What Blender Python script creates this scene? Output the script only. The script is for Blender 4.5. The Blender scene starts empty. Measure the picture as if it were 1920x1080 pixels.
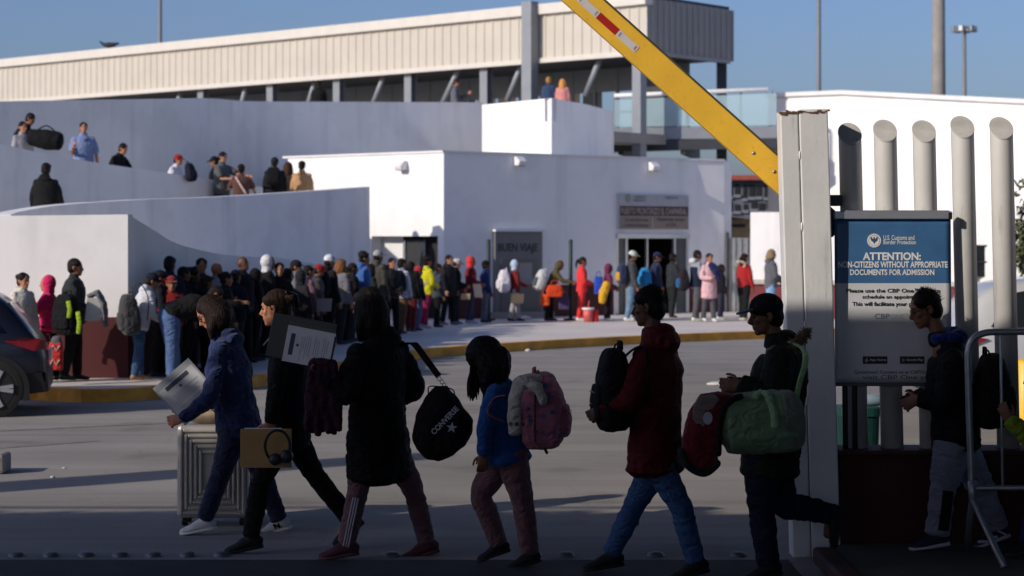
import bpy, bmesh, math, random
from mathutils import Vector as V, Matrix, noise
random.seed(7)
SC = bpy.context.scene
COL = SC.collection
# ------------------------------------------------------------------ camera, sky, sun, exposure
F, H0, YH, CX = 3733.0, 2.0, 450.0, 960.0        # focal length in photo pixels, eye height, horizon row, centre column
cam = bpy.data.cameras.new('camera'); co = bpy.data.objects.new('camera', cam); COL.objects.link(co)
co.location = (0, 0, H0); co.rotation_euler = (math.pi/2, 0, 0)
cam.sensor_width = 36; cam.lens = 36*F/1920
cam.shift_y = -(540-YH)/1920
cam.clip_start = .1; cam.clip_end = 3000
cam.dof.use_dof = True; cam.dof.focus_distance = 12.6; cam.dof.aperture_fstop = 3.4
SC.camera = co
SUN = V((1, .70, -.56)).normalized()            # the way the light travels
world = bpy.data.worlds.new('World'); SC.world = world; world.use_nodes = True
wn = world.node_tree.nodes; bg = wn['Background']
sky = wn.new('ShaderNodeTexSky'); sky.sky_type = 'NISHITA'; sky.sun_disc = False
sky.sun_elevation = math.asin(-SUN.z); sky.sun_rotation = math.atan2(-SUN.x, -SUN.y)
sky.altitude = 50; sky.air_density = 1.0; sky.dust_density = 2.0; sky.ozone_density = 4.5
tint = wn.new('ShaderNodeVectorMath'); tint.operation = 'MULTIPLY'; tint.inputs[1].default_value = (.93, .93, 1.14)
world.node_tree.links.new(sky.outputs[0], tint.inputs[0]); world.node_tree.links.new(tint.outputs[0], bg.inputs[0]); bg.inputs[1].default_value = .1
sl = bpy.data.lights.new('sun', 'SUN'); sl.energy = 3.35; sl.angle = math.radians(.5); sl.color = (1, .905, .79)
so = bpy.data.objects.new('sun', sl); COL.objects.link(so); so.rotation_euler = SUN.to_track_quat('-Z', 'Y').to_euler()
SC.view_settings.view_transform = 'Standard'; SC.view_settings.look = 'None'
SC.view_settings.exposure = .05; SC.view_settings.gamma = 1

def W(px, py, Y):                                # the point at distance Y seen at photo pixel (px, py)
    return V(((px-CX)/F*Y, Y, H0+(YH-py)/F*Y))
def G(px, py, z=0.):                             # the point of the level z seen there
    Y = (H0-z)*F/(py-YH); return V(((px-CX)/F*Y, Y, z))
def on_line(px, A, B):                           # where the plan line A-B passes photo column px
    r = (px-CX)/F
    k = (A.x-r*A.y)/(r*(B.y-A.y)-(B.x-A.x)); return A.lerp(B, k)
def ztop(py, Y): return H0+(YH-py)/F*Y

# ------------------------------------------------------------------ materials
def lin(c): return tuple(((x/255+.055)/1.055)**2.4 if x > 10 else x/255/12.92 for x in c)
MATS = {}
def mat(name, rgb, rough=.85, metal=0., var=.10, vs=6., bump=.0, bs=60., kind='noise', spec=.4, alpha=None, linear=False, sheen=0, coat=0, folds=0):
    key = (name, rgb, rough, metal)
    if key in MATS: return MATS[key]
    m = bpy.data.materials.new(name); m.use_nodes = True; nt = m.node_tree; n = nt.nodes; L = nt.links
    b = n['Principled BSDF']; c = rgb if linear else lin(rgb)
    b.inputs['Roughness'].default_value = rough; b.inputs['Metallic'].default_value = metal
    b.inputs['Specular IOR Level'].default_value = spec
    if sheen: b.inputs['Sheen Weight'].default_value = sheen
    if coat: b.inputs['Coat Weight'].default_value = coat; b.inputs['Coat Roughness'].default_value = .06
    tc = n.new('ShaderNodeTexCoord')
    nz = n.new('ShaderNodeTexNoise'); nz.inputs['Scale'].default_value = vs; nz.inputs['Detail'].default_value = 6; nz.inputs['Roughness'].default_value = .6
    L.new(tc.outputs['Object'], nz.inputs['Vector'])
    mp = n.new('ShaderNodeMapRange'); mp.inputs[1].default_value = .3; mp.inputs[2].default_value = .7
    mp.inputs[3].default_value = 1-var; mp.inputs[4].default_value = 1+var
    L.new(nz.outputs['Fac'], mp.inputs[0])
    mx = n.new('ShaderNodeVectorMath'); mx.operation = 'SCALE'; mx.inputs[0].default_value = c
    L.new(mp.outputs[0], mx.inputs['Scale']); L.new(mx.outputs[0], b.inputs['Base Color'])
    if bump:
        n2 = n.new('ShaderNodeTexNoise'); n2.inputs['Scale'].default_value = bs; n2.inputs['Detail'].default_value = 4
        L.new(tc.outputs['Object'], n2.inputs['Vector'])
        bp = n.new('ShaderNodeBump'); bp.inputs['Strength'].default_value = bump; bp.inputs['Distance'].default_value = .02
        L.new(n2.outputs['Fac'], bp.inputs['Height']); L.new(bp.outputs[0], b.inputs['Normal'])
        if folds:                                # creases: ridges of a warped noise
            mq = n.new('ShaderNodeMapping'); mq.inputs['Scale'].default_value = (1, 1, 1.7); mq.inputs['Rotation'].default_value = (.3, .5, .2); L.new(tc.outputs['Object'], mq.inputs[0])
            n3 = n.new('ShaderNodeTexNoise'); n3.inputs['Scale'].default_value = folds; n3.inputs['Detail'].default_value = 2; n3.inputs['Distortion'].default_value = 1.2; L.new(mq.outputs[0], n3.inputs['Vector'])
            s1 = n.new('ShaderNodeMath'); s1.operation = 'SUBTRACT'; s1.inputs[1].default_value = .5; L.new(n3.outputs['Fac'], s1.inputs[0])
            s2 = n.new('ShaderNodeMath'); s2.operation = 'ABSOLUTE'; L.new(s1.outputs[0], s2.inputs[0])
            b2 = n.new('ShaderNodeBump'); b2.inputs['Strength'].default_value = .6; b2.inputs['Distance'].default_value = .10; b2.invert = True
            L.new(s2.outputs[0], b2.inputs['Height']); L.new(bp.outputs[0], b2.inputs['Normal']); L.new(b2.outputs[0], b.inputs['Normal'])
    if alpha is not None: b.inputs['Alpha'].default_value = alpha
    MATS[key] = m; return m
def stucco(name, rgb):                           # painted render with rain streaks, patches and faint trowel marks
    m = mat(name, rgb, .92, var=.045, vs=.5, bump=.12, bs=14, linear=True, spec=.2); nt = m.node_tree; n = nt.nodes; L = nt.links
    b = n['Principled BSDF']; src = b.inputs['Base Color'].links[0].from_socket; tc = n.new('ShaderNodeTexCoord')
    mp = n.new('ShaderNodeMapping'); mp.inputs['Scale'].default_value = (2.2, 2.2, .22); L.new(tc.outputs['Object'], mp.inputs[0])
    for sc, vec, lo, a0, a1 in ((1.0, mp.outputs[0], .90, .54, .70), (.45, tc.outputs['Object'], .94, .50, .56), (3.5, tc.outputs['Object'], .96, .55, .7)):
        z = n.new('ShaderNodeTexNoise'); z.inputs['Scale'].default_value = sc; z.inputs['Detail'].default_value = 7; L.new(vec, z.inputs['Vector'])
        r = n.new('ShaderNodeMapRange'); r.inputs[1].default_value = a0; r.inputs[2].default_value = a1; r.inputs[3].default_value = 1; r.inputs[4].default_value = lo; L.new(z.outputs['Fac'], r.inputs[0])
        v = n.new('ShaderNodeVectorMath'); v.operation = 'SCALE'; L.new(src, v.inputs[0]); L.new(r.outputs[0], v.inputs['Scale']); src = v.outputs[0]
    L.new(src, b.inputs['Base Color']); return m
def grime(m, amt=.25, sc=14, zs=.15):            # dirt and worn paint on metal
    nt = m.node_tree; n = nt.nodes; L = nt.links; b = n['Principled BSDF']; src = b.inputs['Base Color'].links[0].from_socket; tc = n.new('ShaderNodeTexCoord')
    mp = n.new('ShaderNodeMapping'); mp.inputs['Scale'].default_value = (1, 1, zs); L.new(tc.outputs['Object'], mp.inputs[0])
    z = n.new('ShaderNodeTexNoise'); z.inputs['Scale'].default_value = sc; z.inputs['Detail'].default_value = 8; z.inputs['Roughness'].default_value = .7; L.new(mp.outputs[0], z.inputs['Vector'])
    r = n.new('ShaderNodeMapRange'); r.inputs[1].default_value = .56; r.inputs[2].default_value = .74; r.inputs[3].default_value = 0; r.inputs[4].default_value = amt; L.new(z.outputs['Fac'], r.inputs[0])
    x = n.new('ShaderNodeMix'); x.data_type = 'RGBA'; L.new(r.outputs[0], x.inputs[0]); L.new(src, x.inputs[6]); x.inputs[7].default_value = (.13, .10, .075, 1); L.new(x.outputs[2], b.inputs['Base Color']); return m
def cloth(rgb, rough=.88): return mat('cloth', rgb, rough, var=.14, vs=9, bump=.35, bs=45, sheen=0 if max(rgb) < 60 else .15, spec=.25, folds=6)
def puff(rgb): return mat('padded_nylon', rgb, .78, var=.12, vs=7, bump=.3, bs=22, spec=.2, folds=5)
def denim(rgb): return mat('denim', rgb, .9, var=.28, vs=7, bump=.3, bs=70, spec=.2, folds=7)
def leather(rgb): return mat('leather', rgb, .5, var=.12, vs=20, bump=.1, bs=90)
def skin(rgb): return mat('skin', rgb, .55, var=.07, vs=12, bump=.05, bs=160, spec=.35)
def hairm(rgb):
    key = ('hair', rgb)
    if key in MATS: return MATS[key]
    m = mat('hair_strands', rgb, .6, var=.3, vs=30, bump=0, spec=.18); nt = m.node_tree; n = nt.nodes; L = nt.links
    tc = n.new('ShaderNodeTexCoord'); mp = n.new('ShaderNodeMapping'); mp.inputs['Scale'].default_value = (160, 160, 9)
    nz = n.new('ShaderNodeTexNoise'); nz.inputs['Scale'].default_value = 1; nz.inputs['Detail'].default_value = 3
    bp = n.new('ShaderNodeBump'); bp.inputs['Strength'].default_value = .8; bp.inputs['Distance'].default_value = .01
    L.new(tc.outputs['Object'], mp.inputs[0]); L.new(mp.outputs[0], nz.inputs['Vector']); L.new(nz.outputs['Fac'], bp.inputs['Height'])
    L.new(bp.outputs[0], n['Principled BSDF'].inputs['Normal'])
    MATS[key] = m; return m

# ------------------------------------------------------------------ mesh building
PEND = []                                        # objects whose modifiers are applied in one go at the end
TEXTS = []
def tag(o, label=None, cat=None, group=None, kind=None):
    if label: o['label'] = label
    if cat: o['category'] = cat
    if group: o['group'] = group
    if kind: o['kind'] = kind
    return o
def empty(name, loc, label=None, cat=None, group=None, kind=None):
    o = bpy.data.objects.new(name, None); COL.objects.link(o); o.location = loc; o.empty_display_size = .1
    return tag(o, label, cat, group, kind)
def origin(o):
    v = V((0, 0, 0))
    while o: v += o.location; o = o.parent
    return v
class MB:
    def __init__(s): s.b = bmesh.new()
    def face(s, pts):
        vs = [s.b.verts.new(p) for p in pts]; return s.b.faces.new(vs)
    def prism(s, poly, d):                       # polygon extruded by the vector d
        a = [s.b.verts.new(p) for p in poly]; c = [s.b.verts.new(p+d) for p in poly]; n = len(a)
        s.b.faces.new(a); s.b.faces.new(c[::-1])
        for i in range(n): s.b.faces.new((a[i], c[i], c[(i+1) % n], a[(i+1) % n]))
        return s
    def box(s, c, h, ax=None):                   # centre, half sizes, axes
        X, Y, Z = ax or (V((1, 0, 0)), V((0, 1, 0)), V((0, 0, 1)))
        vs = [s.b.verts.new(c+X*h[0]*i+Y*h[1]*j+Z*h[2]*k) for i in (-1, 1) for j in (-1, 1) for k in (-1, 1)]
        for q in ((0, 1, 3, 2), (4, 6, 7, 5), (0, 4, 5, 1), (2, 3, 7, 6), (0, 2, 6, 4), (1, 5, 7, 3)): s.b.faces.new([vs[i] for i in q])
        return s
    def bx(s, x0, x1, y0, y1, z0, z1): return s.box(V(((x0+x1)/2, (y0+y1)/2, (z0+z1)/2)), (abs(x1-x0)/2, abs(y1-y0)/2, abs(z1-z0)/2))
    def sweep(s, pts, rad, lat=None, n=12, sq=1., cap=1., closed=False):
        rad = [r if isinstance(r, (tuple, list)) else (r, r) for r in (rad if isinstance(rad, (list, tuple)) else [rad]*len(pts))]
        N = len(pts); tans = []
        for i in range(N):
            if closed: t = pts[(i+1) % N]-pts[i-1]
            else: t = pts[min(i+1, N-1)]-pts[max(i-1, 0)]
            tans.append(t.normalized() if t.length > 1e-9 else V((0, 0, 1)))
        l = lat.copy() if lat else tans[0].orthogonal()
        rings = []
        def ring(c, t, l, rx, ry):
            d = t.cross(l); out = []
            for k in range(n):
                a = 2*math.pi*k/n; ca, sa = math.cos(a), math.sin(a)
                if sq != 1: ca = math.copysign(abs(ca)**sq, ca); sa = math.copysign(abs(sa)**sq, sa)
                out.append(s.b.verts.new(c+l*rx*ca+d*ry*sa))
            return out
        frames = []
        for i in range(N):
            t = tans[i]; l = (lat if lat else l); l = l-t*l.dot(t)
            l = l.normalized() if l.length > 1e-6 else t.orthogonal().normalized()
            frames.append((t, l))
        if cap and not closed:
            t, l = frames[0]; r = min(rad[0])*cap
            rings.append(ring(pts[0]-t*r*.6, t, l, rad[0][0]*.75, rad[0][1]*.75)); p0 = pts[0]-t*r*.9
        for i in range(N): rings.append(ring(pts[i], frames[i][0], frames[i][1], *rad[i]))
        if cap and not closed:
            t, l = frames[-1]; r = min(rad[-1])*cap
            rings.append(ring(pts[-1]+t*r*.6, t, l, rad[-1][0]*.75, rad[-1][1]*.75)); p1 = pts[-1]+t*r*.9
        M = len(rings)
        for i in range(M-(0 if closed else 1)):
            A, B = rings[i], rings[(i+1) % M]
            for k in range(n): s.b.faces.new((A[k], A[(k+1) % n], B[(k+1) % n], B[k]))
        if not closed:
            if cap:
                for R, p, fl in ((rings[0], p0, 1), (rings[-1], p1, 0)):
                    c = s.b.verts.new(p)
                    for k in range(n):
                        q = (R[(k+1) % n], R[k], c) if fl else (R[k], R[(k+1) % n], c); s.b.faces.new(q)
            else:
                s.b.faces.new(rings[0][::-1]); s.b.faces.new(rings[-1])
        return s
    def ell(s, c, r, ax=None, n=12, m=7):
        X, Y, Z = ax or (V((1, 0, 0)), V((0, 1, 0)), V((0, 0, 1)))
        rows = []
        for i in range(1, m):
            th = math.pi*i/m; st, ct = math.sin(th), math.cos(th)
            rows.append([s.b.verts.new(c+X*r[0]*st*math.cos(2*math.pi*k/n)+Y*r[1]*st*math.sin(2*math.pi*k/n)+Z*r[2]*ct) for k in range(n)])
        a = s.b.verts.new(c+Z*r[2]); b = s.b.verts.new(c-Z*r[2])
        for k in range(n):
            s.b.faces.new((a, rows[0][k], rows[0][(k+1) % n])); s.b.faces.new((b, rows[-1][(k+1) % n], rows[-1][k]))
            for i in range(m-2): s.b.faces.new((rows[i][k], rows[i+1][k], rows[i+1][(k+1) % n], rows[i][(k+1) % n]))
        return s
    def build(s, name, m, parent=None, loc=None, smooth=False, voxel=0, relax=4, disp=0, dsize=.1, bevel=0, sub=0, autos=False, kind=None, label=None):
        if not bevel and not voxel: bmesh.ops.recalc_face_normals(s.b, faces=s.b.faces)
        o0 = origin(parent) if parent else (V(loc) if loc is not None else V((0, 0, 0)))
        bmesh.ops.translate(s.b, verts=s.b.verts, vec=-o0)
        if bevel:
            bmesh.ops.recalc_face_normals(s.b, faces=s.b.faces)
        me = bpy.data.meshes.new(name); s.b.to_mesh(me); s.b.free()
        ms = m if isinstance(m, list) else [m]
        for k in ms: me.materials.append(k)
        o = bpy.data.objects.new(name, me); COL.objects.link(o)
        if parent: o.parent = parent
        else: o.location = o0
        if smooth or voxel: me.polygons.foreach_set('use_smooth', [True]*len(me.polygons))
        if voxel:
            r = o.modifiers.new('r', 'REMESH'); r.mode = 'VOXEL'; r.voxel_size = voxel; r.use_smooth_shade = True
            if relax: q = o.modifiers.new('s', 'SMOOTH'); q.factor = .5; q.iterations = relax
            if disp:
                d = o.modifiers.new('d', 'DISPLACE'); d.texture = ctex(dsize); d.strength = disp; d.mid_level = .5; d.texture_coords = 'LOCAL'
        if bevel: q = o.modifiers.new('b', 'BEVEL'); q.width = bevel; q.segments = 2; q.limit_method = 'ANGLE'
        if sub: q = o.modifiers.new('u', 'SUBSURF'); q.levels = sub; q.render_levels = sub
        if o.modifiers: PEND.append(o)
        if kind: o['kind'] = kind
        if label: o['label'] = label
        return o
CT = {}
def ctex(size):
    if size not in CT:
        t = bpy.data.textures.new('folds', 'CLOUDS'); t.noise_scale = size; t.noise_depth = 2; CT[size] = t
    return CT[size]
def text(name, body, c, right, up, w, h, m, parent, depth=.002, bold=.0, label=None):
    cu = bpy.data.curves.new(name, 'FONT'); cu.body = body; cu.align_x = 'CENTER'; cu.size = 1; cu.offset = bold; cu.resolution_u = 3
    o = bpy.data.objects.new(name, cu); COL.objects.link(o)
    TEXTS.append((o, name, c, right.normalized(), up.normalized(), w, h, m, parent, depth, label))
def finish():
    bpy.context.view_layer.update(); dg = bpy.context.evaluated_depsgraph_get()
    for o in PEND:
        me = bpy.data.meshes.new_from_object(o.evaluated_get(dg)); me.name = o.data.name
        o.modifiers.clear(); old = o.data; o.data = me; bpy.data.meshes.remove(old)
    for (o, name, c, R, U, w, h, m, parent, depth, label) in TEXTS:
        me = bpy.data.meshes.new_from_object(o.evaluated_get(dg)); bpy.data.objects.remove(o)
        xs = [v.co.x for v in me.vertices]; ys = [v.co.y for v in me.vertices]
        x0, x1, y0, y1 = min(xs), max(xs), min(ys), max(ys); N = R.cross(U); P = origin(parent)
        sx = w/(x1-x0); sy = (h/(y1-y0)) if h else sx
        for v in me.vertices: v.co = c+R*(v.co.x-(x0+x1)/2)*sx+U*(v.co.y-(y0+y1)/2)*sy+N*depth-P
        me.materials.clear(); me.materials.append(m); me.name = name
        t = bpy.data.objects.new(name, me); COL.objects.link(t); t.parent = parent
        if label: t['label'] = label
def catmull(P, k=6):
    out = []
    for i in range(len(P)-1):
        a, b, c, d = P[max(i-1, 0)], P[i], P[i+1], P[min(i+2, len(P)-1)]
        for j in range(k):
            t = j/k; out.append(.5*((2*b)+(c-a)*t+(2*a-5*b+4*c-d)*t*t+(3*b-a-3*c+d)*t**3))
    out.append(P[-1].copy()); return out
def interp(xs, ys, x):
    if x <= xs[0]: return ys[0]
    for i in range(len(xs)-1):
        if x <= xs[i+1]: return ys[i]+(ys[i+1]-ys[i])*(x-xs[i])/(xs[i+1]-xs[i])
    return ys[-1]
# ================================================================== the setting
Z3 = V((0, 0, 1))
def asphalt():
    m = bpy.data.materials.new('asphalt'); m.use_nodes = True; nt = m.node_tree; n = nt.nodes; L = nt.links; b = n['Principled BSDF']
    tc = n.new('ShaderNodeTexCoord'); b.inputs['Roughness'].default_value = .9; b.inputs['Specular IOR Level'].default_value = .25
    def nz(sc, det=6, vec=None):
        q = n.new('ShaderNodeTexNoise'); q.inputs['Scale'].default_value = sc; q.inputs['Detail'].default_value = det
        L.new(vec or tc.outputs['Object'], q.inputs['Vector']); return q.outputs['Fac']
    mp = n.new('ShaderNodeMapping'); mp.inputs['Scale'].default_value = (.12, .8, 1); L.new(tc.outputs['Object'], mp.inputs[0])
    a = nz(.5); c = nz(1.6, 5, mp.outputs[0]); d = nz(90, 2)
    r1 = n.new('ShaderNodeValToRGB'); r1.color_ramp.elements[0].position = .3; r1.color_ramp.elements[1].position = .72
    r1.color_ramp.elements[0].color = (.225, .210, .194, 1); r1.color_ramp.elements[1].color = (.355, .332, .308, 1)
    mx = n.new('ShaderNodeMath'); mx.operation = 'ADD'; L.new(a, mx.inputs[0]); L.new(c, mx.inputs[1])
    hv = n.new('ShaderNodeMath'); hv.operation = 'MULTIPLY'; hv.inputs[1].default_value = .5; L.new(mx.outputs[0], hv.inputs[0]); L.new(hv.outputs[0], r1.inputs[0])
    sp = n.new('ShaderNodeMapRange'); sp.inputs[1].default_value = .25; sp.inputs[2].default_value = .75; sp.inputs[3].default_value = .78; sp.inputs[4].default_value = 1.22; L.new(d, sp.inputs[0])
    vm = n.new('ShaderNodeVectorMath'); vm.operation = 'SCALE'; L.new(r1.outputs[0], vm.inputs[0]); L.new(sp.outputs[0], vm.inputs['Scale'])
    vo = n.new('ShaderNodeTexVoronoi'); vo.feature = 'DISTANCE_TO_EDGE'; vo.inputs['Scale'].default_value = .33
    wv = n.new('ShaderNodeVectorMath'); wv.operation = 'ADD'; n3 = n.new('ShaderNodeTexNoise'); n3.inputs['Scale'].default_value = 1.2; n3.inputs['Detail'].default_value = 5
    L.new(tc.outputs['Object'], n3.inputs['Vector']); L.new(tc.outputs['Object'], wv.inputs[0]); L.new(n3.outputs['Color'], wv.inputs[1]); L.new(wv.outputs[0], vo.inputs['Vector'])
    ck = n.new('ShaderNodeMapRange'); ck.inputs[1].default_value = .0; ck.inputs[2].default_value = .004; ck.inputs[3].default_value = .86; ck.inputs[4].default_value = 1; L.new(vo.outputs['Distance'], ck.inputs[0])
    v2 = n.new('ShaderNodeVectorMath'); v2.operation = 'SCALE'; L.new(vm.outputs[0], v2.inputs[0]); L.new(ck.outputs[0], v2.inputs['Scale'])
    o1 = nz(.9, 8); m1 = n.new('ShaderNodeMapRange'); m1.inputs[1].default_value = .58; m1.inputs[2].default_value = .68; m1.inputs[3].default_value = 1; m1.inputs[4].default_value = .78; L.new(o1, m1.inputs[0])   # oil and damp stains
    mp2 = n.new('ShaderNodeMapping'); mp2.inputs['Scale'].default_value = (.05, 2.6, 1); mp2.inputs['Rotation'].default_value = (0, 0, .12); L.new(tc.outputs['Object'], mp2.inputs[0])
    o2 = nz(1., 4, mp2.outputs[0]); m2 = n.new('ShaderNodeMapRange'); m2.inputs[1].default_value = .52; m2.inputs[2].default_value = .75; m2.inputs[3].default_value = 1; m2.inputs[4].default_value = .80; L.new(o2, m2.inputs[0])   # tyre tracks
    mm = n.new('ShaderNodeMath'); mm.operation = 'MULTIPLY'; L.new(m1.outputs[0], mm.inputs[0]); L.new(m2.outputs[0], mm.inputs[1])
    v3 = n.new('ShaderNodeVectorMath'); v3.operation = 'SCALE'; L.new(v2.outputs[0], v3.inputs[0]); L.new(mm.outputs[0], v3.inputs['Scale']); v2 = v3
    L.new(v2.outputs[0], b.inputs['Base Color'])
    bp = n.new('ShaderNodeBump'); bp.inputs['Strength'].default_value = .35; bp.inputs['Distance'].default_value = .01; L.new(d, bp.inputs['Height']); L.new(bp.outputs[0], b.inputs['Normal'])
    return m
ASPH = asphalt()
WHITE = stucco('white_stucco', (.89, .875, .855))
WHITE2 = stucco('painted_plaster', (.79, .785, .775))
CONC = mat('concrete', (.30, .285, .262), .92, var=.16, vs=.7, bump=.2, bs=18, linear=True)
PAVE = mat('pavement_concrete', (.66, .60, .545), .92, var=.13, vs=.5, bump=.2, bs=18, linear=True)
KERBY = mat('yellow_kerb_paint', (.74, .35, .05), .75, var=.3, vs=3, bump=.2, bs=20, linear=True)
WINE = mat('maroon_paint', (.075, .012, .013), .7, var=.15, vs=2, bump=.1, linear=True)
STEEL = mat('grey_painted_steel', (.24, .26, .285), .5, .1, var=.07, vs=3, linear=True)
DARKST = mat('dark_steel', (.045, .05, .058), .5, .2, var=.1, vs=3, linear=True)
BLACKP = mat('black_plastic', (.012, .012, .013), .45, linear=True)
PANEL = mat('cream_sheet_metal', (.54, .495, .42), .5, var=.05, vs=1.2, linear=True)
PANEL2 = mat('grey_sheet_metal', (.30, .29, .275), .5, var=.06, vs=1.2, linear=True)
TRIM = mat('cream_trim', (.64, .605, .535), .5, var=.05, vs=2, linear=True)
DARKIN = mat('dark_interior', (.02, .02, .021), .8, var=.2, vs=1, linear=True)
SILVER = grime(mat('silver_paint', (.74, .74, .73), .42, .1, var=.06, vs=4, bump=.06, bs=30, linear=True), .5, 11, .12)
POLEW = grime(mat('white_gloss_paint', (.62, .61, .595), .38, .0, var=.07, vs=3, bump=.06, bs=14, linear=True, spec=.5), .5, 11, .12)
ALU = mat('brushed_aluminium', (.55, .56, .57), .38, .8, var=.05, linear=True)
GALV = mat('galvanised_steel', (.36, .38, .40), .42, .7, var=.15, vs=14, linear=True)
RUST = mat('rust', (.16, .07, .035), .9, var=.4, vs=30, linear=True)
YEL = grime(mat('yellow_paint', (.85, .50, .045), .42, var=.07, vs=4, bump=.03, bs=30, linear=True, spec=.45), .35, 30, 1)
WHITEP = mat('white_paint', (.78, .78, .77), .6, var=.06, linear=True)
GLASS = mat('tinted_glass', (.018, .022, .027), .06, var=.05, linear=True, spec=.6)
# ground
g = MB(); g.face([V((-700, -60, 0)), V((700, -60, 0)), V((700, 1500, 0)), V((-700, 1500, 0))]); g.build('ground', ASPH, kind='structure')
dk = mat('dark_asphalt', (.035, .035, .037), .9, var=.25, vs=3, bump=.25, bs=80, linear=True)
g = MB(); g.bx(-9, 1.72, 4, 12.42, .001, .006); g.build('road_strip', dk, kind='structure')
# pavement with its kerb
kp = [V((-16, 25.0, 0)), V((-7, 24.9, 0)), V((-5.8, 24.75, 0)), G(170, 755), G(290, 749), G(480, 727), G(640, 700), G(800, 672), G(1000, 656.5), G(1200, 645), G(1400, 636.5), G(1600, 629.5), G(1900, 622)]
kp = catmull(kp, 5); PZ = .16
def strip(name, line, w, z0, z1, m, **k):
    b = MB(); n = len(line); off = []
    for i in range(n):
        t = (line[min(i+1, n-1)]-line[max(i-1, 0)]).normalized(); off.append(line[i]+V((-t.y, t.x, 0))*w)
    for i in range(n-1):
        a, c, d, e = line[i], line[i+1], off[i+1], off[i]
        u = lambda p, z: V((p.x, p.y, z))
        b.face([u(a, z1), u(c, z1), u(d, z1), u(e, z1)]); b.face([u(a, z0), u(c, z0), u(c, z1), u(a, z1)]); b.face([u(e, z0), u(d, z0), u(d, z1), u(e, z1)])
    bmesh.ops.remove_doubles(b.b, verts=b.b.verts, dist=.0005); b.build(name, m, kind='structure', **k); return off
inner = strip('kerb', kp, .16, 0, PZ, KERBY)
b = MB(); b.face([V((p.x, p.y, PZ-.003)) for p in inner]+[V((40, 75, PZ-.003)), V((-40, 75, PZ-.003)), V((-40, 25.2, PZ-.003))]); b.build('pavement', PAVE, kind='structure')
for i, (a, c) in enumerate((((-80, 812), (330, 793)), ((-80, 846), (187, 827)))):
    A, B = G(*a), G(*c); t = (B-A).normalized(); nn = V((-t.y, t.x, 0))
    b = MB(); b.face([A-nn*.05+Z3*.004, B-nn*.02+Z3*.004, B+nn*.02+Z3*.004, A+nn*.05+Z3*.004]); b.build('road_marking', mat('worn_white_paint', (.24, .23, .215), .8, var=.3, vs=6, linear=True), kind='structure')
# footpath under the fence, with a red kerb
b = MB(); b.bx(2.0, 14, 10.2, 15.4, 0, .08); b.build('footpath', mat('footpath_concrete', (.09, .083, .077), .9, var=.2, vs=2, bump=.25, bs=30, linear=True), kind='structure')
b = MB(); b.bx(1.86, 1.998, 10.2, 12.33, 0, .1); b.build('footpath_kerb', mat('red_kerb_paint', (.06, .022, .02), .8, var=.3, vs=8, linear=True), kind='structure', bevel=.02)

# ------------------------------------------------------------------ roof over the foreground (out of the picture, it casts the shade)
b = MB(); b.bx(-22, 6, -9, 7.35, 5.5, 5.75); b.build('overhead_roof', mat('light_block_dark', (.05, .05, .05), .9, linear=True), kind='structure')
b = MB(); rg0 = random.Random(8)
for k in range(46): x = -22+.29*k; b.bx(x, x+.2, 7.355, 7.39+.2*rg0.random(), 5.70, 5.74)
b.bx(-22, -8.9, 7.70, 7.76, 5.70, 5.74)
b.build('overhead_roof_edge', DARKST, kind='structure')
b = MB(); b.bx(-7.4, 14, .5, 10.2, 9, 9.4); b.bx(-4.6, 14, 10.201, 30, 7.5, 7.9); b.build('sky_blocker', mat('light_block_dark', (.05, .05, .05), .9, linear=True), kind='structure')  # unseen slabs added high up to cut skylight on the foreground
b = MB(); b.bx(6, 6.3, -9, 12.2, 0, 3.6); b.bx(-9.3, -9, -9, 7.3, 0, 3); b.build('fill_blocker', mat('fill_blocker_dark', (.05, .05, .05), .9, linear=True), kind='structure')  # unseen walls added at both sides to reduce low fill light
sh = empty('lamp_post', (-11.6, 10.9, 0), 'round steel lamp post by the road whose shadow crosses the asphalt', 'lamp post')
b = MB(); b.sweep([V((-11.6, 10.9, z)) for z in (0, 3, 6.0)], [.42, .36, .3], n=16, cap=0); b.build('shaft', CONC, sh, smooth=True)
b = MB(); b.bx(-12.2, -11, 10.3, 11.5, 0, .3); b.build('base', CONC, sh, bevel=.03)

# ------------------------------------------------------------------ white ramp walls
def ribbon(pts, thick, z0=0., z1=None, k=5, out=0.):
    P = catmull([V((W(p[0], 450, p[1]).x, p[1], ztop(p[2], p[1]))) for p in pts], k); b = MB(); n = len(P); Q = []; R = []
    for i in range(n):
        t = P[min(i+1, n-1)]-P[max(i-1, 0)]; t.z = 0; t.normalize(); nn = V((-t.y, t.x, 0)); Q.append(P[i]+nn*thick); R.append(P[i]-nn*out)
    u = lambda p, z: V((p.x, p.y, z))
    tz = lambda p: p.z if z1 is None else min(z1, p.z)
    for i in range(n-1):
        a, c, d, e = R[i], R[i+1], Q[i+1], Q[i]
        b.face([u(a, z0), u(c, z0), u(c, tz(P[i+1])), u(a, tz(P[i]))]); b.face([u(e, z0), u(d, z0), u(d, tz(P[i+1])), u(e, tz(P[i]))])
        b.face([u(a, tz(P[i])), u(c, tz(P[i+1])), u(d, tz(P[i+1])), u(e, tz(P[i]))])
    for i in (0, n-1): b.face([u(R[i], z0), u(R[i], tz(P[i])), u(Q[i], tz(P[i])), u(Q[i], z0)])
    bmesh.ops.remove_doubles(b.b, verts=b.b.verts, dist=.0005); return b
def wall(pts, label, name='ramp_wall', thick=.25, m=WHITE, cap=True):
    e = empty(name, (W(pts[0][0], 450, pts[0][1]).x, pts[0][1], 0), label, 'wall')
    ribbon(pts, thick).build('plaster_face', m, e); return e
w1p = [(240, 26.6, 402), (290, 27.6, 432), (330, 28.6, 456), (400, 30.3, 474), (460, 32, 481), (505, 33.4, 482), (560, 35.2, 489), (620, 37.6, 501), (665, 39.6, 513), (705, 41.4, 520)]
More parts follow.
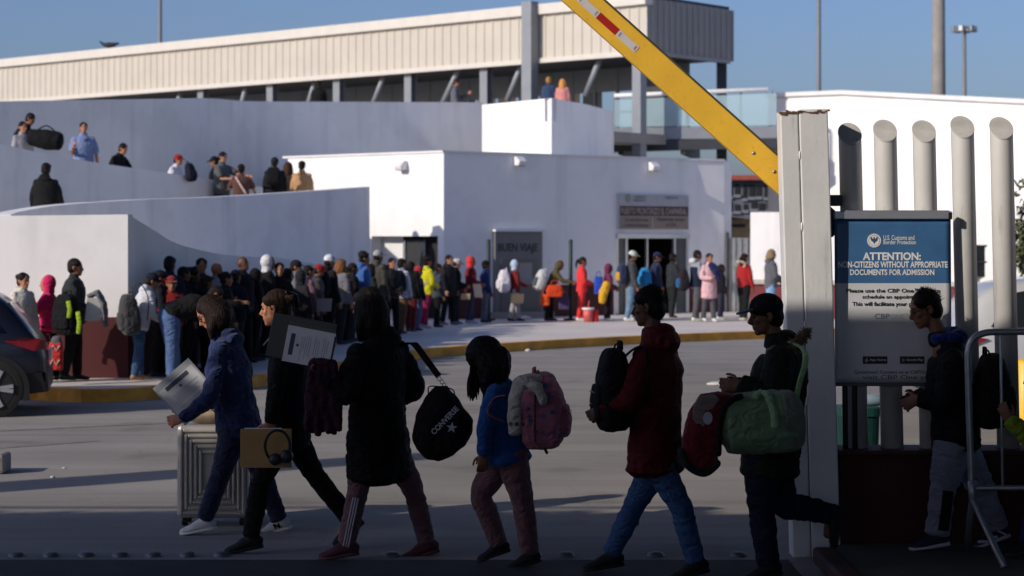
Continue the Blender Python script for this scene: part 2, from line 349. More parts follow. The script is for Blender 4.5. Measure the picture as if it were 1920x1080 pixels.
w1 = wall(w1p, 'low white wall with a dipping top edge behind the crowded queue', thick=.05)
ribbon(w1p, .002, .16, .97, out=.006).build('maroon_base', WINE, w1)
bw = empty('end_wall', (-5.2, 26.6, 0), 'sunlit flat white wall with maroon base behind the man in the dark shirt', 'wall')
xl, xr = W(-260, 0, 26.6).x, W(240, 0, 26.6).x
b = MB(); b.prism([V((xl, 26.59, 0)), V((xr, 26.59, 0)), V((xr, 26.59, ztop(402, 26.6))), V((xl, 26.59, ztop(408, 26.6)))], V((0, .35, 0))); b.build('plaster_face', WHITE2, bw)
b = MB(); b.bx(xl, xr+.004, 26.58, 26.588, .16, .97); b.build('maroon_base', WINE, bw)
wall([(20, 29, 402), (50, 30, 394), (130, 32, 383), (270, 35.2, 374), (390, 38.2, 370), (540, 41.6, 361), (693, 45, 350)], 'middle white ramp wall rising towards the sunlit doorway block')
wall([(-140, 33.5, 262), (0, 36, 271), (60, 37.2, 283), (130, 38.6, 297), (290, 41.3, 321), (440, 44, 343), (500, 45.4, 352), (560, 47, 362)], 'white ramp wall with a curved top sloping down below the backpackers')
wall([(-90, 42.4, 194), (0, 44, 190), (120, 46, 188), (250, 48.5, 186), (380, 51.5, 184), (430, 53, 187), (480, 54.3, 190), (700, 57, 191), (905, 59, 192)], 'tallest white ramp wall directly below the cream walkway', m=WHITE2)
def floor_at(P, Q, w, m=CONC):                   # sloped ramp floor between two plan points with heights
    t = (Q-P); t.z = 0; t.normalize(); nn = V((-t.y, t.x, 0))*w
    b = MB(); b.face([P, Q, Q+nn, P+nn]); b.face([P-Z3*.2, Q-Z3*.2, Q+nn-Z3*.2, P+nn-Z3*.2]); return b
def ramp_z(px): return interp([70, 515], [2.62, 2.02], px)
def floor_strip(pts, o0, o1):                    # ramp floor along a wall: plan points (column, distance, level)
    P = catmull([V((W(p[0], 0, p[1]).x, p[1], p[2])) for p in pts], 5); b = MB(); n = len(P); A_, B_ = [], []
    for i in range(n):
        t = P[min(i+1, n-1)]-P[max(i-1, 0)]; t.z = 0; t.normalize(); nn = V((-t.y, t.x, 0)); A_.append(P[i]+nn*o0); B_.append(P[i]+nn*o1)
    for i in range(n-1): b.face([A_[i], A_[i+1], B_[i+1], B_[i]]); b.face([q-Z3*.2 for q in (A_[i], B_[i], B_[i+1], A_[i+1])])
    b.build('ramp_floor', CONC, kind='structure')
floor_strip([(-140, 33.5, 2.9), (0, 36, 2.72), (130, 38.6, 2.55), (290, 41.3, 2.3), (440, 44, 2.12), (560, 47, 2.0)], .26, 2.6)
floor_strip([(20, 29, 1.45), (130, 32, 1.6), (270, 35.2, 1.75), (390, 38.2, 1.9), (540, 41.6, 2.05), (660, 44.6, 2.1)], .26, 1.9)

# ------------------------------------------------------------------ white block below the walkway
wb = empty('stair_block', (0, 52, 0), 'square white stair block with one sunlit face below the blond couple', 'building')
A = V((W(1034, 0, 52).x, 52, 0)); L = V((W(904, 0, 54.6).x, 54.6, 0)); R1 = V((W(1100, 0, 54.4).x, 54.4, 0)); R2 = V((W(1151, 0, 57.5).x, 57.5, 0))
zt = ztop(184, 52)
def up(p, z): return V((p.x, p.y, z))
b = MB(); pl = [A, R1, R2, R2+V((-1.0, 1.0, 0)), L]; n = len(pl)
for i in range(n): p, q = pl[i], pl[(i+1) % n]; b.face([up(p, 0), up(q, 0), up(q, zt), up(p, zt)])
b.face([up(p, zt-.6) for p in pl]); b.build('plaster_face', WHITE, wb)
b = MB()
for p, q in ((L, A), (A, R1), (R1, R2)):
    d = (q-p).normalized(); nn = V((-d.y, d.x, 0))*.2; b.face([up(p, zt), up(q, zt), up(q+nn, zt), up(p+nn, zt)])
    b.face([up(p+nn, zt), up(q+nn, zt), up(q+nn, zt-.6), up(p+nn, zt-.6)])
b.build('parapet_top', WHITE, wb)

# ------------------------------------------------------------------ entrance building
A = V((W(832, 0, 46).x, 46, 0)); B = on_line(1292, A, A+V((7, 5.2, 0))); C = B+V((1, .52, 0))*((W(1362, 0, 50.5).x-B.x)); D = A+V((-1.99, 1.6, 0))*2.05
C.y = B.y+(C.x-B.x)*.52
eb = empty('entrance_building', A, 'white entrance building with sunlit side face and two doorways', 'building')
ZT = 4.05
def pan(P, Q, px0, px1, z0, z1, b, off=0.):      # a wall panel of the line P-Q between two photo columns
    a, c = on_line(px0, P, Q), on_line(px1, P, Q); b.face([up(a, z0), up(c, z0), up(c, z1), up(a, z1)])
b = MB()
Dl = on_line(697, A, D)
pan(A, D, 821, 832, 0, ZT, b); pan(A, D, 697, 821, 2.09, ZT, b); pan(A, D, 540, 697, 0, ZT, b)
pan(A, B, 832, 1155, 0, ZT, b); pan(A, B, 1155, 1290, 2.12, ZT, b)
q0, q1 = on_line(1290, A, B), B; b.face([up(q0, 0), up(q1, 0), up(q1, ZT), up(q0, ZT)])
arc = [B, C, C+V((.22, .35, 0)), C+V((.25, 1.0, 0)), C+V((.1, 6, 0))]
for p, q in zip(arc, arc[1:]): b.face([up(p, 0), up(q, 0), up(q, ZT-.02), up(p, ZT-.02)])
b.face([up(D, ZT-.35), up(A, ZT-.35), up(B, ZT-.35), up(C, ZT-.35), up(C+V((.1, 6, 0)), ZT-.35), up(D+V((.5, 7, 0)), ZT-.35)])
bmesh.ops.remove_doubles(b.b, verts=b.b.verts, dist=.001)
b.build('wall', WHITE, eb)
b = MB()                                          # parapet coping
for p, q in ((D, A), (A, B), (B, C)):
    d = (q-p).normalized(); nn = V((-d.y, d.x, 0))*.22; oo = nn*-.14
    b.face([up(p+oo, ZT+.02), up(q+oo, ZT+.02), up(q+nn, ZT+.02), up(p+nn, ZT+.02)]); b.face([up(p+oo, ZT-.03), up(q+oo, ZT-.03), up(q+oo, ZT+.02), up(p+oo, ZT+.02)])
    b.face([up(p+nn, ZT-.35), up(q+nn, ZT-.35), up(q+nn, ZT+.02), up(p+nn, ZT+.02)])
b.build('coping', WHITE2, eb)
nAD = V((-1.6, -1.99, 0)).normalized(); nAB = V((5.2, -7, 0)).normalized(); tAB = V((7, 5.2, 0)).normalized()
# recess of the side doorway
a, c = on_line(697, A, D), on_line(821, A, D); inn = -nAD*.35
b = MB(); b.face([up(a, 0), up(a+inn, 0), up(a+inn, 2.09), up(a, 2.09)]); b.face([up(c, 0), up(c+inn, 0), up(c+inn, 2.09), up(c, 2.09)])
b.face([up(a, 2.09), up(c, 2.09), up(c+inn, 2.09), up(a+inn, 2.09)])
pp = a.lerp(c, .33); b.face([up(a+inn, 0), up(pp+inn, 0), up(pp+inn, 2.09), up(a+inn, 2.09)]); b.build('recess', WHITE2, eb)
b = MB(); b.face([up(pp+inn, 0), up(c+inn, 0), up(c+inn, 2.09), up(pp+inn, 2.09)]); b.build('door_void', DARKIN, eb)
b = MB(); s1 = pp.lerp(c, .05)+inn*.98; s2 = pp.lerp(c, .55)+inn*.98
b.prism([up(s1, .17), up(s2, .17), up(s2, 2.0), up(s1, 2.0)], nAD*.04); gd = b.build('glass_door', mat('grey_glass', (.05, .053, .056), .12, linear=True), eb)
b = MB()
for p, q in ((s1, s1.lerp(s2, .1)), (s2.lerp(s1, .1), s2)): b.prism([up(p+nAD*.05, .17), up(q+nAD*.05, .17), up(q+nAD*.05, 2.0), up(p+nAD*.05, 2.0)], nAD*.03)
b.build('door_frame', STEEL, gd)
# main doorway
a, c = on_line(1155, A, B), on_line(1290, A, B); inn = -nAB*2.4
b = MB(); b.face([up(a, .17), up(a+inn, .17), up(a+inn, 2.12), up(a, 2.12)]); b.face([up(c, .17), up(c+inn, .17), up(c+inn, 2.12), up(c, 2.12)]); b.face([up(a+inn, .17), up(c+inn, .17), up(c+inn, 2.12), up(a+inn, 2.12)]); b.face([up(a, 2.12), up(c, 2.12), up(c+inn, 2.12), up(a+inn, 2.12)])
b.face([up(a, .17), up(c, .17), up(c+inn, .17), up(a+inn, .17)])
dv = b.build('doorway', DARKIN, eb)
b = MB()
for f, w in ((0, .035), (.13, .03), (.42, .02), (.8, .03), (.975, .03)):
    p, q = a.lerp(c, f), a.lerp(c, f+w); b.prism([up(p, .17), up(q, .17), up(q, 2.1), up(p, 2.1)], -nAB*.08)
b.prism([up(a, 2.04), up(c, 2.04), up(c, 2.15), up(a, 2.15)], nAB*.07); b.build('door_frame', ALU, eb)
b = MB()
for f0, f1 in ((.035, .13), (.83, .975)):
    b = MB(); p, q = a.lerp(c, f0)-nAB*.04, a.lerp(c, f1)-nAB*.04; b.prism([up(p, .17), up(q, .17), up(q, 2.04), up(p, 2.04)], -nAB*.015); b.build('side_pane', mat('side_glass', (.10, .11, .11), .1, linear=True), eb)
# grey farewell portal
def rect(px0, px1, z0, z1, off, th, b, P=A, Q=B, nn=nAB):
    p, q = on_line(px0, P, Q)+nn*off, on_line(px1, P, Q)+nn*off; b.prism([up(p, z0), up(q, z0), up(q, z1), up(p, z1)], nn*th)
GREYD = mat('grey_door_paint', (.17, .17, .165), .55, var=.06, linear=True)
b = MB(); rect(924, 1012, .3, 2.2, .003, .1, b); pt = b.build('portal', GREYD, eb)
b = MB(); rect(934, 1003, .3, 1.55, .105, .02, b); rect(967, 969.5, .3, 1.55, .126, .01, b); dr = b.build('door', mat('grey_door_leaf', (.135, .135, .132), .5, linear=True), pt)
b = MB(); rect(950, 991, .95, 1.46, .126, .012, b); b.build('window', mat('frosted_pane', (.27, .28, .285), .2, linear=True), dr)
b = MB(); rect(922, 1015, 2.2, 2.25, .003, .16, b); b.build('top_trim', WHITE2, pt)
text('lettering', 'BUEN VIAJE', up(on_line(966, A, B)+nAB*.106, ztop(466, 47.4)), tAB, Z3, (on_line(1006, A, B)-on_line(926, A, B)).length*.93, .25, mat('dark_letter', (.045, .045, .045), .6, linear=True), pt, .004, .03)
b = MB(); rect(915, 1018, .16, .3, .003, .45, b); b.build('door_step', CONC, eb)
b = MB(); rect(1018, 1150, .16, .92, .002, .012, b); b.build('maroon_base', WINE, eb); b = MB(); rect(840, 915, .16, .92, .002, .012, b); b.build('maroon_base', WINE, eb)
b = MB(); p, q = B, C; nn = V((.52, -1, 0)).normalized(); b.prism([up(p+nn*.002, .16), up(q+nn*.002, .16), up(q+nn*.002, .92), up(p+nn*.002, .92)], nn*.01); b.build('maroon_base', WINE, eb)
b = MB(); rect(1018, 1150, .92, .99, .002, .05, b); b.build('ledge', WHITE2, eb)
for px, py, P, Q, nn in ((757, 311, A, D, nAD), (970, 303, A, B, nAB), (1221, 313, A, B, nAB)):
    p = on_line(px, P, Q); z = ztop(py, p.y); t = V((-nn.y, nn.x, 0)); b = MB()
    b.prism([up(p+t*.12, z-.1)+nn*.002, up(p+t*.12, z-.1)+nn*.2, up(p+t*.12, z)+nn*.24, up(p+t*.12, z+.12)+nn*.1, up(p+t*.12, z+.12)+nn*.002], -t*.24); lm = b.build('wall_lamp', WHITEP, eb, bevel=.02)
    b = MB(); b.box(up(p+nn*.12, z-.105), (.09, .07, .01), (t, nn, Z3)); b.build('lens', mat('lamp_lens', (.3, .3, .28), .2, linear=True), lm)
# entrance sign
sp = on_line(1157, A, B); sq = on_line(1288, A, B); sc_ = sp.lerp(sq, .5)
sg = empty('entrance_sign', up(sc_, 2.3), 'rectangular sign with brown title band mounted above the main doorway', 'sign')
zs = lambda py: ztop(py, sc_.y)
b = MB(); rect(1157, 1288, zs(430), zs(365), .004, .06, b); b.build('board', mat('sign_white', (.42, .42, .44), .5, linear=True), sg)
b = MB(); rect(1159, 1287, zs(405), zs(387), .066, .006, b); b.build('title_band', mat('sign_brown', (.07, .028, .024), .5, linear=True), sg)
b = MB(); rect(1159, 1287, zs(429), zs(406), .066, .005, b); b.build('lower_band', mat('sign_beige', (.27, .215, .18), .5, linear=True), sg)
b = MB(); rect(1219, 1221, zs(428), zs(407), .072, .004, b); b.build('divider', mat('sign_line', (.4, .36, .33), .5, linear=True), sg)
wl = (sq-sp).length
def sgt(t, f, py, w, h, m, bold=.02): text('lettering', t, up(sp.lerp(sq, f)+nAB*.073, zs(py)), tAB, Z3, wl*w, h, m, sg, .004, bold)
lw = mat('pale_letter', (.42, .36, .33), .5, linear=True); ld = mat('brown_letter', (.09, .06, .05), .5, linear=True); lg = mat('grey_letter', (.2, .19, .2), .5, linear=True)
sgt('PUERTO FRONTERIZO EL CHAPARRAL', .5, 396, .94, .16, lw, .01); sgt('GOBIERNO DE', .29, 370, .17, .05, lg); sgt('MÉXICO', .29, 376, .17, .07, lg)
sgt('TIJUANA', .75, 371, .2, .08, lg); sgt('ACCESO PEATONAL', .25, 413, .33, .07, ld); sgt('A ESTADOS UNIDOS', .25, 423, .33, .07, ld); sgt('Pedestrian access', .74, 411, .4, .09, ld); sgt('to USA', .74, 421, .15, .09, ld)
b = MB(); b.ell(up(sp.lerp(sq, .13)+nAB*.066, zs(373)), (.09, .012, .12), (tAB, nAB, Z3)); b.build('emblem', mat('sign_emblem', (.3, .3, .22), .5, linear=True), sg, smooth=True)

# ------------------------------------------------------------------ covered walkway
bd = empty('covered_walkway', (4.07, 60, 5.2), 'elevated pedestrian walkway with cream ribbed fascia and grey steel frame', 'walkway')
CN = V((W(1213, 0, 60).x, 60, 0)); LF = V((W(-40, 0, 83).x, 83, 0)); dw = (LF-CN).normalized(); nw = V((dw.y, -dw.x, 0))
if nw.y > 0: nw = -nw
LEN = (LF-CN).length; ZB, ZTP = ztop(97, 60), ztop(2, 60)
def wp(s, off, z): p = CN+dw*s+nw*off; return V((p.x, p.y, z))
b = MB(); s = 0.; pts = []
while s < LEN:                                    # ribbed sheet: broad pans with narrow standing ribs
    pts += [(s, 0), (s+.27, 0), (s+.29, .028), (s+.345, .028)]; s += .37
for (s0, o0), (s1, o1) in zip(pts, pts[1:]): b.face([wp(s0, o0, ZB), wp(s1, o1, ZB), wp(s1, o1, ZTP), wp(s0, o0, ZTP)])
b.build('ribbed_fascia', PANEL, bd)
b = MB(); ew = -nw; WD = 4.3
pts = []; s = 0.
while s < WD: pts += [(s, 0), (s+.21, 0), (s+.23, .05), (s+.275, .05)]; s += .30
def ep(s, o, z): p = CN+ew*s-dw*(.01+o); return V((p.x, p.y, z))
for (s0, o0), (s1, o1) in zip(pts, pts[1:]): b.face([ep(s0, o0, ZB), ep(s1, o1, ZB), ep(s1, o1, ZTP+.1), ep(s0, o0, ZTP+.1)])
b.build('ribbed_end', PANEL2, bd)
b = MB()
b.prism([wp(-.05, .1, ZB-.1), wp(-.05, .1, ZB+.05), wp(-.05, -.1, ZB+.05), wp(-.05, -.1, ZB-.1)], dw*LEN)
b.prism([wp(-.05, .16, ZTP-.1), wp(-.05, .16, ZTP+.22), wp(-.05, -.3, ZTP+.22), wp(-.05, -.3, ZTP-.1)], dw*LEN); b.build('trim', TRIM, bd)
b = MB(); b.prism([wp(0, -.12, ZB+.02), wp(0, -.12, ZB+.12), wp(0, -WD, ZB+.12), wp(0, -WD, ZB+.02)], dw*LEN); b.prism([wp(0, -.31, ZTP+.1), wp(0, -.31, ZTP+.2), wp(0, -WD, ZTP+.2), wp(0, -WD, ZTP+.1)], dw*LEN); b.build('roof', DARKST, bd)
b = MB(); b.prism([ep(-.02, .06, ZB-.08), ep(-.02, .06, ZB+.04), ep(-.02, -.1, ZB+.04), ep(-.02, -.1, ZB-.08)], ew*WD); b.build('end_trim', PANEL2, bd)
ZD = 5.2
b = MB(); b.prism([wp(-.1, 3.3, ZD-.3), wp(-.1, 3.3, ZD), wp(-.1, -WD, ZD), wp(-.1, -WD, ZD-.3)], dw*6.6); b.prism([wp(6.501, 5.6, ZD-.3), wp(6.501, 5.6, ZD), wp(6.501, -WD, ZD), wp(6.501, -WD, ZD-.3)], dw*(LEN-6.6)); b.build('deck', CONC, bd)
def bcol(px): return wp_px(px)
def wp_px(px): p = on_line(px, CN, CN+dw); return (p-CN).dot(dw)
def ibeam(b, s, z0, z1, off=.0, w=.16):
    for o in (-w, w): b.prism([wp(s-w, off+o*.8, z0), wp(s+w, off+o*.8, z0), wp(s+w, off+o*.8, z1), wp(s-w, off+o*.8, z1)], nw*.04)
    b.prism([wp(s-.025, off-w*.76, z0), wp(s+.025, off-w*.76, z0), wp(s+.025, off-w*.76, z1), wp(s-.025, off-w*.76, z1)], nw*w*1.5)
for px in (370, 440, 500, 564, 625, 692, 759, 830, 901):
    if px in (370, 500, 625, 759, 901): bb = MB(); ibeam(bb, wp_px(px), ZD, ZB+.02, -.3); bb.build('column', STEEL, bd)
for p0, p1 in ((310, 328), (434, 450), (560, 580), (683, 710), (816, 850), (938, 968), (1085, 1115)):
    bb = MB(); bb.sweep([wp(wp_px(p0), -.34, ztop(196, 66)), wp(wp_px(p1), -.34, ZB+.05)], .1, n=8, cap=0); bb.build('brace', STEEL, bd, smooth=True)
bb = MB(); s9 = wp_px(1004); bb.prism([wp(s9-.2, .1, 0), wp(s9+.2, .1, 0), wp(s9+.2, .1, ZTP+.3), wp(s9-.2, .1, ZTP+.3)], nw*.35); bb.build('main_column', STEEL, bd)
# window wall on the far side
b = MB(); bk = -WD+.3; s0 = wp_px(1145)
b.prism([wp(s0, bk-.1, ZD), wp(s0, bk-.1, ZD+.5), wp(s0, bk, ZD+.5), wp(s0, bk, ZD)], dw*(LEN-s0)); b.prism([wp(s0, bk-.1, ZB-.75), wp(s0, bk-.1, ZB+.1), wp(s0, bk, ZB+.1), wp(s0, bk, ZB-.75)], dw*(LEN-s0))
s = s0
while s < LEN: b.prism([wp(s, bk-.08, ZD), wp(s+.09, bk-.08, ZD), wp(s+.09, bk-.08, ZB), wp(s, bk-.08, ZB)], nw*.1); s += .95
b.prism([wp(s0, bk-.06, ZD+1.0), wp(s0, bk-.06, ZD+1.06), wp(s0, bk, ZD+1.06), wp(s0, bk, ZD+1.0)], dw*(LEN-s0)); b.build('window_frame', STEEL, bd)
BEI = mat('beige_blind', (.58, .50, .42), .7, var=.25, vs=1.4, linear=True); s = wp_px(985); i = 0; WG = mat('window_pane', (.10, .105, .115), .2, linear=True)
while s < LEN-1:
    bb = MB(); bb.face([wp(s+.1, bk-.03, ZD+.5), wp(s+.93, bk-.03, ZD+.5), wp(s+.93, bk-.03, ZB-.75), wp(s+.1, bk-.03, ZB-.75)]); bb.build('window_pane', BEI if i % 3 else WG, bd); s += .95; i += 1
b = MB(); b.prism([wp(wp_px(1140), -2.4, ZD), wp(wp_px(1184), -2.4, ZD), wp(wp_px(1184), -2.4, ZB+.05), wp(wp_px(1140), -2.4, ZB+.05)], nw*.8); b.build('lift_core', DARKST, bd)
b = MB()
for px, off in ((1209, .12), ): b.prism([wp(wp_px(px)-.16, off, 0), wp(wp_px(px)+.16, off, 0), wp(wp_px(px)+.16, off, ZB), wp(wp_px(px)-.16, off, ZB)], nw*.3)
b.build('end_column', STEEL, bd)
p = V((W(1353, 0, 63.4).x, 63.4, 0)); b = MB(); b.bx(p.x-.15, p.x+.15, p.y-.15, p.y+.15, 0, ZB); b.build('end_column', DARKST, bd)
# terrace deck running to the right-hand building, with glass balustrade
T0 = V((W(1126, 0, 61).x, 61, 0)); T1 = V((W(1462, 0, 60).x, 60, 0)); dt = (T1-T0).normalized(); nt_ = V((dt.y, -dt.x, 0))
td = empty('terrace_deck', (T0.x, T0.y, 4.8), 'grey steel terrace deck with glass balustrade beside the white building', 'terrace')
b = MB(); b.prism([up(T0, ztop(262, 61)), up(T1, ztop(262, 61)), up(T1, ztop(240, 61)), up(T0, ztop(240, 61))], -nt_*5); b.build('deck_slab', STEEL, td)
b = MB(); b.prism([up(T0+nt_*.08, ztop(285, 61)), up(T1+nt_*.08, ztop(280, 61)), up(T1+nt_*.08, ztop(264, 61)), up(T0+nt_*.08, ztop(264, 61))], -nt_*.16)
for f in (.1, .45, .8): b.prism([up(T0.lerp(T1, f), ztop(290, 61)), up(T0.lerp(T1, f+.03), ztop(290, 61)), up(T0.lerp(T1, f+.03), ztop(266, 61)), up(T0.lerp(T1, f), ztop(266, 61))], -nt_*4.8)
b.build('beam', DARKST, td)
H1 = T0.lerp(T1, .08); zr0, zr1 = ztop(180, 61), ztop(168, 60.2)
b = MB(); b.sweep([up(H1, zr0), up(T1-dt*.35, zr1)], .07, n=10, cap=.3); b.build('handrail', WHITEP, td, smooth=True)
gl = bpy.data.materials.new('balustrade_glass'); gl.use_nodes = True; q = gl.node_tree.nodes['Principled BSDF']; q.inputs['Base Color'].default_value = (.55, .75, .8, 1); q.inputs['Roughness'].default_value = .03; q.inputs['Alpha'].default_value = .35
b = MB(); b.prism([up(H1, ztop(240, 61)+.03), up(T1-dt*.1, ztop(240, 61)+.03), up(T1-dt*.1, zr1-.12), up(H1, zr0-.12)], -nt_*.02); b.build('glass', gl, td)
b = MB()
for k in range(6): p = H1.lerp(T1-dt*.2, k/5); b.bx(p.x-.03, p.x+.03, p.y+.03, p.y+.08, ztop(240, 61), zr0+.1*k/5)
b.build('posts', STEEL, td, label='slim grey balustrade posts')

# ------------------------------------------------------------------ right-hand buildings
def plain(name, label, cat, pts, m=WHITE, z0=0, depth=8):
    e = empty(name, (W(pts[0][0], 0, pts[0][1]).x, pts[0][1], 0), label, cat); P = [V((W(p[0], 0, p[1]).x, p[1], ztop(p[2], p[1]))) for p in pts]
    Q = [p+V((.5, 1, 0)).normalized()*depth for p in P]; b = MB()
    for i in range(len(P)-1):
        for R in (P, Q): b.face([up(R[i], z0), up(R[i+1], z0), R[i+1], R[i]])
        b.face([P[i], P[i+1], Q[i+1], Q[i]])
    for i in (0, len(P)-1): b.face([up(P[i], z0), P[i], Q[i], up(Q[i], z0)])
    b.build('wall', m, e); return e, P
e, P = plain('white_building', 'large windowless white building with a gently peaked roofline behind the fence', 'building', [(1440, 64, 178), (1580, 61, 172.5), (1750, 58, 181), (2150, 52, 200)])
b = MB()
for i in range(3):
    a, c = P[i], P[i+1]; b.prism([a+V((-.06, -.1, -.08)), c+V((-.06, -.1, -.08)), c+V((-.06, -.1, .05)), a+V((-.06, -.1, .05))], V((.2, .4, 0)))
b.build('roof_edge', WHITE2, e)
e, P = plain('annex', 'lower flat white annex wall with maroon base behind the queue head', 'building', [(1407, 47.5, 398), (1700, 45.5, 396), (2150, 42, 388)], WHITE2, depth=2.2)
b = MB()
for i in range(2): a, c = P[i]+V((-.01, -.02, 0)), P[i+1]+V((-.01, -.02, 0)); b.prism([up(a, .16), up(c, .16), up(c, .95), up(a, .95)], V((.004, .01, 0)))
b.build('maroon_base', mat('sunlit_maroon_paint', (.16, .025, .03), .7, var=.15, vs=2, linear=True), e)  # brighter copy of the maroon, sunlight put into its colour
b = MB()
for i in range(2): a, c = P[i]+V((-.01, -.12, 0)), P[i+1]+V((-.01, -.12, 0)); b.prism([up(a, .955), up(c, .955), up(c, 1.06), up(a, 1.06)], V((.01, .11, 0)))
b.build('ledge', mat('ledge_stone', (.45, .42, .36), .8, linear=True), e)
q = on_line(1838, P[1], P[2]); b = MB(); b.bx(q.x-.16, q.x+.3, q.y-.07, q.y+.1, 1.18, 1.85); wd = b.build('window', GLASS, e)
b = MB(); b.bx(q.x-.2, q.x-.16, q.y-.1, q.y+.1, 1.14, 1.89); b.bx(q.x+.3, q.x+.34, q.y-.1, q.y+.1, 1.14, 1.89); b.bx(q.x-.16, q.x+.3, q.y-.1, q.y+.1, 1.85, 1.89); b.bx(q.x-.16, q.x+.3, q.y-.1, q.y-.06, 1.5, 1.53); b.build('frame', DARKST, wd)
rl = empty('railing', (q.x+1.1, q.y-.4, .955), 'thin dark bar railing beside the small window of the annex', 'railing'); b = MB()
for k in range(12): b.bx(q.x+.55+.12*k, q.x+.565+.12*k, q.y-.92-.08*k, q.y-.905-.08*k, .2, 1.9)
b.build('bars', GALV, rl)
mb_ = empty('market_building', (W(1365, 0, 85).x, 85, 0), 'grey far building with a red roof edge and dark openings seen below the yellow arm', 'building')
x0, x1 = W(1340, 0, 85).x, W(1500, 0, 85).x
b = MB(); b.bx(x0, x1, 85, 92, 0, ztop(338, 85)); b.build('wall', mat('grey_render', (.13, .14, .165), .9, var=.35, vs=.8, linear=True), mb_)
b = MB(); b.prism([V((x0-.3, 84.6, ztop(338, 85))), V((x0-.3, 84.6, ztop(329, 85))), V((x0-.3, 93, ztop(322, 85))), V((x0-.3, 93, ztop(338, 85)))], V((x1-x0+.6, 0, 0))); b.build('roof', mat('red_roof', (.36, .09, .06), .7, linear=True), mb_)
rr = random.Random(3)
for row, (ya, yb) in enumerate(((346, 370), (380, 396), (404, 418))):
    px = 1366
    while px < 1446:
        w = rr.uniform(4, 11); q0, q1 = W(px, ya+rr.uniform(-2, 4), 85), W(px+w, yb+rr.uniform(-5, 2), 85)
        b = MB(); b.bx(q0.x, q1.x, 84.95, 85.2, q1.z, q0.z); wd = b.build('window', DARKIN, mb_)
        b = MB(); b.bx(q0.x-.05, q1.x+.05, 84.9, 85.0, q1.z-.12, q1.z); b.build('sill', STEEL, wd); px += w+rr.uniform(3, 8)
sd = empty('shed', (W(1385, 0, 60).x, 60, 0), 'small tan shed with a sloping roof beyond the metal gate', 'shed')
x0, x1 = W(1360, 0, 60).x, W(1407, 0, 60).x
b = MB(); b.bx(x0, x1, 60, 63, 0, ztop(411, 60)); b.build('wall', mat('tan_render', (.24, .18, .10), .9, var=.2, linear=True), sd)
b = MB(); b.bx(W(1370, 0, 60).x, W(1397, 0, 60).x, 59.97, 60.1, ztop(426, 60), ztop(420, 60)); b.build('window', DARKIN, sd)
b = MB(); b.prism([V((x0-.2, 59.7, ztop(401, 60))), V((x1+.1, 59.7, ztop(410, 60))), V((x1+.1, 59.7, ztop(413, 60))), V((x0-.2, 59.7, ztop(404, 60)))], V((0, 3.5, 0))); b.build('roof', mat('beige_sheet', (.42, .39, .33), .7, linear=True), sd)
gt = empty('metal_gate', (W(1385, 0, 51).x, 51, .16), 'grey corrugated metal gate between the entrance building and the white annex', 'gate')
b = MB(); x0, x1 = W(1367, 0, 51).x, W(1407, 0, 51).x; k = 0; x = x0
while x < x1-.02: b.bx(x, x+.075, 51-(.04 if k % 2 else 0), 51.06, .17, ztop(446, 51)); x += .08; k += 1
b.build('sheet_panel', mat('gate_sheet', (.33, .34, .35), .5, .3, var=.2, linear=True), gt)
b = MB(); b.bx(x0-.06, x0-.005, 50.94, 51.06, .16, 2.2); b.bx(x1+.005, x1+.06, 50.94, 51.06, .16, 2.2); b.build('gate_post', DARKST, gt)

# ------------------------------------------------------------------ poles against the sky
def pole(name, label, cat, px, Y, r0, r1, ytop, m=CONC, head=None, group=None):
    x = W(px, 0, Y).x; e = empty(name, (x, Y, 0), label, cat); zt = ztop(ytop, Y)
    b = MB(); b.sweep([V((x, Y, 0)), V((x, Y, zt*.5)), V((x, Y, zt))], [r0, (r0+r1)/2, r1], n=14, cap=0); b.build('shaft', m, e, smooth=True)
    b = MB(); b.bx(x-r0*1.8, x+r0*1.8, Y-r0*1.8, Y+r0*1.8, 0, .35); b.build('base', CONC, e)
    if head:
        b = MB(); b.sweep([V((x+.55*math.cos(a), Y+.55*math.sin(a), zt)) for a in [i*math.pi/6 for i in range(12)]], .05, closed=True, n=6); b.bx(x-.6, x+.6, Y-.04, Y+.04, zt-.04, zt+.04); b.build('ring', GALV, e)
        for i in range(6):
            a = i*math.pi/3; c = V((x+.6*math.cos(a), Y+.6*math.sin(a), zt-.1)); b = MB(); b.box(c, (.22, .16, .2), (V((math.cos(a), math.sin(a), 0)), V((-math.sin(a), math.cos(a), 0)), Z3)); b.build('floodlight', GALV, e, bevel=.05)
    else:
        b = MB(); b.sweep([V((x, Y, zt-.05)), V((x-.9, Y, zt+.35)), V((x-1.8, Y, zt+.4))], [.06, .05, .05], n=8); b.box(V((x-2.1, Y, zt+.38)), (.4, .14, .07)); b.build('lamp_arm', GALV, e)
    return e
MAST = mat('mast_steel', (.20, .21, .225), .6, .1, var=.1, vs=1, linear=True)
pole('lamp_pole', 'thin grey lamp pole rising behind the long cream fascia', 'lamp pole', 300, 92, .1, .09, -120, MAST)
pole('lamp_pole', 'thin dark lamp pole above the white building near the yellow arm', 'lamp pole', 1535, 75, .1, .08, -150, MAST)
pole('lamp_pole', 'thick tapering concrete pole above the white building', 'pole', 1760, 72, .3, .2, -160, mat('pole_concrete', (.27, .25, .22), .9, var=.15, vs=2, linear=True))
pole('flood_mast', 'distant floodlight mast with a ring of lamps at its top', 'lamp mast', 1808, 130, .22, .12, 52, MAST, head=True)
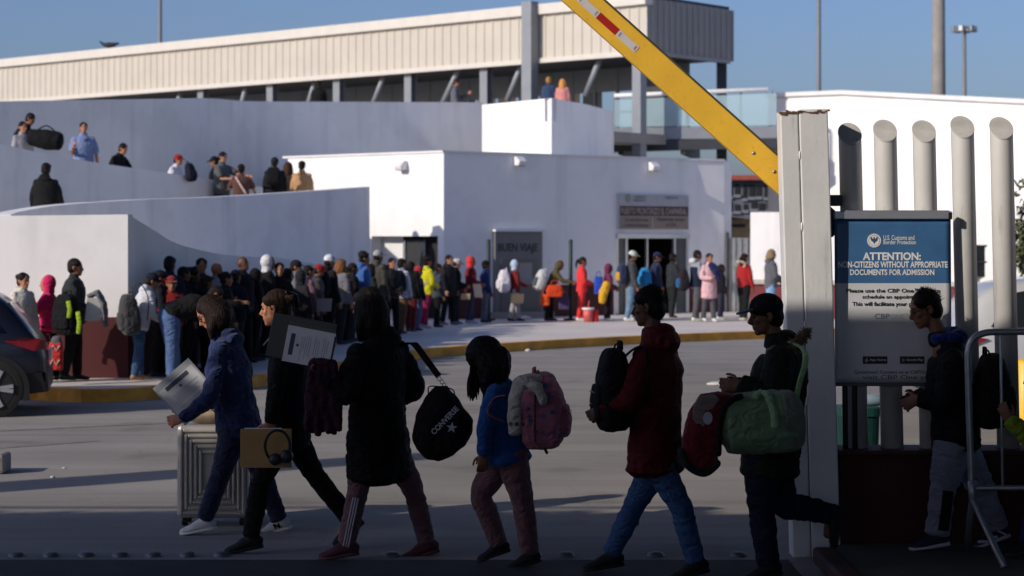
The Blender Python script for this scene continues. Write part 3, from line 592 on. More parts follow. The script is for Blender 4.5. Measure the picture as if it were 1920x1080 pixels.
for px, lab in ((916, 'dark queue post beside the grey farewell door'), (1070, 'dark green queue post beside the woman in red')):
    p = W(px, 0, 45.6); b = MB(); b.sweep([V((p.x, 45.6, PZ)), V((p.x, 45.6, ztop(450, 45.6)))], .045, n=10, cap=.4); e = empty('queue_post', (p.x, 45.6, PZ), lab, 'post', 'queue posts on the pavement'); b.build('tube', mat('green_black_paint', (.012, .03, .028), .5, linear=True), e, smooth=True)
    b = MB(); b.sweep([V((p.x, 45.6, PZ)), V((p.x, 45.6, PZ+.04))], .16, n=14, cap=0); b.build('foot', BLACKP, e)
# ================================================================== people
def unit(v): return v.normalized()
def fk(foot, H=1.65, yaw=0., lean=0, hp=0, hy=0, aL=(5, 6, 12), aR=(5, 6, 12), lL=(4, 3), lR=(-5, 4), wide=1., inL=0, inR=0):
    """joints of a figure from angles in degrees: arm (swing forward, away from body, elbow), leg (swing forward, knee)"""
    k = H/1.72; R = math.radians; y = R(yaw); f = V((math.cos(y), math.sin(y), 0)); u = V((0, 0, 1)); l = u.cross(f)
    td = u*math.cos(R(lean))+f*math.sin(R(lean)); tf = f*math.cos(R(lean))-u*math.sin(R(lean)); J = {'k': k, 'f': f, 'tf': tf, 'td': td, 'l': l, 'u': u}
    pv = V((0, 0, .93*k)); J['pelvis'] = pv; J['chest'] = pv+td*.37*k; J['neck'] = pv+td*.545*k
    J['sh'] = [pv+td*.462*k+l*s*.172*k*wide for s in (1, -1)]
    nd = u*math.cos(R(lean*.7))+f*math.sin(R(lean*.7)); a = y+R(hy); hf0 = V((math.cos(a), math.sin(a), 0)); P = R(hp)
    J['hf'] = unit(hf0*math.cos(P)-u*math.sin(P)); J['hu'] = unit(u*math.cos(P)+hf0*math.sin(P)); J['hl'] = J['hu'].cross(J['hf'])
    J['head'] = J['neck']+nd*.135*k+hf0*.02*k*(1+hp/25)
    J['el'], J['wr'], J['hd'], J['hip'], J['kn'], J['an'], J['toe'] = [], [], [], [], [], [], []
    for i, (s, A, inn) in enumerate(((1, aL, inL), (-1, aR, inR))):
        a1, ab, e = R(A[0]), R(A[1]), R(A[2]); d = -u*math.cos(a1)+f*math.sin(a1); d = unit(d*math.cos(ab)+l*s*math.sin(ab)); el = J['sh'][i]+d*.29*k
        d2 = -u*math.cos(a1+e)+f*math.sin(a1+e); d2 = unit(d2*math.cos(ab*.4)+l*s*math.sin(ab*.4)-l*s*inn); wr = el+d2*.25*k
        J['el'].append(el); J['wr'].append(wr); J['hd'].append(d2)
    for i, (s, (h, kn)) in enumerate(((1, lL), (-1, lR))):
        h, kn = R(h), R(kn); hip = pv+l*s*.085*k*wide-u*.03*k; d = -u*math.cos(h)+f*math.sin(h); d2 = -u*math.cos(h-kn)+f*math.sin(h-kn)
        K = hip+d*.425*k+l*s*.015*k; A = K+d2*.40*k+l*s*.01*k; J['hip'].append(hip); J['kn'].append(K); J['an'].append(A)
        q = min(0, h-kn+R(15)); J['toe'].append(unit(f*math.cos(q)+u*math.sin(q)))
    dz = foot.z+.075*k-min(a.z for a in J['an']); off = V((foot.x, foot.y, dz))
    for n in ('pelvis', 'chest', 'neck', 'head'): J[n] = J[n]+off
    for n in ('sh', 'el', 'wr', 'hip', 'kn', 'an'): J[n] = [p+off for p in J[n]]
    J['foot'] = V((foot.x, foot.y, foot.z)); return J
def pxj(Y0, zg, k, yaw, hyaw, hpitch, d, tlean=0):
    """joints given by photo pixels with a depth offset in metres (near side negative)"""
    R = math.radians; f = V((math.cos(R(yaw)), math.sin(R(yaw)), 0)); u = V((0, 0, 1)); J = {'k': k, 'f': f, 'l': u.cross(f), 'u': u}
    def w(p): return W(p[0], p[1], Y0+(p[2] if len(p) > 2 else 0))
    for n in ('pelvis', 'chest', 'neck', 'head'): J[n] = w(d[n])
    for n in ('sh', 'el', 'wr', 'hip', 'kn', 'an'): J[n] = [w(p) for p in d[n]]
    J['td'] = unit(J['neck']-J['pelvis']); J['tf'] = unit(f-J['td']*f.dot(J['td']))
    J['hd'] = [unit(w(p)-q) for p, q in zip(d['hand'], J['wr'])] if 'hand' in d else [unit(a-b) for a, b in zip(J['wr'], J['el'])]
    J['toe'] = [unit(w(p)-q) for p, q in zip(d['toe'], J['an'])]
    a = R(hyaw); P = R(hpitch); h0 = V((math.cos(a), math.sin(a), 0)); J['hf'] = unit(h0*math.cos(P)-u*math.sin(P)); J['hu'] = unit(u*math.cos(P)+h0*math.sin(P)); J['hl'] = J['hu'].cross(J['hf'])
    J['foot'] = V((J['pelvis'].x, Y0, zg)); return J

def hand(b, wr, d, side, pn, k, curl=25, r=.0088):
    """palm and five fingers; side points to the thumb, pn out of the palm"""
    side = unit(side-d*side.dot(d)); pn = unit(pn-d*pn.dot(d)-side*pn.dot(side)); R = math.radians
    b.sweep([wr-d*.02*k, wr+d*.03*k, wr+d*.085*k], [(.026*k, .02*k), (.038*k, .016*k), (.042*k, .014*k)], lat=side, n=10, cap=.6)
    for i, (ln, cx) in enumerate(((.074, .031), (.083, .0105), (.078, -.0105), (.060, -.031))):
        p = wr+d*(.088-(.006 if i == 3 else 0))*k+side*cx*k; pts = [p-d*.012*k]; a = R(curl*.35+i*4); dd = d
        for j, q in enumerate((.46, .30, .24)):
            dd = unit(d*math.cos(a)+pn*math.sin(a)+side*(.10-.07*i)); pts.append(pts[-1]+dd*ln*q*k+(d*.012*k if j == 0 else V())); a += R(curl)
        b.sweep(pts, [r*1.1*k, r*1.08*k, r*.98*k, r*.85*k], lat=side, n=8)
    p = wr+d*.022*k+side*.028*k; t1 = p+unit(d*.7+side*.75+pn*.35)*.042*k; t2 = t1+unit(d*.9+side*.3+pn*.45)*.034*k; t3 = t2+unit(d+pn*.5)*.026*k
    b.sweep([p-side*.01*k, t1, t2, t3], [.015*k, r*1.25*k, r*1.1*k, r*.9*k], n=8)

def dense(pts, rad, m, amp=0, seed=0, freq=1.):
    """finer stations along a limb with irregular folds in the radius"""
    P = catmull(pts, m); rad = [r if isinstance(r, tuple) else (r, r) for r in rad]; out = []
    for i in range(len(P)):
        t = i/m; a = min(int(t), len(rad)-2); q = t-a; w = 1+amp*(noise.noise(V((seed*7.3, i*.9*freq, 1.7)))+.6*noise.noise(V((seed*3.1, i*2.1*freq, 5.)))) if 0 < i < len(P)-1 else 1
        out.append(((rad[a][0]*(1-q)+rad[a+1][0]*q)*w, (rad[a][1]*(1-q)+rad[a+1][1]*q)*w))
    return P, out
NSEED = [0]; UP_ = V((0, 0, 1))
def person(label, J, S, group=None, near=False):
    k = J['k']; vx = .0065 if near else .0135; NSEED[0] += 1; sd = NSEED[0]; m = 8 if near else 3; amp = S.get('fold', .09)
    u, l, f, td, tf = J['u'], J['l'], J['f'], J['td'], J['tf']; hf, hu, hl = J['hf'], J['hu'], J['hl']; bulk = S.get('bulk', 1.); SK = skin(S.get('skin', (150, 105, 80)))
    hk = S.get('hk', 1.)*(.93 if k > .9 else .93*(.55+.45*k)); HD = J['head']; hp = lambda a, b_, c: HD+(hf*a+hl*b_+hu*c)*hk; HX = (hf, hl, hu)
    pv, ch, nk = J['pelvis'], J['chest'], J['neck']; sl = unit(J['sh'][0]-J['sh'][1]); lat = unit(sl-td*sl.dot(td))
    # body
    b = MB(); wst = pv.lerp(ch, .5); B = bulk*k
    b.sweep([pv-td*.06*k, pv, wst, ch, nk-td*.05*k], [(.12*B, .08*B), (.14*B, .095*B), (.115*B, .08*B), (.14*B, .09*B), (.10*B, .06*B)], lat=lat, n=12)
    b.sweep([nk-td*.06*k, nk+td*.01*k, hp(-.018, 0, -.07)], [(.07*k, .06*k), (.056*k, .054*k), (.05*hk, .052*hk)], n=10)
    b.ell(hp(0, 0, .022), (.098*hk, .078*hk, .10*hk), HX, 14, 9); b.ell(hp(.028, 0, -.05), (.066*hk, .058*hk, .075*hk), HX); b.ell(hp(.066, 0, -.105), (.027*hk, .027*hk, .021*hk), HX, 10, 6)
    b.ell(hp(.03, 0, -.085), (.052*hk, .05*hk, .035*hk), HX)
    b.sweep([hp(.09, 0, .012), hp(.104, 0, -.012), hp(.116, 0, -.036), hp(.102, 0, -.046)], [.008*hk, .010*hk, .0155*hk, .011*hk], n=8)
    b.ell(hp(.082, 0, .026), (.02*hk, .055*hk, .013*hk), HX, 10, 6); b.ell(hp(.09, 0, -.068), (.012*hk, .026*hk, .007*hk), HX, 10, 6); b.ell(hp(.088, 0, -.080), (.012*hk, .022*hk, .008*hk), HX, 10, 6)
    for s in (1, -1):
        b.ell(hp(.062, s*.040, -.028), (.026*hk, .022*hk, .022*hk), HX, 8, 5)
        b.sweep([hp(-.002, s*.078, .012), hp(-.018, s*.084, .008), hp(-.022, s*.085, -.015), hp(-.010, s*.080, -.040)], [.009*hk, .011*hk, .011*hk, .008*hk], n=7)
    for i, s in ((0, 1), (1, -1)):
        sh, el, wr = J['sh'][i], J['el'][i], J['wr'][i]; d = J['hd'][i]
        b.sweep([sh-lat*s*.05*k, sh, sh.lerp(el, .5), el, el.lerp(wr, .35), wr], [.04*k, .042*k, .038*k, .034*k, .035*k, .026*k] if S.get('short') else [.028*k, .03*k, .03*k, .03*k, .032*k, .026*k], n=9)
        pn = S.get('palm', [None, None])[i] or -l*s; side = S.get('thumb', [None, None])[i] or f+u*.2
        hand(b, wr, d, side, pn, k, S.get('curl', 28), .0088 if near else .0105)
        hip, kn, an = J['hip'][i], J['kn'][i], J['an'][i]; t = J['toe'][i]
        b.sweep([hip, hip.lerp(kn, .4), kn, kn.lerp(an, .3), an], [.066*k, .06*k, .044*k, .046*k, .032*k], n=10)
        b.sweep([an-t*.03*k-hu*0, an+t*.08*k-u*.03*k], [.032*k, .028*k], n=8)
    body = b.build('person', SK, None, J['foot'], voxel=vx, relax=3); tag(body, label, 'person', group)
    # eyes
    if S.get('eyes', True):
        for s in (1, -1):
            b = MB(); b.ell(hp(.0835, s*.031, -.004), (.010*hk, .013*hk, .007*hk), HX, 10, 6); b.build('eye', mat('eye_dark', (28, 20, 16), .25), body, smooth=True)
    # trousers
    bot = S.get('bot', (40, 42, 50)); lw = S.get('legw', 1.)*k; b = MB()
    if bot is not None:
        b.sweep([pv+td*.10*k, pv+td*.02*k, pv-td*.06*k+f*0], [(.14*B, .10*B), (.158*B, .118*B), (.14*B, .105*B)], lat=lat, n=14, cap=.5)
        for i in (0, 1):
            hip, kn, an = J['hip'][i], J['kn'][i], J['an'][i]; e = an+u*.015*k
            P, R_ = dense([hip+u*.02*k, hip.lerp(kn, .45), kn, kn.lerp(e, .4), e], [.098*lw, .086*lw, .066*lw, .064*lw, S.get('cuff', .056)*lw], m, amp, sd+i*.37)
            b.sweep(P, R_, n=14, cap=.25)
        if 'hipb' in S: b.ell(pv-f*.06*k-u*.03*k, (.10*k, .15*k, .12*k), (f, l, u))
        tm = S['botm'](bot) if 'botm' in S else cloth(bot); tr = b.build('trousers', tm, body, voxel=vx, relax=3, disp=.012 if near else 0, dsize=.09)
    # top
    top = S.get('top', (60, 60, 65)); hem = S.get('hem', .10); pu = S.get('puff', 1.)*k; tb = B*S.get('tw', 1.); b = MB(); flare = S.get('flare', 1.)
    hd_ = -td if 'hemd' not in S else unit(S['hemd'])
    st = [pv+hd_*hem*k, pv+hd_*hem*.4*k, pv+td*.02*k, pv.lerp(ch, .5), ch, J['sh'][0].lerp(J['sh'][1], .5)+td*.02*k, nk-td*.005*k]
    rd = [(.172*tb*flare, .132*tb*flare), (.174*tb*flare, .134*tb), (.172*tb, .13*tb), (.164*tb, .124*tb), (.182*tb, .132*tb), (.150*tb, .095*tb), (.070*k, .066*k)]
    P, R_ = dense(st, rd, (9 if S.get('quilt') else 4) if near else 2, S.get('tfold', amp*.45), sd+.5, 1.3)
    if S.get('quilt') and near: R_ = [(x*(1-.055*max(0, math.cos(2*math.pi*i/9*S['quilt']))**6), y*(1-.055*max(0, math.cos(2*math.pi*i/9*S['quilt']))**6)) for i, (x, y) in enumerate(R_)]
    b.sweep(P, R_, lat=lat, n=18, cap=.35)
    tf_ = tf
    if S.get('belly'): b.ell(pv.lerp(ch, .35)+tf*.06*k, (S['belly']*k, .13*k, .15*k), (tf, lat, td))
    for i, s in ((0, 1), (1, -1)):
        sh, el, wr = J['sh'][i], J['el'][i], J['wr'][i]; b.ell(sh-lat*s*.008*k-td*.005*k, (.066*pu, .066*pu, .064*pu)); r = S.get('sleeve', 1.)*pu
        if S.get('short'): pts, rad = [sh-lat*s*.03*k, sh.lerp(el, .5), sh.lerp(el, .85)], [.064*r, .062*r, .06*r]
        else: pts, rad = [sh-lat*s*.05*k+td*.005*k, sh.lerp(el, .45), el, el.lerp(wr, .5), wr+(wr-el)*.05], [.056*r, .060*r, .055*r, .050*r, .042*r]
        if S.get('arms', (1, 1))[i]: P, R_ = dense(pts, rad, m, amp*1.1, sd+i*.77+.2); b.sweep(P, R_, n=13, cap=.2)
    col = S.get('collar', 1)
    if col: b.sweep([nk-td*.035*k, nk+td*.035*k*col], [(.082*k, .078*k), (.072*k, .07*k)], lat=lat, n=14, cap=.3)
    if S.get('hood') == 'down':
        b.ell(nk-tf*.085*k-td*.03*k, (.062*k, .125*k, .06*k), (tf, lat, td)); b.ell(nk-tf*.055*k+td*.02*k, (.07*k, .10*k, .05*k), (tf, lat, td))
    for e in S.get('lumps', []): b.ell(*e)
    tm = S['topm'](top) if 'topm' in S else cloth(top)
    jk = b.build(S.get('topname', 'jacket'), tm, body, voxel=vx, relax=4 if not near else 3, disp=S.get('disp', .016) if near else .012, dsize=.11)
    if S.get('hood') == 'up':
        b = MB(); b.ell(hp(-.034, 0, .012), (.112*hk, .108*hk, .132*hk), HX, 14, 9); b.sweep([nk-tf*.03*k-td*.03*k, hp(-.03, 0, -.07)], [(.10*k, .085*k), (.095*hk, .085*hk)], lat=lat, n=12, cap=.3)
        b.build('hood', cloth(S.get('hoodc', top)), body, voxel=vx, relax=4, disp=.012, dsize=.08)
    if 'fur' in S:
        b = MB(); c = nk-tf*.10*k+td*.0*k; rg = random.Random(sd)
        for i in range(30):
            a = math.radians(-30+i*240/29); p = c+lat*.15*k*math.cos(a)+td*(.09*k*math.sin(a)-.03*k)-tf*.07*k*abs(math.sin(a))
            for q in range(16):
                e = p+V((rg.uniform(-1, 1), rg.uniform(-1, 1), rg.uniform(-1, 1)))*.038*k; b.sweep([p, p.lerp(e, .6), e], [.006*k, .004*k, .0006*k], n=4, cap=.2)
        b.build('fur_trim', cloth(S['fur']), body, smooth=True)
    # hair
    h = S.get('hair', 'short'); hc = S.get('hairc', (24, 19, 17)); hm = hairm(hc); b = MB(); ok = True
    if h in ('short', 'bun', 'pony', 'long', 'bob', 'afro', 'curls'):
        b.ell(hp(-.013, 0, .035), (.103*hk, .085*hk, .098*hk), HX, 14, 9)
        if h != 'short' or True: b.ell(hp(-.045, 0, -.015), (.068*hk, .080*hk, .085*hk), HX)
        for s in (1, -1): b.ell(hp(.01, s*.055, .055), (.07*hk, .035*hk, .05*hk), HX, 10, 6)
    if h == 'bun': b.ell(hp(-.115, 0, .06), (.045*hk, .05*hk, .045*hk), HX)
    if h == 'pony': b.sweep([hp(-.09, 0, .03), hp(-.15, 0, .0), hp(-.16, 0, -.09), hp(-.14, 0, -.20)], [.03*hk, .036*hk, .034*hk, .016*hk], n=9)
    if h in ('long', 'bob', 'curls'):
        n_, ln = 15, {'long': .25, 'bob': .15, 'curls': .26}[h]*S.get('hairlen', 1); vol = S.get('hairvol', 1.)
        for i in range(n_):
            a = math.radians(-108+216*i/(n_-1)); ca, sa = math.cos(a), math.sin(a); w = .012*math.sin(i*2.3); q = S.get('hairdir', V((0, 0, -1)))
            p0 = hp(-.075*ca-.01, .07*sa, .04); p1 = hp((-.10*ca-.01)*vol, .086*sa*vol, -.05); p2 = p1+(q*ln*.5+V((w, w, 0)))*hk; p3 = p1+(q*ln*(1-.15*abs(sa)+.05*math.sin(i*5))+V((w*1.5, -w, 0))*.5)*hk
            P, R_ = dense([p0, p1, p2, p3], [.036*hk, .04*hk*vol, .038*hk*vol, .016*hk], 4, .2 if h == 'curls' else .05, i+sd); b.sweep(P, R_, n=9)
        if vol > 1: b.ell(hp(-.02, 0, .03), (.112*hk*vol, .095*hk*vol, .105*hk*vol), HX, 14, 9) if h == 'curls' and S.get('cover') else None
    if near and h == 'short' and not S.get('hat'):
        rg = random.Random(sd*5); b2 = MB()
        for i in range(150):
            a = rg.uniform(-2.4, 2.4); e0 = rg.uniform(-.1, 1.5); p = hp(-.013-.100*math.cos(a)*math.cos(e0), .083*math.sin(a)*math.cos(e0), .035+.096*math.sin(e0)); d = unit(p-HD)+V((rg.uniform(-.5, .5), rg.uniform(-.5, .5), rg.uniform(-.6, .2)))
            b2.sweep([p-d*.004, p+d*.009, p+d*.018], [.003, .002, .0005], n=4, cap=.2)
        b2.build('hair_tufts', hm, body, smooth=True, kind='stuff')
    if near and h in ('long', 'bob', 'bun', 'curls') and S.get('strands', 1):
        rg = random.Random(sd*3); b2 = MB()
        for i in range(34):
            a = rg.uniform(-2.2, 2.2); e0 = rg.uniform(.0, 1.1); p = hp(-.012-.106*math.cos(a)*math.cos(e0), .088*math.sin(a)*math.cos(e0), .035+.10*math.sin(e0)); ln = rg.uniform(.05, .16)*(1 if h != 'bun' else .5)
            o = V((rg.uniform(-1, 1), rg.uniform(-1, 1), rg.uniform(-.4, .4)))*.02; q1 = p+(p-HD)*.10+o-hu*ln*.5; q2 = q1+o*1.2-UP_*ln*.7; b2.sweep(catmull([p, q1, q2], 3), [.0022, .002, .002, .0018, .0016, .0012, .0006], n=4, cap=.2)
        b2.build('loose_strands', hm, body, smooth=True)
    if h == 'afro':
        rg = random.Random(sd)
        for i in range(46):
            th, ph = rg.uniform(-1.0, 1.0), rg.uniform(-2.6, 2.6); p = hp(-.015-.10*math.cos(th)*math.cos(ph)*1.0, .10*math.cos(th)*math.sin(ph), .05+.10*math.sin(abs(th)))
            b.ell(p, (.03*hk,)*3, None, 7, 5)
    if h in ('bald', None): ok = False; b.b.free()
    if ok: b.build('hair', hm, body, voxel=.005 if near else .012, relax=5 if h != 'curls' else 2, disp=(.014 if h in ('curls', 'afro') else .005) if near else .006, dsize=.03)
    hat = S.get('hat')
    if hat:
        hm_ = cloth(hat); b = MB(); rows = []
        if S.get('hatt', 'cap') == 'cap':
            b.ell(hp(-.006, 0, .048), (.112*hk, .092*hk, .092*hk), HX, 16, 10); b.sweep([hp(-.004, 0, .03), hp(-.004, 0, .055)], [(.109*hk, .092*hk), (.111*hk, .093*hk)], lat=hf, n=18, cap=.2)
            c = b.build('cap', hm_, body, voxel=.006 if near else .012, relax=2)
            b = MB(); rim = [hp(.085+.105*math.cos(a), .082*math.sin(a), .045-.015*math.cos(a)) for a in [math.radians(x) for x in range(-90, 91, 15)]]
            b.prism([p-hu*.006*hk for p in rim], hu*.014*hk); b.build('brim', cloth(S.get('brimc', hat)), c, bevel=.003)
        else:
            b.ell(hp(-.01, 0, .045), (.112*hk, .094*hk, .10*hk), HX, 16, 10); b.build('beanie', hm_, body, voxel=.006 if near else .012)
    if S.get('glasses'):
        b = MB()
        for s in (1, -1):
            b.sweep([hp(.097, s*.033+.024*math.cos(a), -.004+.019*math.sin(a)) for a in [i*math.pi/6 for i in range(12)]], .0022, closed=True, n=5)
            b.sweep([hp(.096, s*.057, .0), hp(.05, s*.082, .004), hp(-.02, s*.088, .006)], .0022, n=5)
        b.sweep([hp(.098, -.01, .0), hp(.103, 0, .002), hp(.098, .01, .0)], .0022, n=5); b.build('glasses', BLACKP, body, smooth=True)
    # shoes
    for i in (0, 1):
        an, t = J['an'][i], J['toe'][i]; sh = S.get('shoe', (35, 33, 33)); lt = unit(V((-t.y, t.x, 0))) if abs(t.z) < .95 else l; up_ = unit(lt.cross(t))*-1
        if up_.z < 0: up_ = -up_
        K = k*S.get('shoek', 1.); o0 = an-up_*.072*K
        def fp(a, z): return o0+t*a*K+up_*z*K
        b = MB(); b.sweep([fp(-.062, .040), fp(-.045, .048), fp(.0, .054), fp(.05, .046), fp(.10, .034), fp(.15, .028), fp(.172, .026)], [(.024*K, .030*K), (.036*K, .044*K), (.039*K, .050*K), (.042*K, .042*K), (.046*K, .030*K), (.041*K, .024*K), (.026*K, .018*K)], lat=lt, n=12, cap=.6)
        b.sweep([fp(-.01, .05), fp(-.012, .105)], [(.040*K, .045*K), (.043*K, .05*K)], n=12, cap=.2)
        so_ = b.build('shoe', leather(sh) if not near else mat('shoe_fabric', sh, .7, bump=.2, bs=120), body, voxel=.006 if near else .011, relax=2)
        if 'sole' in S:
            b = MB(); b.sweep([fp(-.068, .013), fp(-.03, .014), fp(.05, .013), fp(.11, .013), fp(.165, .015), fp(.18, .02)], [(.028*K, .013*K), (.040*K, .015*K), (.043*K, .013*K), (.049*K, .012*K), (.042*K, .012*K), (.024*K, .010*K)], lat=lt, n=14, sq=.7, cap=.3); b.build('sole', mat('rubber_sole', S['sole'], .6), so_, smooth=True)
        if near: S.setdefault('_shoes', []).append((so_, fp, lt, t, up_, K))
    S['_k'] = hk; S['_hp'] = hp; S['_jacket'] = jk
    return body

# ------------------------------------------------------------------ carried things
def frame3(f, u=None):
    u = u or V((0, 0, 1)); f = unit(f); l = unit(u.cross(f)); return f, l, unit(f.cross(l))
def backpack(label, c, out, w, h, d, col, col2=None, vx=.013, tilt=0, group='bags carried by people', strap_to=None, name='backpack', disp=.02, soft=.55):
    """soft pack centred at c with its back panel facing -out"""
    out, l, u = frame3(out); e = empty(name, c-u*h/2, label, 'backpack', group); b = MB(); k = h/2
    b.sweep([c-u*k*.82, c-u*k*.5, c, c+u*k*.5, c+u*k*.80], [(w*.44, d*.46), (w*.5, d*.52), (w*.49, d*.5), (w*.44, d*.43), (w*.34, d*.30)], lat=l, n=16, sq=soft, cap=.6)
    b.build('main_bag', cloth(col), e, voxel=vx, relax=3, disp=disp, dsize=.09)
    b = MB(); pc = c+out*d*.46-u*k*.28; b.sweep([pc-u*k*.38, pc, pc+u*k*.34], [(w*.36, d*.16), (w*.38, d*.2), (w*.33, d*.13)], lat=l, n=14, sq=.6, cap=.6); b.build('front_pocket', cloth(col2 or col), e, voxel=vx, relax=2)
    b = MB(); t = c+u*k*.9-out*d*.2; b.sweep([t-l*.05, t-l*.04+u*.04, t+l*.04+u*.04, t+l*.05], .01, n=6); b.build('top_handle', cloth(col), e, smooth=True)
    if vx < .01:                                 # piped seam round the edge of the pack and a zip on the pocket
        zs_ = [-.82, -.5, 0, .5, .8]; ws_ = [.44, .5, .49, .44, .34]; Lp = [c+u*k*z-l*w*ww*1.0 for z, ww in zip(zs_, ws_)]+[c+u*k*.98-l*w*.16, c+u*k*.98+l*w*.16]+[c+u*k*z+l*w*ww*1.0 for z, ww in list(zip(zs_, ws_))[::-1]]
        b = MB(); q_ = catmull(Lp, 4); b.sweep([p-out*d*.12 for p in q_], .006, n=6); b.build('piping', cloth(tuple(int(x*.6) for x in (col2 or col))), e, smooth=True)
        b = MB(); zz = [pc+out*d*.165+u*k*.20+l*w*t for t in (-.24, -.1, .1, .24)]; b.sweep(zz, .005, n=6); b.build('zip', mat('zip_metal', (.12, .12, .12), .4, .5, linear=True), e, smooth=True)
    if strap_to:
        for q in strap_to: b = MB(); b.sweep(catmull(q, 5), [(.024, .006)]*(len(catmull(q, 5))), lat=l, n=8, cap=.3); b.build('shoulder_strap', cloth(col2 or col), e, smooth=True)
    return e
def body_straps(J, grow=.03, front=True):
    """two strap paths over the shoulders of a figure"""
    out = []
    for i, s in ((0, 1), (1, -1)):
        sh = J['neck'].lerp(J['sh'][i], .58); k = J['k']; tf, td = J['tf'], J['td']
        out.append([sh-tf*.12*k-td*.12*k, sh-tf*.05*k+td*.03*k, sh+tf*.06*k+td*.02*k, sh+tf*.13*k-td*.12*k, sh+tf*.09*k-td*.32*k])
    return out
def sheetobj(name, label, cat, c, right, up, w, h, col, t=.006, group=None, m=None):
    r, u = unit(right), unit(up); n = r.cross(u); e = empty(name, c, label, cat, group); b = MB(); b.box(c, (w/2, h/2, t/2), (r, u, n)); b.build('sheet', m or mat('paper', col, .8, var=.05), e, bevel=.001); return e
# ================================================================== near things
def lean_pt(x, z, Y, k): return V((x-k*z*0, Y, z))
# gate post: two welded steel channels, leaning a little
pb = W(1532, 1047, 12.55); PB = V((pb.x, 12.55, .0)); ptp = W(1507.5, 207, 12.55); ua = unit(ptp-PB); ra = unit(V((1, 0, 0))-ua*ua.x); hgt = (ptp-PB).length
gp = empty('gate_post', PB, 'tall leaning silver steel gate post with a rusty top edge', 'gate post'); ppm = F/12.55; fy = V((0, 1, 0))
b = MB(); b.box(PB+ua*hgt/2+ra*(-28/ppm)+fy*.09, (17/ppm, .09, hgt/2), (ra, fy, ua)); b.build('narrow_channel', SILVER, gp, bevel=.008)
b = MB(); b.box(PB+ua*(hgt/2+.003)+ra*(17.5/ppm)+fy*.095, (27/ppm, .10, hgt/2+.003), (ra, fy, ua)); b.build('wide_channel', SILVER, gp, bevel=.008)
b = MB(); b.box(PB+ua*hgt/2+ra*(-10.2/ppm)+fy*.10, (.7/ppm, .08, hgt/2-.01), (ra, fy, ua)); b.build('seam_gap', DARKST, gp)
b = MB(); rg = random.Random(5)
for i in range(16): b.box(PB+ua*(hgt-.004-.012*rg.random())+ra*((-44+6*i)/ppm)+fy*(-.0075), (.010*rg.uniform(.5, 1.3), .004, .007*rg.random()+.002), (ra, fy, ua))
b.build('rusty_edge', RUST, gp)
for q in (.35, .52, .74, .9): b = MB(); b.ell(PB+ua*hgt*q+ra*(-10.2/ppm)+fy*-.002, (.007, .006, .03), (ra, fy, ua), 8, 5); b.build('weld_bead', SILVER, gp, smooth=True)
b = MB(); b.box(W(1563, 376, 12.7), (.045, .05, .035)); b.build('hinge_bracket', DARKST, gp, bevel=.006)
# tube fence
FY = 12.76; fu = unit(W(1659, 226, FY)-W(1673, 845, FY)); fr = unit(V((1, 0, 0))-fu*fu.x)
fn = empty('low_wall', (W(1740, 0, FY).x, FY, .08), 'low maroon base wall carrying the white tubes', 'wall')
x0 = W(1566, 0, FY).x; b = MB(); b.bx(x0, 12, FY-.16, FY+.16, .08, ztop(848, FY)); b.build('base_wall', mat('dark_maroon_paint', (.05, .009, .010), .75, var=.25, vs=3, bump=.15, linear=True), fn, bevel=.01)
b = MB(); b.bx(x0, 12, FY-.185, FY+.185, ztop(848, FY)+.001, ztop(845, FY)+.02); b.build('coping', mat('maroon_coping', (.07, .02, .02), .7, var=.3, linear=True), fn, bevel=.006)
zb = ztop(845, FY)+.02
def tube(px, py, label, r=.0725):
    top = W(px, py, FY); base = top-fu*((top.z-zb)/fu.z); b = MB(); n = 28; h = (top-base).length; A_, B_ = [], []
    for i in range(n):
        a = 2*math.pi*i/n; o = fr*r*math.cos(a)+fy*r*math.sin(a); A_.append(b.b.verts.new(base+o)); B_.append(b.b.verts.new(base+fu*(h-.075+r*math.sin(a)*1.0)+o))
    for i in range(n): b.b.faces.new((A_[i], A_[(i+1) % n], B_[(i+1) % n], B_[i]))
    b.b.faces.new(A_[::-1]); tb = b.build('fence_tube', POLEW, None, base); tag(tb, label, 'fence tube', 'white steel tubes of the border fence')
    for p in tb.data.polygons: p.use_smooth = True
    b = MB(); b.face([base+fu*(h-.075+r*math.sin(a)+.002)+fr*r*1.04*math.cos(a)+fy*r*1.04*math.sin(a) for a in [2*math.pi*i/n for i in range(n)]]); ft = [f for f in b.b.faces][0]
    e = bmesh.ops.extrude_face_region(b.b, geom=[ft]); bmesh.ops.translate(b.b, verts=[v for v in e['geom'] if isinstance(v, bmesh.types.BMVert)], vec=fu*.008)
    b.build('cut_cap', mat('weathered_cap', (.52, .51, .49), .7, var=.16, vs=9, linear=True), tb); return tb
for px, py, lb in ((1593, 231, 'white slanted-cut fence tube next to the silver gate post, shaded by it'), (1659, 225, 'white slanted-cut fence tube behind the title of the notice board, second from the gate post'), (1732, 226, 'white slanted-cut fence tube behind the outer edge of the notice board'), (1804, 218, 'white slanted-cut fence tube with a long wedge of shadow beside the notice board'), (1877, 220, 'white slanted-cut fence tube nearest the tree and the barrier rail')): tube(px, py, lb)
tube(1953, 222, 'white slanted-cut fence tube beyond the barrier rail, last of the row')
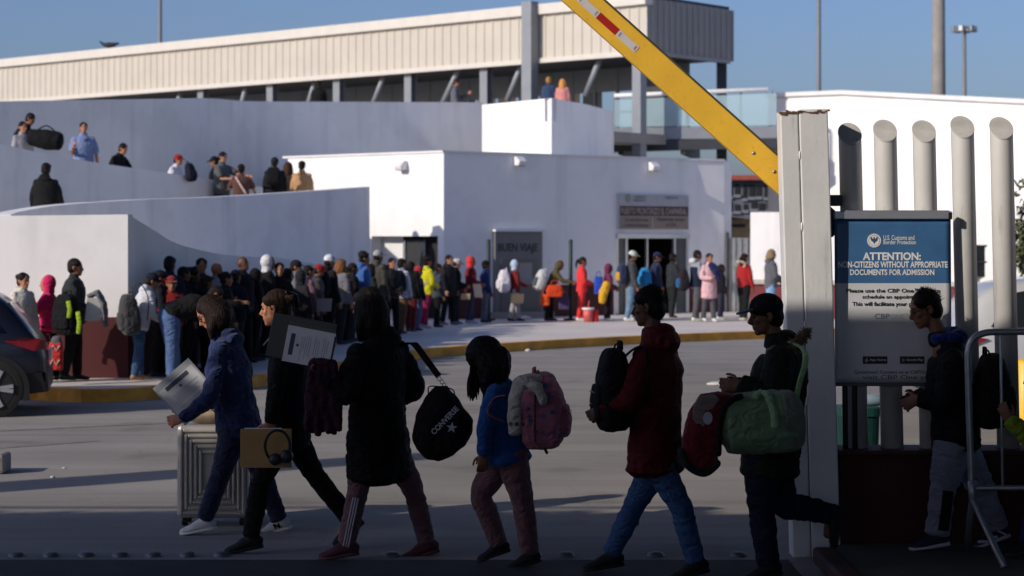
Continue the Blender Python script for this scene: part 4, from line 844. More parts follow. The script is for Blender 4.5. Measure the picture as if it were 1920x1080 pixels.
# yellow barrier arm
AY = 12.87; a0 = W(885, -182, AY); a1 = W(1665, 516, AY); ad = unit(a1-a0); an = unit(V((-ad.z, 0, ad.x))) if ad.x > 0 else V((0, 0, 1)); L_ = (a1-a0).length; hw = 26/(F/AY)
an = V((ad.z*-1, 0, ad.x))
mid = (a0+a1)/2+V((0, 0, .08)); arm = empty('barrier_arm', a1, 'wide yellow barrier arm raised diagonally behind the silver gate post', 'barrier arm')
c0 = W(1265, 152, AY); c0 = c0  # a point on the centre line
ln = [W(1052, 0, AY), W(1465, 372, AY), W(1130, 0, AY), W(1463, 297, AY)]; lowd = unit(ln[1]-ln[0]); upd = unit(ln[3]-ln[2]); ad = unit(lowd+upd); an = V((-ad.z, 0, ad.x)); cc = (ln[0]+ln[1]+ln[2]+ln[3])/4
def ap(s, t, y=0): return cc+ad*s+an*t+fy*y
hw = abs((ln[2]-cc).dot(an)); hl = abs((ln[0]-cc).dot(an)); hw = (hw+hl)/2
b = MB(); b.box(ap(-.55, 0), (1.75, .035, hw), (ad, fy, an)); b.build('beam', YEL, arm, bevel=.006)
b = MB(); b.box(ap(-.55, hw+.006), (1.74, .03, .006), (ad, fy, an)); b.build('rubber_edge', mat('dark_rubber', (.06, .05, .035), .8, linear=True), arm)
b = MB(); b.box(ap(1.24, -.0), (.12, .07, hw*.8), (ad, fy, an)); b.build('counterweight', DARKST, arm, bevel=.01)
for q in (.62, .80): b = MB(); b.ell(ap(q, 0, -.036), (.012, .008, .012), None, 10, 6); b.build('bolt', GALV, arm, smooth=True)
REDT = mat('red_reflective_tape', (.40, .018, .014), .35, var=.05, linear=True); WHT = mat('white_reflective_tape', (.60, .585, .60), .35, var=.05, vs=30, linear=True)
def arm_at(px, py): p = W(px, py, AY); return (p-cc).dot(ad), (p-cc).dot(an)
s_r0, _ = arm_at(1121, 30); s_r1, _ = arm_at(1158, 61); s_w1, _ = arm_at(1195, 93); t0 = (arm_at(1124, 23)[1]+arm_at(1117, 35)[1])/2; tw = .024; ls = s_r1-s_r0; tk = s_r0
tk0 = s_r0-3*(2*ls+.005); tape_w = []
for q in range(4):
    st = s_r0-q*(2.02*ls); b = MB(); b.box(ap(st+ls/2, t0, -.0365), (ls/2, .001, tw), (ad, fy, an)); b.build('red_tape', REDT, arm); tape_w.append(st+ls)
for q, st in enumerate(tape_w):
    w = min(ls*1.01, s_w1-s_r1); b = MB(); b.box(ap(st+w/2+.001, t0, -.0365), (w/2, .001, tw), (ad, fy, an)); wt = b.build('white_tape', WHT, arm)
    for e in (.12, .9): text('tape_mark', 'DOT', ap(st+w*e, t0, -.038), -an, ad, .030, .012, mat('tape_print', (.36, .06, .06), .5, linear=True), wt, .001, .03)
# notice board
NY = 12.64; tl, tr, bl, br = W(1563, 411, NY), W(1781, 411, NY), W(1567, 717, NY-.03), W(1787, 717, NY-.03); R_ = unit(tr-tl); U_ = unit(tl-bl); U_ = unit(U_-R_*U_.dot(R_)); N_ = R_.cross(U_)
nb = empty('notice_board', V((((tl+br)/2).x, NY, .08)), 'standing notice banner with a blue header and white lower half beside the gate post', 'notice board')
nw_, nh_ = (tr-tl).length, (tl-bl).length; nc = (tl+tr+bl+br)/4
def np_(px, py): d = W(px, py, NY-.015); return nc+R_*(d-nc).dot(R_)+U_*(d-nc).dot(U_)
b = MB(); nx, ny = 20, 28                       # slightly wavy banner sheet
grid = [[nc+R_*nw_*(i/nx-.5)+U_*nh_*(j/ny-.5)+N_*(.0012*noise.noise(V((i*.3, j*.35, 2)))) for i in range(nx+1)] for j in range(ny+1)]
vv = [[b.b.verts.new(p) for p in row] for row in grid]
for j in range(ny):
    for i in range(nx): f = b.b.faces.new((vv[j][i], vv[j][i+1], vv[j+1][i+1], vv[j+1][i])); f.material_index = 1 if (j+.5)/ny > .62 else 0
ex = bmesh.ops.extrude_face_region(b.b, geom=list(b.b.faces)); bmesh.ops.translate(b.b, verts=[v for v in ex['geom'] if isinstance(v, bmesh.types.BMVert)], vec=-N_*.006)
BLUE = mat('blue_vinyl', (.045, .135, .29), .38, var=.12, vs=5, bump=.08, bs=9, linear=True, spec=.5); WVIN = mat('white_vinyl', (.60, .61, .63), .4, var=.06, vs=5, bump=.08, bs=9, linear=True, spec=.5)
b.build('banner', [WVIN, BLUE], nb, smooth=True)
b = MB(); b.box(nc+U_*(nh_/2+.025)-N_*.005, (nw_/2+.002, .028, .025), (R_, N_, U_)); b.box(nc+U_*(nh_/2+.052)+R_*.03-N_*.004, (nw_/2-.04, .022, .004), (R_, N_, U_)); b.build('top_rail', ALU, nb, bevel=.004)
b = MB(); b.box(nc+U_*(nh_/2+.02)+R_*(nw_/2-.008)+N_*.024, (.012, .004, .022), (R_, N_, U_)); b.build('end_clip', BLACKP, nb)
b = MB(); b.box(nc-U_*(nh_/2+.012)-N_*.006, (nw_/2, .010, .012), (R_, N_, U_)); b.build('bottom_rail', mat('dark_rail', (.08, .085, .1), .5, linear=True), nb, bevel=.003)
for px in (1583, 1601, 1750):
    p = W(px, 717, NY+.01); q = V((p.x+.02, NY+.05 if px < 1700 else NY+.06, .08)); b = MB(); b.sweep([q, p+U_*.5], .018, n=10, cap=.2); b.build('leg', BLACKP, nb, smooth=True)
LW = mat('white_print', (.72, .73, .74), .5, linear=True); LK = mat('dark_print', (.022, .024, .032), .5, linear=True); LGY = mat('grey_print', (.20, .24, .30), .5, linear=True)
def nt(t, x0, x1, y0, y1, m, bold=.02): c = np_((x0+x1)/2, (y0+y1)/2); text('lettering', t, c, R_, U_, (x1-x0)/(F/NY), (y1-y0)/(F/NY), m, nb, .0025, bold)
nt('U.S. Customs and', 1657, 1715, 441, 450, LW, .012); nt('Border Protection', 1657, 1718, 450, 458, LW, .012)
nt('ATTENTION:', 1618, 1727, 473, 488, LW, .035); nt('NON-CITIZENS WITHOUT APPROPRIATE', 1572, 1777, 490, 502, LW, .03); nt('DOCUMENTS FOR ADMISSION', 1594, 1752, 505, 516, LW, .03)
nt('Please use the CBP One™ app to', 1587, 1763, 541, 551, LK, .03); nt('schedule an appointment', 1617, 1737, 553, 562, LK, .03); nt('This will facilitate your processing', 1598, 1752, 566, 576, LK, .03)
nt('CBP', 1640, 1668, 588, 598, LGY, .02); nt('ONE™', 1670, 1706, 588, 598, mat('pale_print', (.36, .39, .43), .5, linear=True), -.005)
nt('Questions? Contact us at CBPOne@', 1601, 1752, 694, 702, LK, .012); nt('visit CBP One at', 1616, 1738, 703, 711, mat('mid_print', (.12, .12, .15), .5, linear=True), .015)
sc = np_(1639.5, 451); b = MB(); b.sweep([sc+N_*.001, sc+N_*.003], 13/(F/NY), lat=R_, n=28, cap=0); sl_ = b.build('seal', LW, nb)
b = MB(); b.sweep([sc+R_*10.3/(F/NY)*math.cos(a)+U_*10.3/(F/NY)*math.sin(a)+N_*.0032 for a in [i*math.pi/14 for i in range(28)]], .0011, closed=True, n=5)
for s in (1, -1): b.prism([sc+N_*.0032+R_*s*x/(F/NY)+U_*y/(F/NY) for x, y in ((1, 4), (3, 3), (4, 6), (7, 7), (6.5, 2), (5, -1), (2, -2.5), (1, -5))], N_*.001)
b.prism([sc+N_*.0032+R_*x/(F/NY)+U_*y/(F/NY) for x, y in ((-1.2, 6), (0, 7.2), (1.2, 6), (1.5, 0), (0, -7), (-1.5, 0))], N_*.0012); b.build('emblem', mat('seal_blue', (.05, .08, .16), .5, linear=True), sl_)
for x0, x1, tx in ((1617, 1663, 'App Store'), (1687, 1732, 'Google Play')):
    c = np_((x0+x1)/2, 675); b = MB(); b.box(c+N_*.002, (23/(F/NY), 7/(F/NY), .001), (R_, U_, N_)); bd_ = b.build('badge', LK, nb, bevel=.0006)
    text('lettering', tx, c+R_*5/(F/NY), R_, U_, 31/(F/NY), 5.5/(F/NY), LW, bd_, .0036, .02)
    b = MB(); q = c-R_*16/(F/NY)+N_*.0033
    if tx[0] == 'A': b.ell(q-U_*.003, (.011, .012, .001), (R_, U_, N_), 12, 6); b.ell(q+U_*.013+R_*.004, (.003, .006, .001), (R_, U_, N_), 8, 5)
    else: b.prism([q-R_*.009-U_*.012, q+R_*.013, q-R_*.009+U_*.012], N_*.001)
    b.build('badge_icon', mat('badge_grey', (.3, .32, .36), .5, linear=True), bd_)
# crowd-control barrier
cb = empty('crowd_barrier', W(1840, 1065, 12.0), 'grey tubular steel crowd barrier in front of the young man with glasses', 'barrier'); CY = 12.0
def cw(px, py, dy=0): return W(px, py, CY+dy)
b = MB(); b.sweep(catmull([cw(1822, 912), cw(1818, 800), cw(1815, 690), cw(1816, 655), cw(1826, 634), cw(1848, 624), cw(1880, 622.5), cw(1960, 622), cw(2350, 622), cw(2400, 630), cw(2412, 660), cw(2412, 912)], 5), .021, n=12, cap=.3); b.build('frame', GALV, cb, smooth=True)
b = MB(); b.sweep([cw(1824, 915), cw(2412, 915)], .016, n=10); b.build('bottom_rail', GALV, cb, smooth=True)
for px in (1880, 1950, 2020, 2090, 2160, 2230, 2300, 2360): b = MB(); b.sweep([cw(px-4, 624), cw(px, 913)], .009, n=8); b.build('bar', GALV, cb, smooth=True)
for dy, p1 in ((-.35, (1856, 1066)), (.30, (1834, 1020))): b = MB(); q = cw(*p1); b.sweep([cw(1823, 935), V((q.x, CY+dy, .085))], .02, n=10, cap=.3); b.build('leg', GALV, cb, smooth=True)
b = MB(); b.sweep([cw(1822, 902), cw(1825, 945)], .026, n=12, cap=.2); b.build('sleeve', GALV, cb, smooth=True)
for dy in (-.35, .3): b = MB(); b.sweep([cw(2412, 905), V((cw(2412, 0).x, CY+dy, .085))], .02, n=10); b.build('leg', GALV, cb, smooth=True)
# bin behind the fence
bn = empty('trash_bin', (W(1613, 0, 14.6).x, 14.6, .0), 'dark green bin with a plastic bottle on top behind the fence tubes', 'bin'); x0, x1 = W(1573, 0, 14.6).x, W(1652, 0, 14.6).x; zt = ztop(765, 14.6)
b = MB(); xm = (x0+x1)/2; b.sweep([V((xm, 14.75, 0)), V((xm, 14.75, zt-.06))], [((x1-x0)/2*.86, .15), ((x1-x0)/2, .18)], lat=V((1, 0, 0)), n=24, sq=.4, cap=0); b.build('bin_body', mat('green_plastic', (.004, .035, .030), .5, linear=True), bn, smooth=False)
b = MB(); b.sweep([V((xm, 14.75, zt-.06)), V((xm, 14.75, zt))], [((x1-x0)/2*1.04, .195)]*2, lat=V((1, 0, 0)), n=24, sq=.4, cap=0); b.build('rim', mat('green_plastic_rim', (.006, .05, .043), .5, linear=True), bn)
bo = V((W(1645, 0, 14.75).x, 14.75, zt)); b = MB(); b.sweep([bo+V((-.12, 0, .045)), bo+V((.02, 0, .045)), bo+V((.05, 0, .043)), bo+V((.08, 0, .04))], [.042, .042, .02, .016], n=12, cap=.5); bt = b.build('plastic_bottle', mat('pale_blue_plastic', (.22, .32, .38), .2, linear=True), None, bo, smooth=True); tag(bt, 'pale blue plastic bottle lying on the green bin', 'bottle')
yb = W(1925, 760, 17); ye = empty('bollard', (yb.x, 17, 0), 'yellow bollard beyond the fence beside the child in lime sleeves', 'bollard'); b = MB(); b.sweep([V((yb.x, 17, 0)), V((yb.x, 17, ztop(680, 17)))], .11, n=18, cap=.4); b.build('tube', YEL, ye, smooth=True)
b = MB(); b.sweep([V((yb.x, 17, .0)), V((yb.x, 17, .05))], .17, n=18, cap=0); b.build('foot', DARKST, ye)
# studs across the road
STM = mat('stud_metal', (.13, .14, .155), .45, .4, linear=True)
st0 = None
for px in (31, 96, 162, 226, 288, 352, 416, 735, 1000, 1062, 1230, 1385):
    p = G(px, 1043)
    if st0 is None:
        b = MB(); n = 16; rows = []
        for z, r in ((0, .055), (.012, .053), (.021, .043), (.027, .028), (.029, .010)): rows.append([b.b.verts.new(p+V((r*math.cos(2*math.pi*k/n), r*math.sin(2*math.pi*k/n), z))) for k in range(n)])
        for A_, B_ in zip(rows, rows[1:]):
            for k in range(n): b.b.faces.new((A_[k], A_[(k+1) % n], B_[(k+1) % n], B_[k]))
        b.b.faces.new(rows[-1]); st0 = o = b.build('road_stud', STM, None, p, smooth=True)
    else: o = st0.copy(); COL.objects.link(o); o.location = p
    tag(o, 'shallow round metal stud in the row across the dark road strip', 'road stud', 'road studs across the gateway')
# concrete lump by the picture edge, litter
def lump(name, c, r, label, cat, m, seed=1, group=None):
    b = MB(); b.ell(V((0, 0, r[2]*.6)), r, None, 14, 9)
    for v in b.b.verts: v.co *= 1+.22*noise.noise(v.co*9+V((seed, 0, 0))); v.co.z = max(0, v.co.z)
    for v in b.b.verts: v.co += c
    return tag(b.build(name, m, None, c, smooth=True), label, cat, group)
q = G(-12, 886); b = MB(); b.bx(q.x-.2, q.x+.12, q.y-.15, q.y+.15, 0, .17); o = b.build('concrete_block', CONC, None, q, bevel=.03); tag(o, 'weathered concrete block on the road at the picture edge below the car', 'block')
PAPW = mat('white_litter', (.62, .6, .57), .8, linear=True)
for px, py, r, lb in ((985, 598.5, (.14, .1, .05), 'crumpled white litter on the pavement before the grey door'), (1345, 722, (.16, .12, .03), 'flat scrap of litter on the road beside the olive parka'), (99, 896, (.022, .02, .012), 'tiny pale scrap of litter on the road below the car'), (120, 878, (.02, .02, .006), 'tiny white fleck of litter on the open road'), (990, 659, (.05, .04, .03), 'small white litter lying against the yellow kerb')):
    p = G(px, py, PZ if py < 610 else 0); lump('litter', p, r, lb, 'litter', PAPW, px)

# ------------------------------------------------------------------ vehicles
def suv(label, x_rear, y_near, heading, rgb, H=1.6, Ln=4.5, Wd=1.72, yaw=0):
    """heading +1 drives towards +X, -1 towards -X; y_near is the side towards the camera"""
    e = empty('parked_car', (x_rear+heading*Ln*.5, y_near+Wd/2, 0), label, 'car'); s = H/1.62
    def P(x, y, z): return V((x_rear+heading*x, y_near+Wd/2+y*Wd/1.72, z*s))
    PAINT = mat('car_paint', rgb, .35, .2, var=.02, coat=.5, spec=.5)
    # stations from rear to front: x, underside, sill half width, belt height, belt half width, roof height, roof half width
    T = [(.0, .42, .70, .62, .72, .66, .60), (.03, .34, .76, .80, .78, .86, .66), (.10, .30, .80, .94, .82, .98, .68), (.22, .28, .83, .98, .85, 1.16, .62), (.42, .26, .85, .99, .86, 1.40, .58), (.60, .25, .85, .99, .86, 1.53, .58), (1.1, .24, .86, .98, .86, 1.60, .58), (1.9, .24, .86, .96, .86, 1.62, .58), (2.5, .24, .86, .95, .86, 1.57, .58), (2.9, .24, .86, .94, .86, 1.36, .60), (3.3, .24, .86, .94, .85, 1.08, .64), (3.55, .24, .86, .93, .84, 1.00, .68), (4.0, .26, .84, .88, .81, .93, .66), (4.3, .30, .78, .80, .74, .84, .60), (4.45, .36, .70, .66, .66, .68, .54), (4.5, .44, .64, .56, .60, .58, .50)]
    b = MB(); rings = []
    for x, zb_, ws, zt_, wb_, zr, wr in T:
        pr = [(-ws*.86, zb_), (-ws, zb_+.10), (-(ws+wb_)/2-.015, (zb_+zt_)/2+.05), (-wb_, zt_-.08), (-wb_*.985, zt_), (-(wb_*.985+wr)/2-.015, (zt_+zr)/2), (-wr-.04, zr-.05), (-wr+.08, zr-.008), (-wr*.4, zr)]
        pr = pr+[(-y, z) for y, z in pr[::-1]]; rings.append([b.b.verts.new(P(x, y, z)) for y, z in pr])
    for A_, B_ in zip(rings, rings[1:]):
        n = len(A_)
        for k in range(n): b.b.faces.new((A_[k], A_[(k+1) % n], B_[(k+1) % n], B_[k]))
    b.b.faces.new(rings[0]); b.b.faces.new(rings[-1][::-1]); body = b.build('body', PAINT, e, smooth=True, sub=2)
    def side(y, z): return y
    def panel(name, poly, m, off, par=e, th=.012, sides=(-1, 1)):
        for sg in sides:
            b = MB(); b.prism([P(x, sg*(w+off), z) for x, z, w in poly], V((0, 1, 0))*(.03 if sg < 0 else -.03)); b.build(name, m, par)
    panel('side_window', [(.50, 1.06, .855), (.78, 1.42, .655), (1.2, 1.50, .635), (1.28, 1.06, .85)], GLASS, .006)
    panel('side_window', [(1.36, 1.05, .85), (1.28, 1.50, .635), (1.95, 1.53, .625), (2.12, 1.04, .85)], GLASS, .006)
    panel('side_window', [(2.20, 1.04, .85), (2.05, 1.53, .625), (2.45, 1.49, .64), (2.98, 1.08, .82), (3.02, 1.04, .85)], GLASS, .006)
    b = MB(); b.prism([P(.245, -.60, 1.10), P(.245, .60, 1.10), P(.44, .52, 1.38), P(.44, -.52, 1.38)], V((-heading*.018, 0, .012))); b.build('rear_window', GLASS, e)
    b = MB(); b.prism([P(2.62, -.56, 1.52), P(2.62, .56, 1.52), P(3.24, .66, 1.12), P(3.24, -.66, 1.12)], V((heading*.012, 0, .016))); b.build('windscreen', GLASS, e)
    TAIL = mat('tail_lamp_red', (.22, .010, .012), .18, var=.15, vs=20, coat=.6, linear=True)
    for sg in (-1, 1):
        b = MB(); pts = [(.06, .955, .80), (.05, .82, .80), (.13, .80, .838), (.32, .87, .866), (.47, .93, .868), (.28, .965, .862)]
        b.prism([P(x, sg*w, z) for x, z, w in pts], V((0, -.02*sg*-1, 0))); b.prism([P(.015, sg*.80, .94), P(.015, sg*.55, .93), P(.01, sg*.58, .84), P(.0, sg*.79, .82)], V((heading*.05, 0, 0))); b.build('tail_lamp', TAIL, e)
        b = MB(); b.prism([P(4.30, sg*.70, .80), P(4.38, sg*.50, .80), P(4.40, sg*.50, .68), P(4.33, sg*.70, .66)], V((heading*.06, 0, 0))); b.build('headlight', mat('headlight_glass', (.5, .5, .52), .15, linear=True), e)
    b = MB(); b.prism([P(-.02, -.78, .30), P(-.02, .78, .30), P(-.02, .80, .53), P(-.02, -.80, .53)], V((heading*.03, 0, 0)))
    for sg in (-1, 1): b.prism([P(-.015, sg*.80, .30), P(.35, sg*.865, .26), P(.42, sg*.872, .50), P(.05, sg*.815, .54)], V((0, .02*sg*-1, 0)))
    b.build('bumper_cladding', BLACKP, e)
    b = MB(); b.box(P(-.02, 0, .72), (.012, .26, .06)); b.build('plate', WHITEP, e)
    for x in (.58, 3.5):
        for sg in (-1, 1):
            c = P(x, sg*.78, .335/s if s else .3); r = .325; ay = V((0, 1, 0)); b = MB(); n = 28
            ring = [P(x, sg*.866, .335)+V((math.cos(a)*.40, 0, math.sin(a)*.40)) for a in [math.pi*i/16-.12*(1 if i in (0, 16) else 0)*0 for i in range(17)]]
            ring = [p for p in ring]; b.prism(ring+[P(x, sg*.866, .335)+V((-.40, 0, -.12)), P(x, sg*.866, .335)+V((.40, 0, -.12))], V((0, .012*sg, 0))); b.build('wheel_arch', BLACKP, e)
            cy = P(x, sg*.80, 0).y; cc_ = V((P(x, 0, 0).x, cy, r)); out = V((0, sg, 0))
            b = MB(); b.sweep([cc_+out*.095, cc_+out*.085, cc_+out*.0, cc_-out*.10], [.27, r, r, .29], lat=V((1, 0, 0)), n=36, cap=0); wh = b.build('wheel', mat('tyre_rubber', (.014, .014, .014), .85, linear=True), e, smooth=False)
            b = MB(); b.sweep([cc_+out*.097, cc_+out*.10], [.245, .225], lat=V((1, 0, 0)), n=32, cap=0); b.build('rim', mat('dark_rim', (.03, .03, .032), .4, .5, linear=True), wh)
            b = MB()
            for i in range(10):
                a = 2*math.pi*(i//2)/5+(.13 if i % 2 else -.13); d = V((math.cos(a), 0, math.sin(a))); t = V((-d.z, 0, d.x)); b.prism([cc_+out*.102+d*.04+t*.016, cc_+out*.102+d*.225+t*.022, cc_+out*.102+d*.225-t*.022, cc_+out*.102+d*.04-t*.016], out*.016)
            b.sweep([cc_+out*.10, cc_+out*.125], .05, n=16, cap=0); b.build('spokes', ALU, wh)
    e.rotation_euler = (0, 0, math.radians(yaw)); return e
suv('dark blue SUV with a red tail lamp parked by the yellow kerb', -5.40, 22.1, -1, (22, 29, 46), 1.5, yaw=11)
suv('white SUV parked behind the fence tubes', W(1772, 0, 21.5).x, 21.5, 1, (205, 207, 210), 1.62)
# tree beyond the fence
def tree(x, Y, h, r, label):
    e = empty('broadleaf_tree', (x, Y, 0), label, 'tree'); rg = random.Random(11); b = MB()
    b.sweep([V((x, Y, 0)), V((x+.05, Y, h*.3)), V((x-.05, Y, h*.6))], [.14, .11, .07], n=9)
    for i in range(7):
        a = i*.9; z = h*(.35+.05*i); b.sweep([V((x, Y, z)), V((x+.5*r*math.cos(a), Y+.5*r*math.sin(a), z+.5)), V((x+.85*r*math.cos(a), Y+.85*r*math.sin(a), z+.9))], [.06, .04, .015], n=6)
    b.build('trunk', mat('bark', (.09, .07, .05), .9, var=.3, linear=True), e, smooth=True)
    b = MB(); cl = [(V((rg.gauss(0, .5)*r, rg.gauss(0, .5)*r, h*(.62+.22*rg.gauss(0, .8)))), rg.uniform(.35, .6)) for _ in range(26)]
    for c, q in cl:
        for _ in range(75):
            d = V((rg.gauss(0, 1), rg.gauss(0, 1), rg.gauss(0, 1))).normalized()*q*rg.uniform(.5, 1)+c; t = V((rg.uniform(-1, 1), rg.uniform(-1, 1), rg.uniform(-1, 1))).normalized(); s_ = t.orthogonal().normalized(); w = .07
            o = V((x, Y, 0))+d; b.face([o-t*w*1.5, o+s_*w*.7, o+t*w*1.5, o-s_*w*.7])
    b.build('crown', mat('leaf_green', (.075, .085, .035), .8, var=.35, vs=2, linear=True), e)
tree(W(1950, 0, 43).x, 43, 2.9, .62, 'small leafy tree beyond the white SUV')
# bird on the walkway roof
bp_ = wp(wp_px(203), .0, ZTP+.22); b = MB(); b.sweep([bp_+V((-.35, 0, .30)), bp_+V((-.18, 0, .16)), bp_+V((0, 0, .14)), bp_+V((.22, 0, .15)), bp_+V((.32, 0, .2))], [(.03, .012), (.08, .05), (.13, .10), (.10, .09), (.05, .05)], n=10)
b.sweep([bp_+V((.02, .0, .08)), bp_+V((.02, 0, -.0))], .02, n=6); b.ell(bp_+V((.36, 0, .2)), (.07, .05, .055)); tag(b.build('bird', mat('dark_feather', (.03, .028, .027), .8, linear=True), None, bp_, voxel=.02, relax=3), 'dark bird perched on the cream walkway roof', 'bird')
# suitcase
SY = 13.9; sx0, sx1 = W(331, 0, SY).x, W(466, 0, SY).x; sz0, sz1 = .055, ztop(797, SY); SM = mat('champagne_shell', (.40, .38, .345), .38, .15, var=.04, linear=True, spec=.5)
su = empty('suitcase', ((sx0+sx1)/2, SY+.14, 0), 'large champagne hard-shell suitcase with stepped ribs', 'suitcase'); b = MB(); b.bx(sx0, sx1, SY, SY+.28, sz0, sz1); b.build('shell', SM, su, bevel=.03)
b = MB(); xm, zm = (sx0+sx1)/2, (sz0+sz1)/2
for i in range(5):
    o = .035+.034*i; w, h = (sx1-sx0)/2-o, (sz1-sz0)/2-o*1.1
    for dx, dz, hx, hz in ((-w, 0, .011, h+.011), (w, 0, .011, h+.011), (0, h, w-.012, .011), (0, -h, w-.012, .011)): b.box(V((xm+dx, SY-.006, zm+dz)), (hx, .012, hz))
b.build('ribs', SM, su, bevel=.007)
b = MB(); b.bx(sx1-.05+.05, sx1+.006, SY+.10, SY+.18, sz0+.03, sz1-.03); b.build('zip_band', BLACKP, su)
for dx in (.05, -.05):
    for dy in (.05, .23):
        cx_ = (sx0 if dx > 0 else sx1)+dx; b = MB(); b.sweep([V((cx_-.014, SY+dy, .028)), V((cx_+.014, SY+dy, .028))], .027, n=16, cap=.3); b.bx(cx_-.008, cx_+.008, SY+dy-.02, SY+dy+.02, .03, .06); b.build('wheel', BLACKP, su)
b = MB(); b.sweep([V((xm-.09, SY+.14, sz1-.01)), V((xm-.08, SY+.14, sz1+.03)), V((xm+.08, SY+.14, sz1+.03)), V((xm+.09, SY+.14, sz1-.01))], .011, n=8); b.build('handle', BLACKP, su, smooth=True)
sb = V((W(380, 0, SY).x, SY+.12, sz1)); sa = empty('handbag', sb, 'small cream handbag with dark strap lying on the suitcase', 'bag'); b = MB(); b.sweep([sb+V((-.11, 0, .05)), sb+V((-.05, 0, .055)), sb+V((.05, 0, .052)), sb+V((.12, 0, .045))], [(.03, .04), (.05, .055), (.05, .05), (.03, .035)], n=12, sq=.7); b.build('bag_body', leather((205, 180, 150)), sa, voxel=.009)
b = MB(); b.sweep(catmull([sb+V((-.10, -.055, .04)), sb+V((-.06, -.06, .10)), sb+V((.04, -.06, .115)), sb+V((.10, -.055, .05))], 5), [(.008, .004)]*16, n=6); b.build('strap', mat('dark_strap', (.06, .04, .035), .6, linear=True), sa, smooth=True)
# ================================================================== the people walking past
GW = 'people walking past the gate'
UP = V((0, 0, 1))
# woman in navy
J1 = pxj(13.6, 0, 1.0, 180, 178, 34, dict(head=(396, 585), neck=(416, 632), chest=(430, 690), pelvis=(446, 792), sh=[(412, 656, -.165), (432, 652, .165)], el=[(393, 742, -.22), (405, 745, .2)], wr=[(345, 783, -.20), (368, 765, .02)], hand=[(318, 790, -.17), (345, 752, -.04)],
    hip=[(441, 805, -.09), (455, 805, .09)], kn=[(414, 888, -.09), (492, 890, .09)], an=[(384, 977, -.09), (523, 978, .1)], toe=[(336, 985, -.09), (488, 988, .1)]))
S1 = dict(skin=(168, 112, 82), top=(36, 47, 88), bot=(27, 34, 60), hair='bob', hairc=(34, 22, 18), hood='down', shoe=(205, 205, 205), sole=(215, 215, 212), puff=1.1, hem=.09, glasses=True, tw=1.12, disp=.03, curl=38, palm=[V((.3, .8, .4)), None], thumb=[V((0, .2, 1)), V((0, 0, 1))], collar=.7, legw=1.05)
P1 = person('woman with glasses in a navy hooded jacket looking down at a clear document folder', J1, S1, GW, True)
# woman in black with the hair clip
J2 = pxj(12.8, 0, 1.0, 172, 165, 4, dict(head=(518, 577), neck=(527, 628), chest=(541, 690), pelvis=(540, 802), sh=[(530, 652, -.16), (548, 648, .16)], el=[(516, 738, -.22), (560, 735, .22)], wr=[(508, 790, -.21), (572, 690, .12)], hand=[(500, 822, -.20), (590, 672, .02)],
    hip=[(529, 815, -.085), (548, 815, .085)], kn=[(489, 905, -.09), (592, 892, .1)], an=[(470, 1010, -.09), (656, 978, .1)], toe=[(428, 1019, -.09), (628, 1002, .1)]))
S2 = dict(skin=(172, 118, 90), top=(17, 20, 22), bot=(15, 15, 17), hair='bun', hairc=(42, 26, 18), shoe=(16, 15, 15), sole=(22, 22, 22), hem=.12, disp=.02, curl=34, palm=[V((0, .2, -.2)), None], thumb=[V((-1, -.2, 0)), V((0, 0, 1))], legw=.98, tw=1.02)
P2 = person('woman in black with clipped-up brown hair holding a manila envelope and headphones', J2, S2, GW, True)
b = MB(); hq = S2['_hp']
b.sweep([hq(-.10, .04, .10), hq(-.15, .0, .07), hq(-.15, -.02, .0)], [.014, .018, .012], n=8)
b.build('hair_clip', mat('tortoise_clip', (.05, .03, .02), .2), P2, smooth=True)
b = MB(); b.sweep(catmull([J2['neck']+V((-.10, -.10, -.06)), J2['neck']+V((-.04, -.135, -.005)), J2['neck']+V((.06, -.13, .01)), J2['neck']+V((.14, -.09, -.02))], 4), .005, n=6); b.build('collar_piping', mat('grey_piping', (.3, .31, .31), .7, linear=True), P2, smooth=True)
# woman in the long black coat
J3 = pxj(12.55, 0, 1.02, 155, 150, 6, dict(head=(690, 573), neck=(700, 630), chest=(706, 695), pelvis=(708, 808), sh=[(668, 664, -.14), (748, 656, .12)], el=[(650, 738, -.22), (776, 728, .14)], wr=[(607, 712, -.24), (752, 745, .28)], hand=[(585, 690, -.25), (735, 720, .30)],
    hip=[(684, 830, -.08), (734, 830, .08)], kn=[(670, 925, -.09), (777, 925, .09)], an=[(650, 1022, -.09), (799, 1020, .09)], toe=[(596, 1030, -.10), (758, 1032, .07)]))
S3 = dict(skin=(120, 82, 62), top=(13, 13, 14), bot=(108, 75, 80), hair='long', hairlen=.8, hairc=(17, 13, 12), hood='down', topm=puff, shoe=(82, 40, 48), sole=(96, 58, 62), hem=.29, flare=1.12, tw=1.2, puff=1.15, sleeve=1.15, quilt=1, disp=.016, curl=40, palm=[V((0, .3, 1)), None], thumb=[V((0, 1, .5)), None], legw=1.0, topname='long_coat')
P3 = person('woman in a long black padded coat and mauve striped trousers carrying a black duffel', J3, S3, GW, True)
m = mat('white_stripe', (.5, .5, .53), .8, linear=True)
for o in (-.016, 0, .016):
    kn, an = J3['kn'][0], J3['an'][0]; sd = V((0, -1, 0)); d = (an-kn).normalized(); t = d.cross(sd).normalized(); b = MB()
    P = [kn+d*.02+sd*.071+t*o, kn.lerp(an, .35)+sd*.073+t*o, kn.lerp(an, .7)+sd*.069+t*o, an+sd*.062+t*o]; b.sweep(catmull(P, 4), [(.0045, .003)]*13, lat=t, n=6, cap=.2); b.build('trouser_stripe', m, P3, smooth=True)
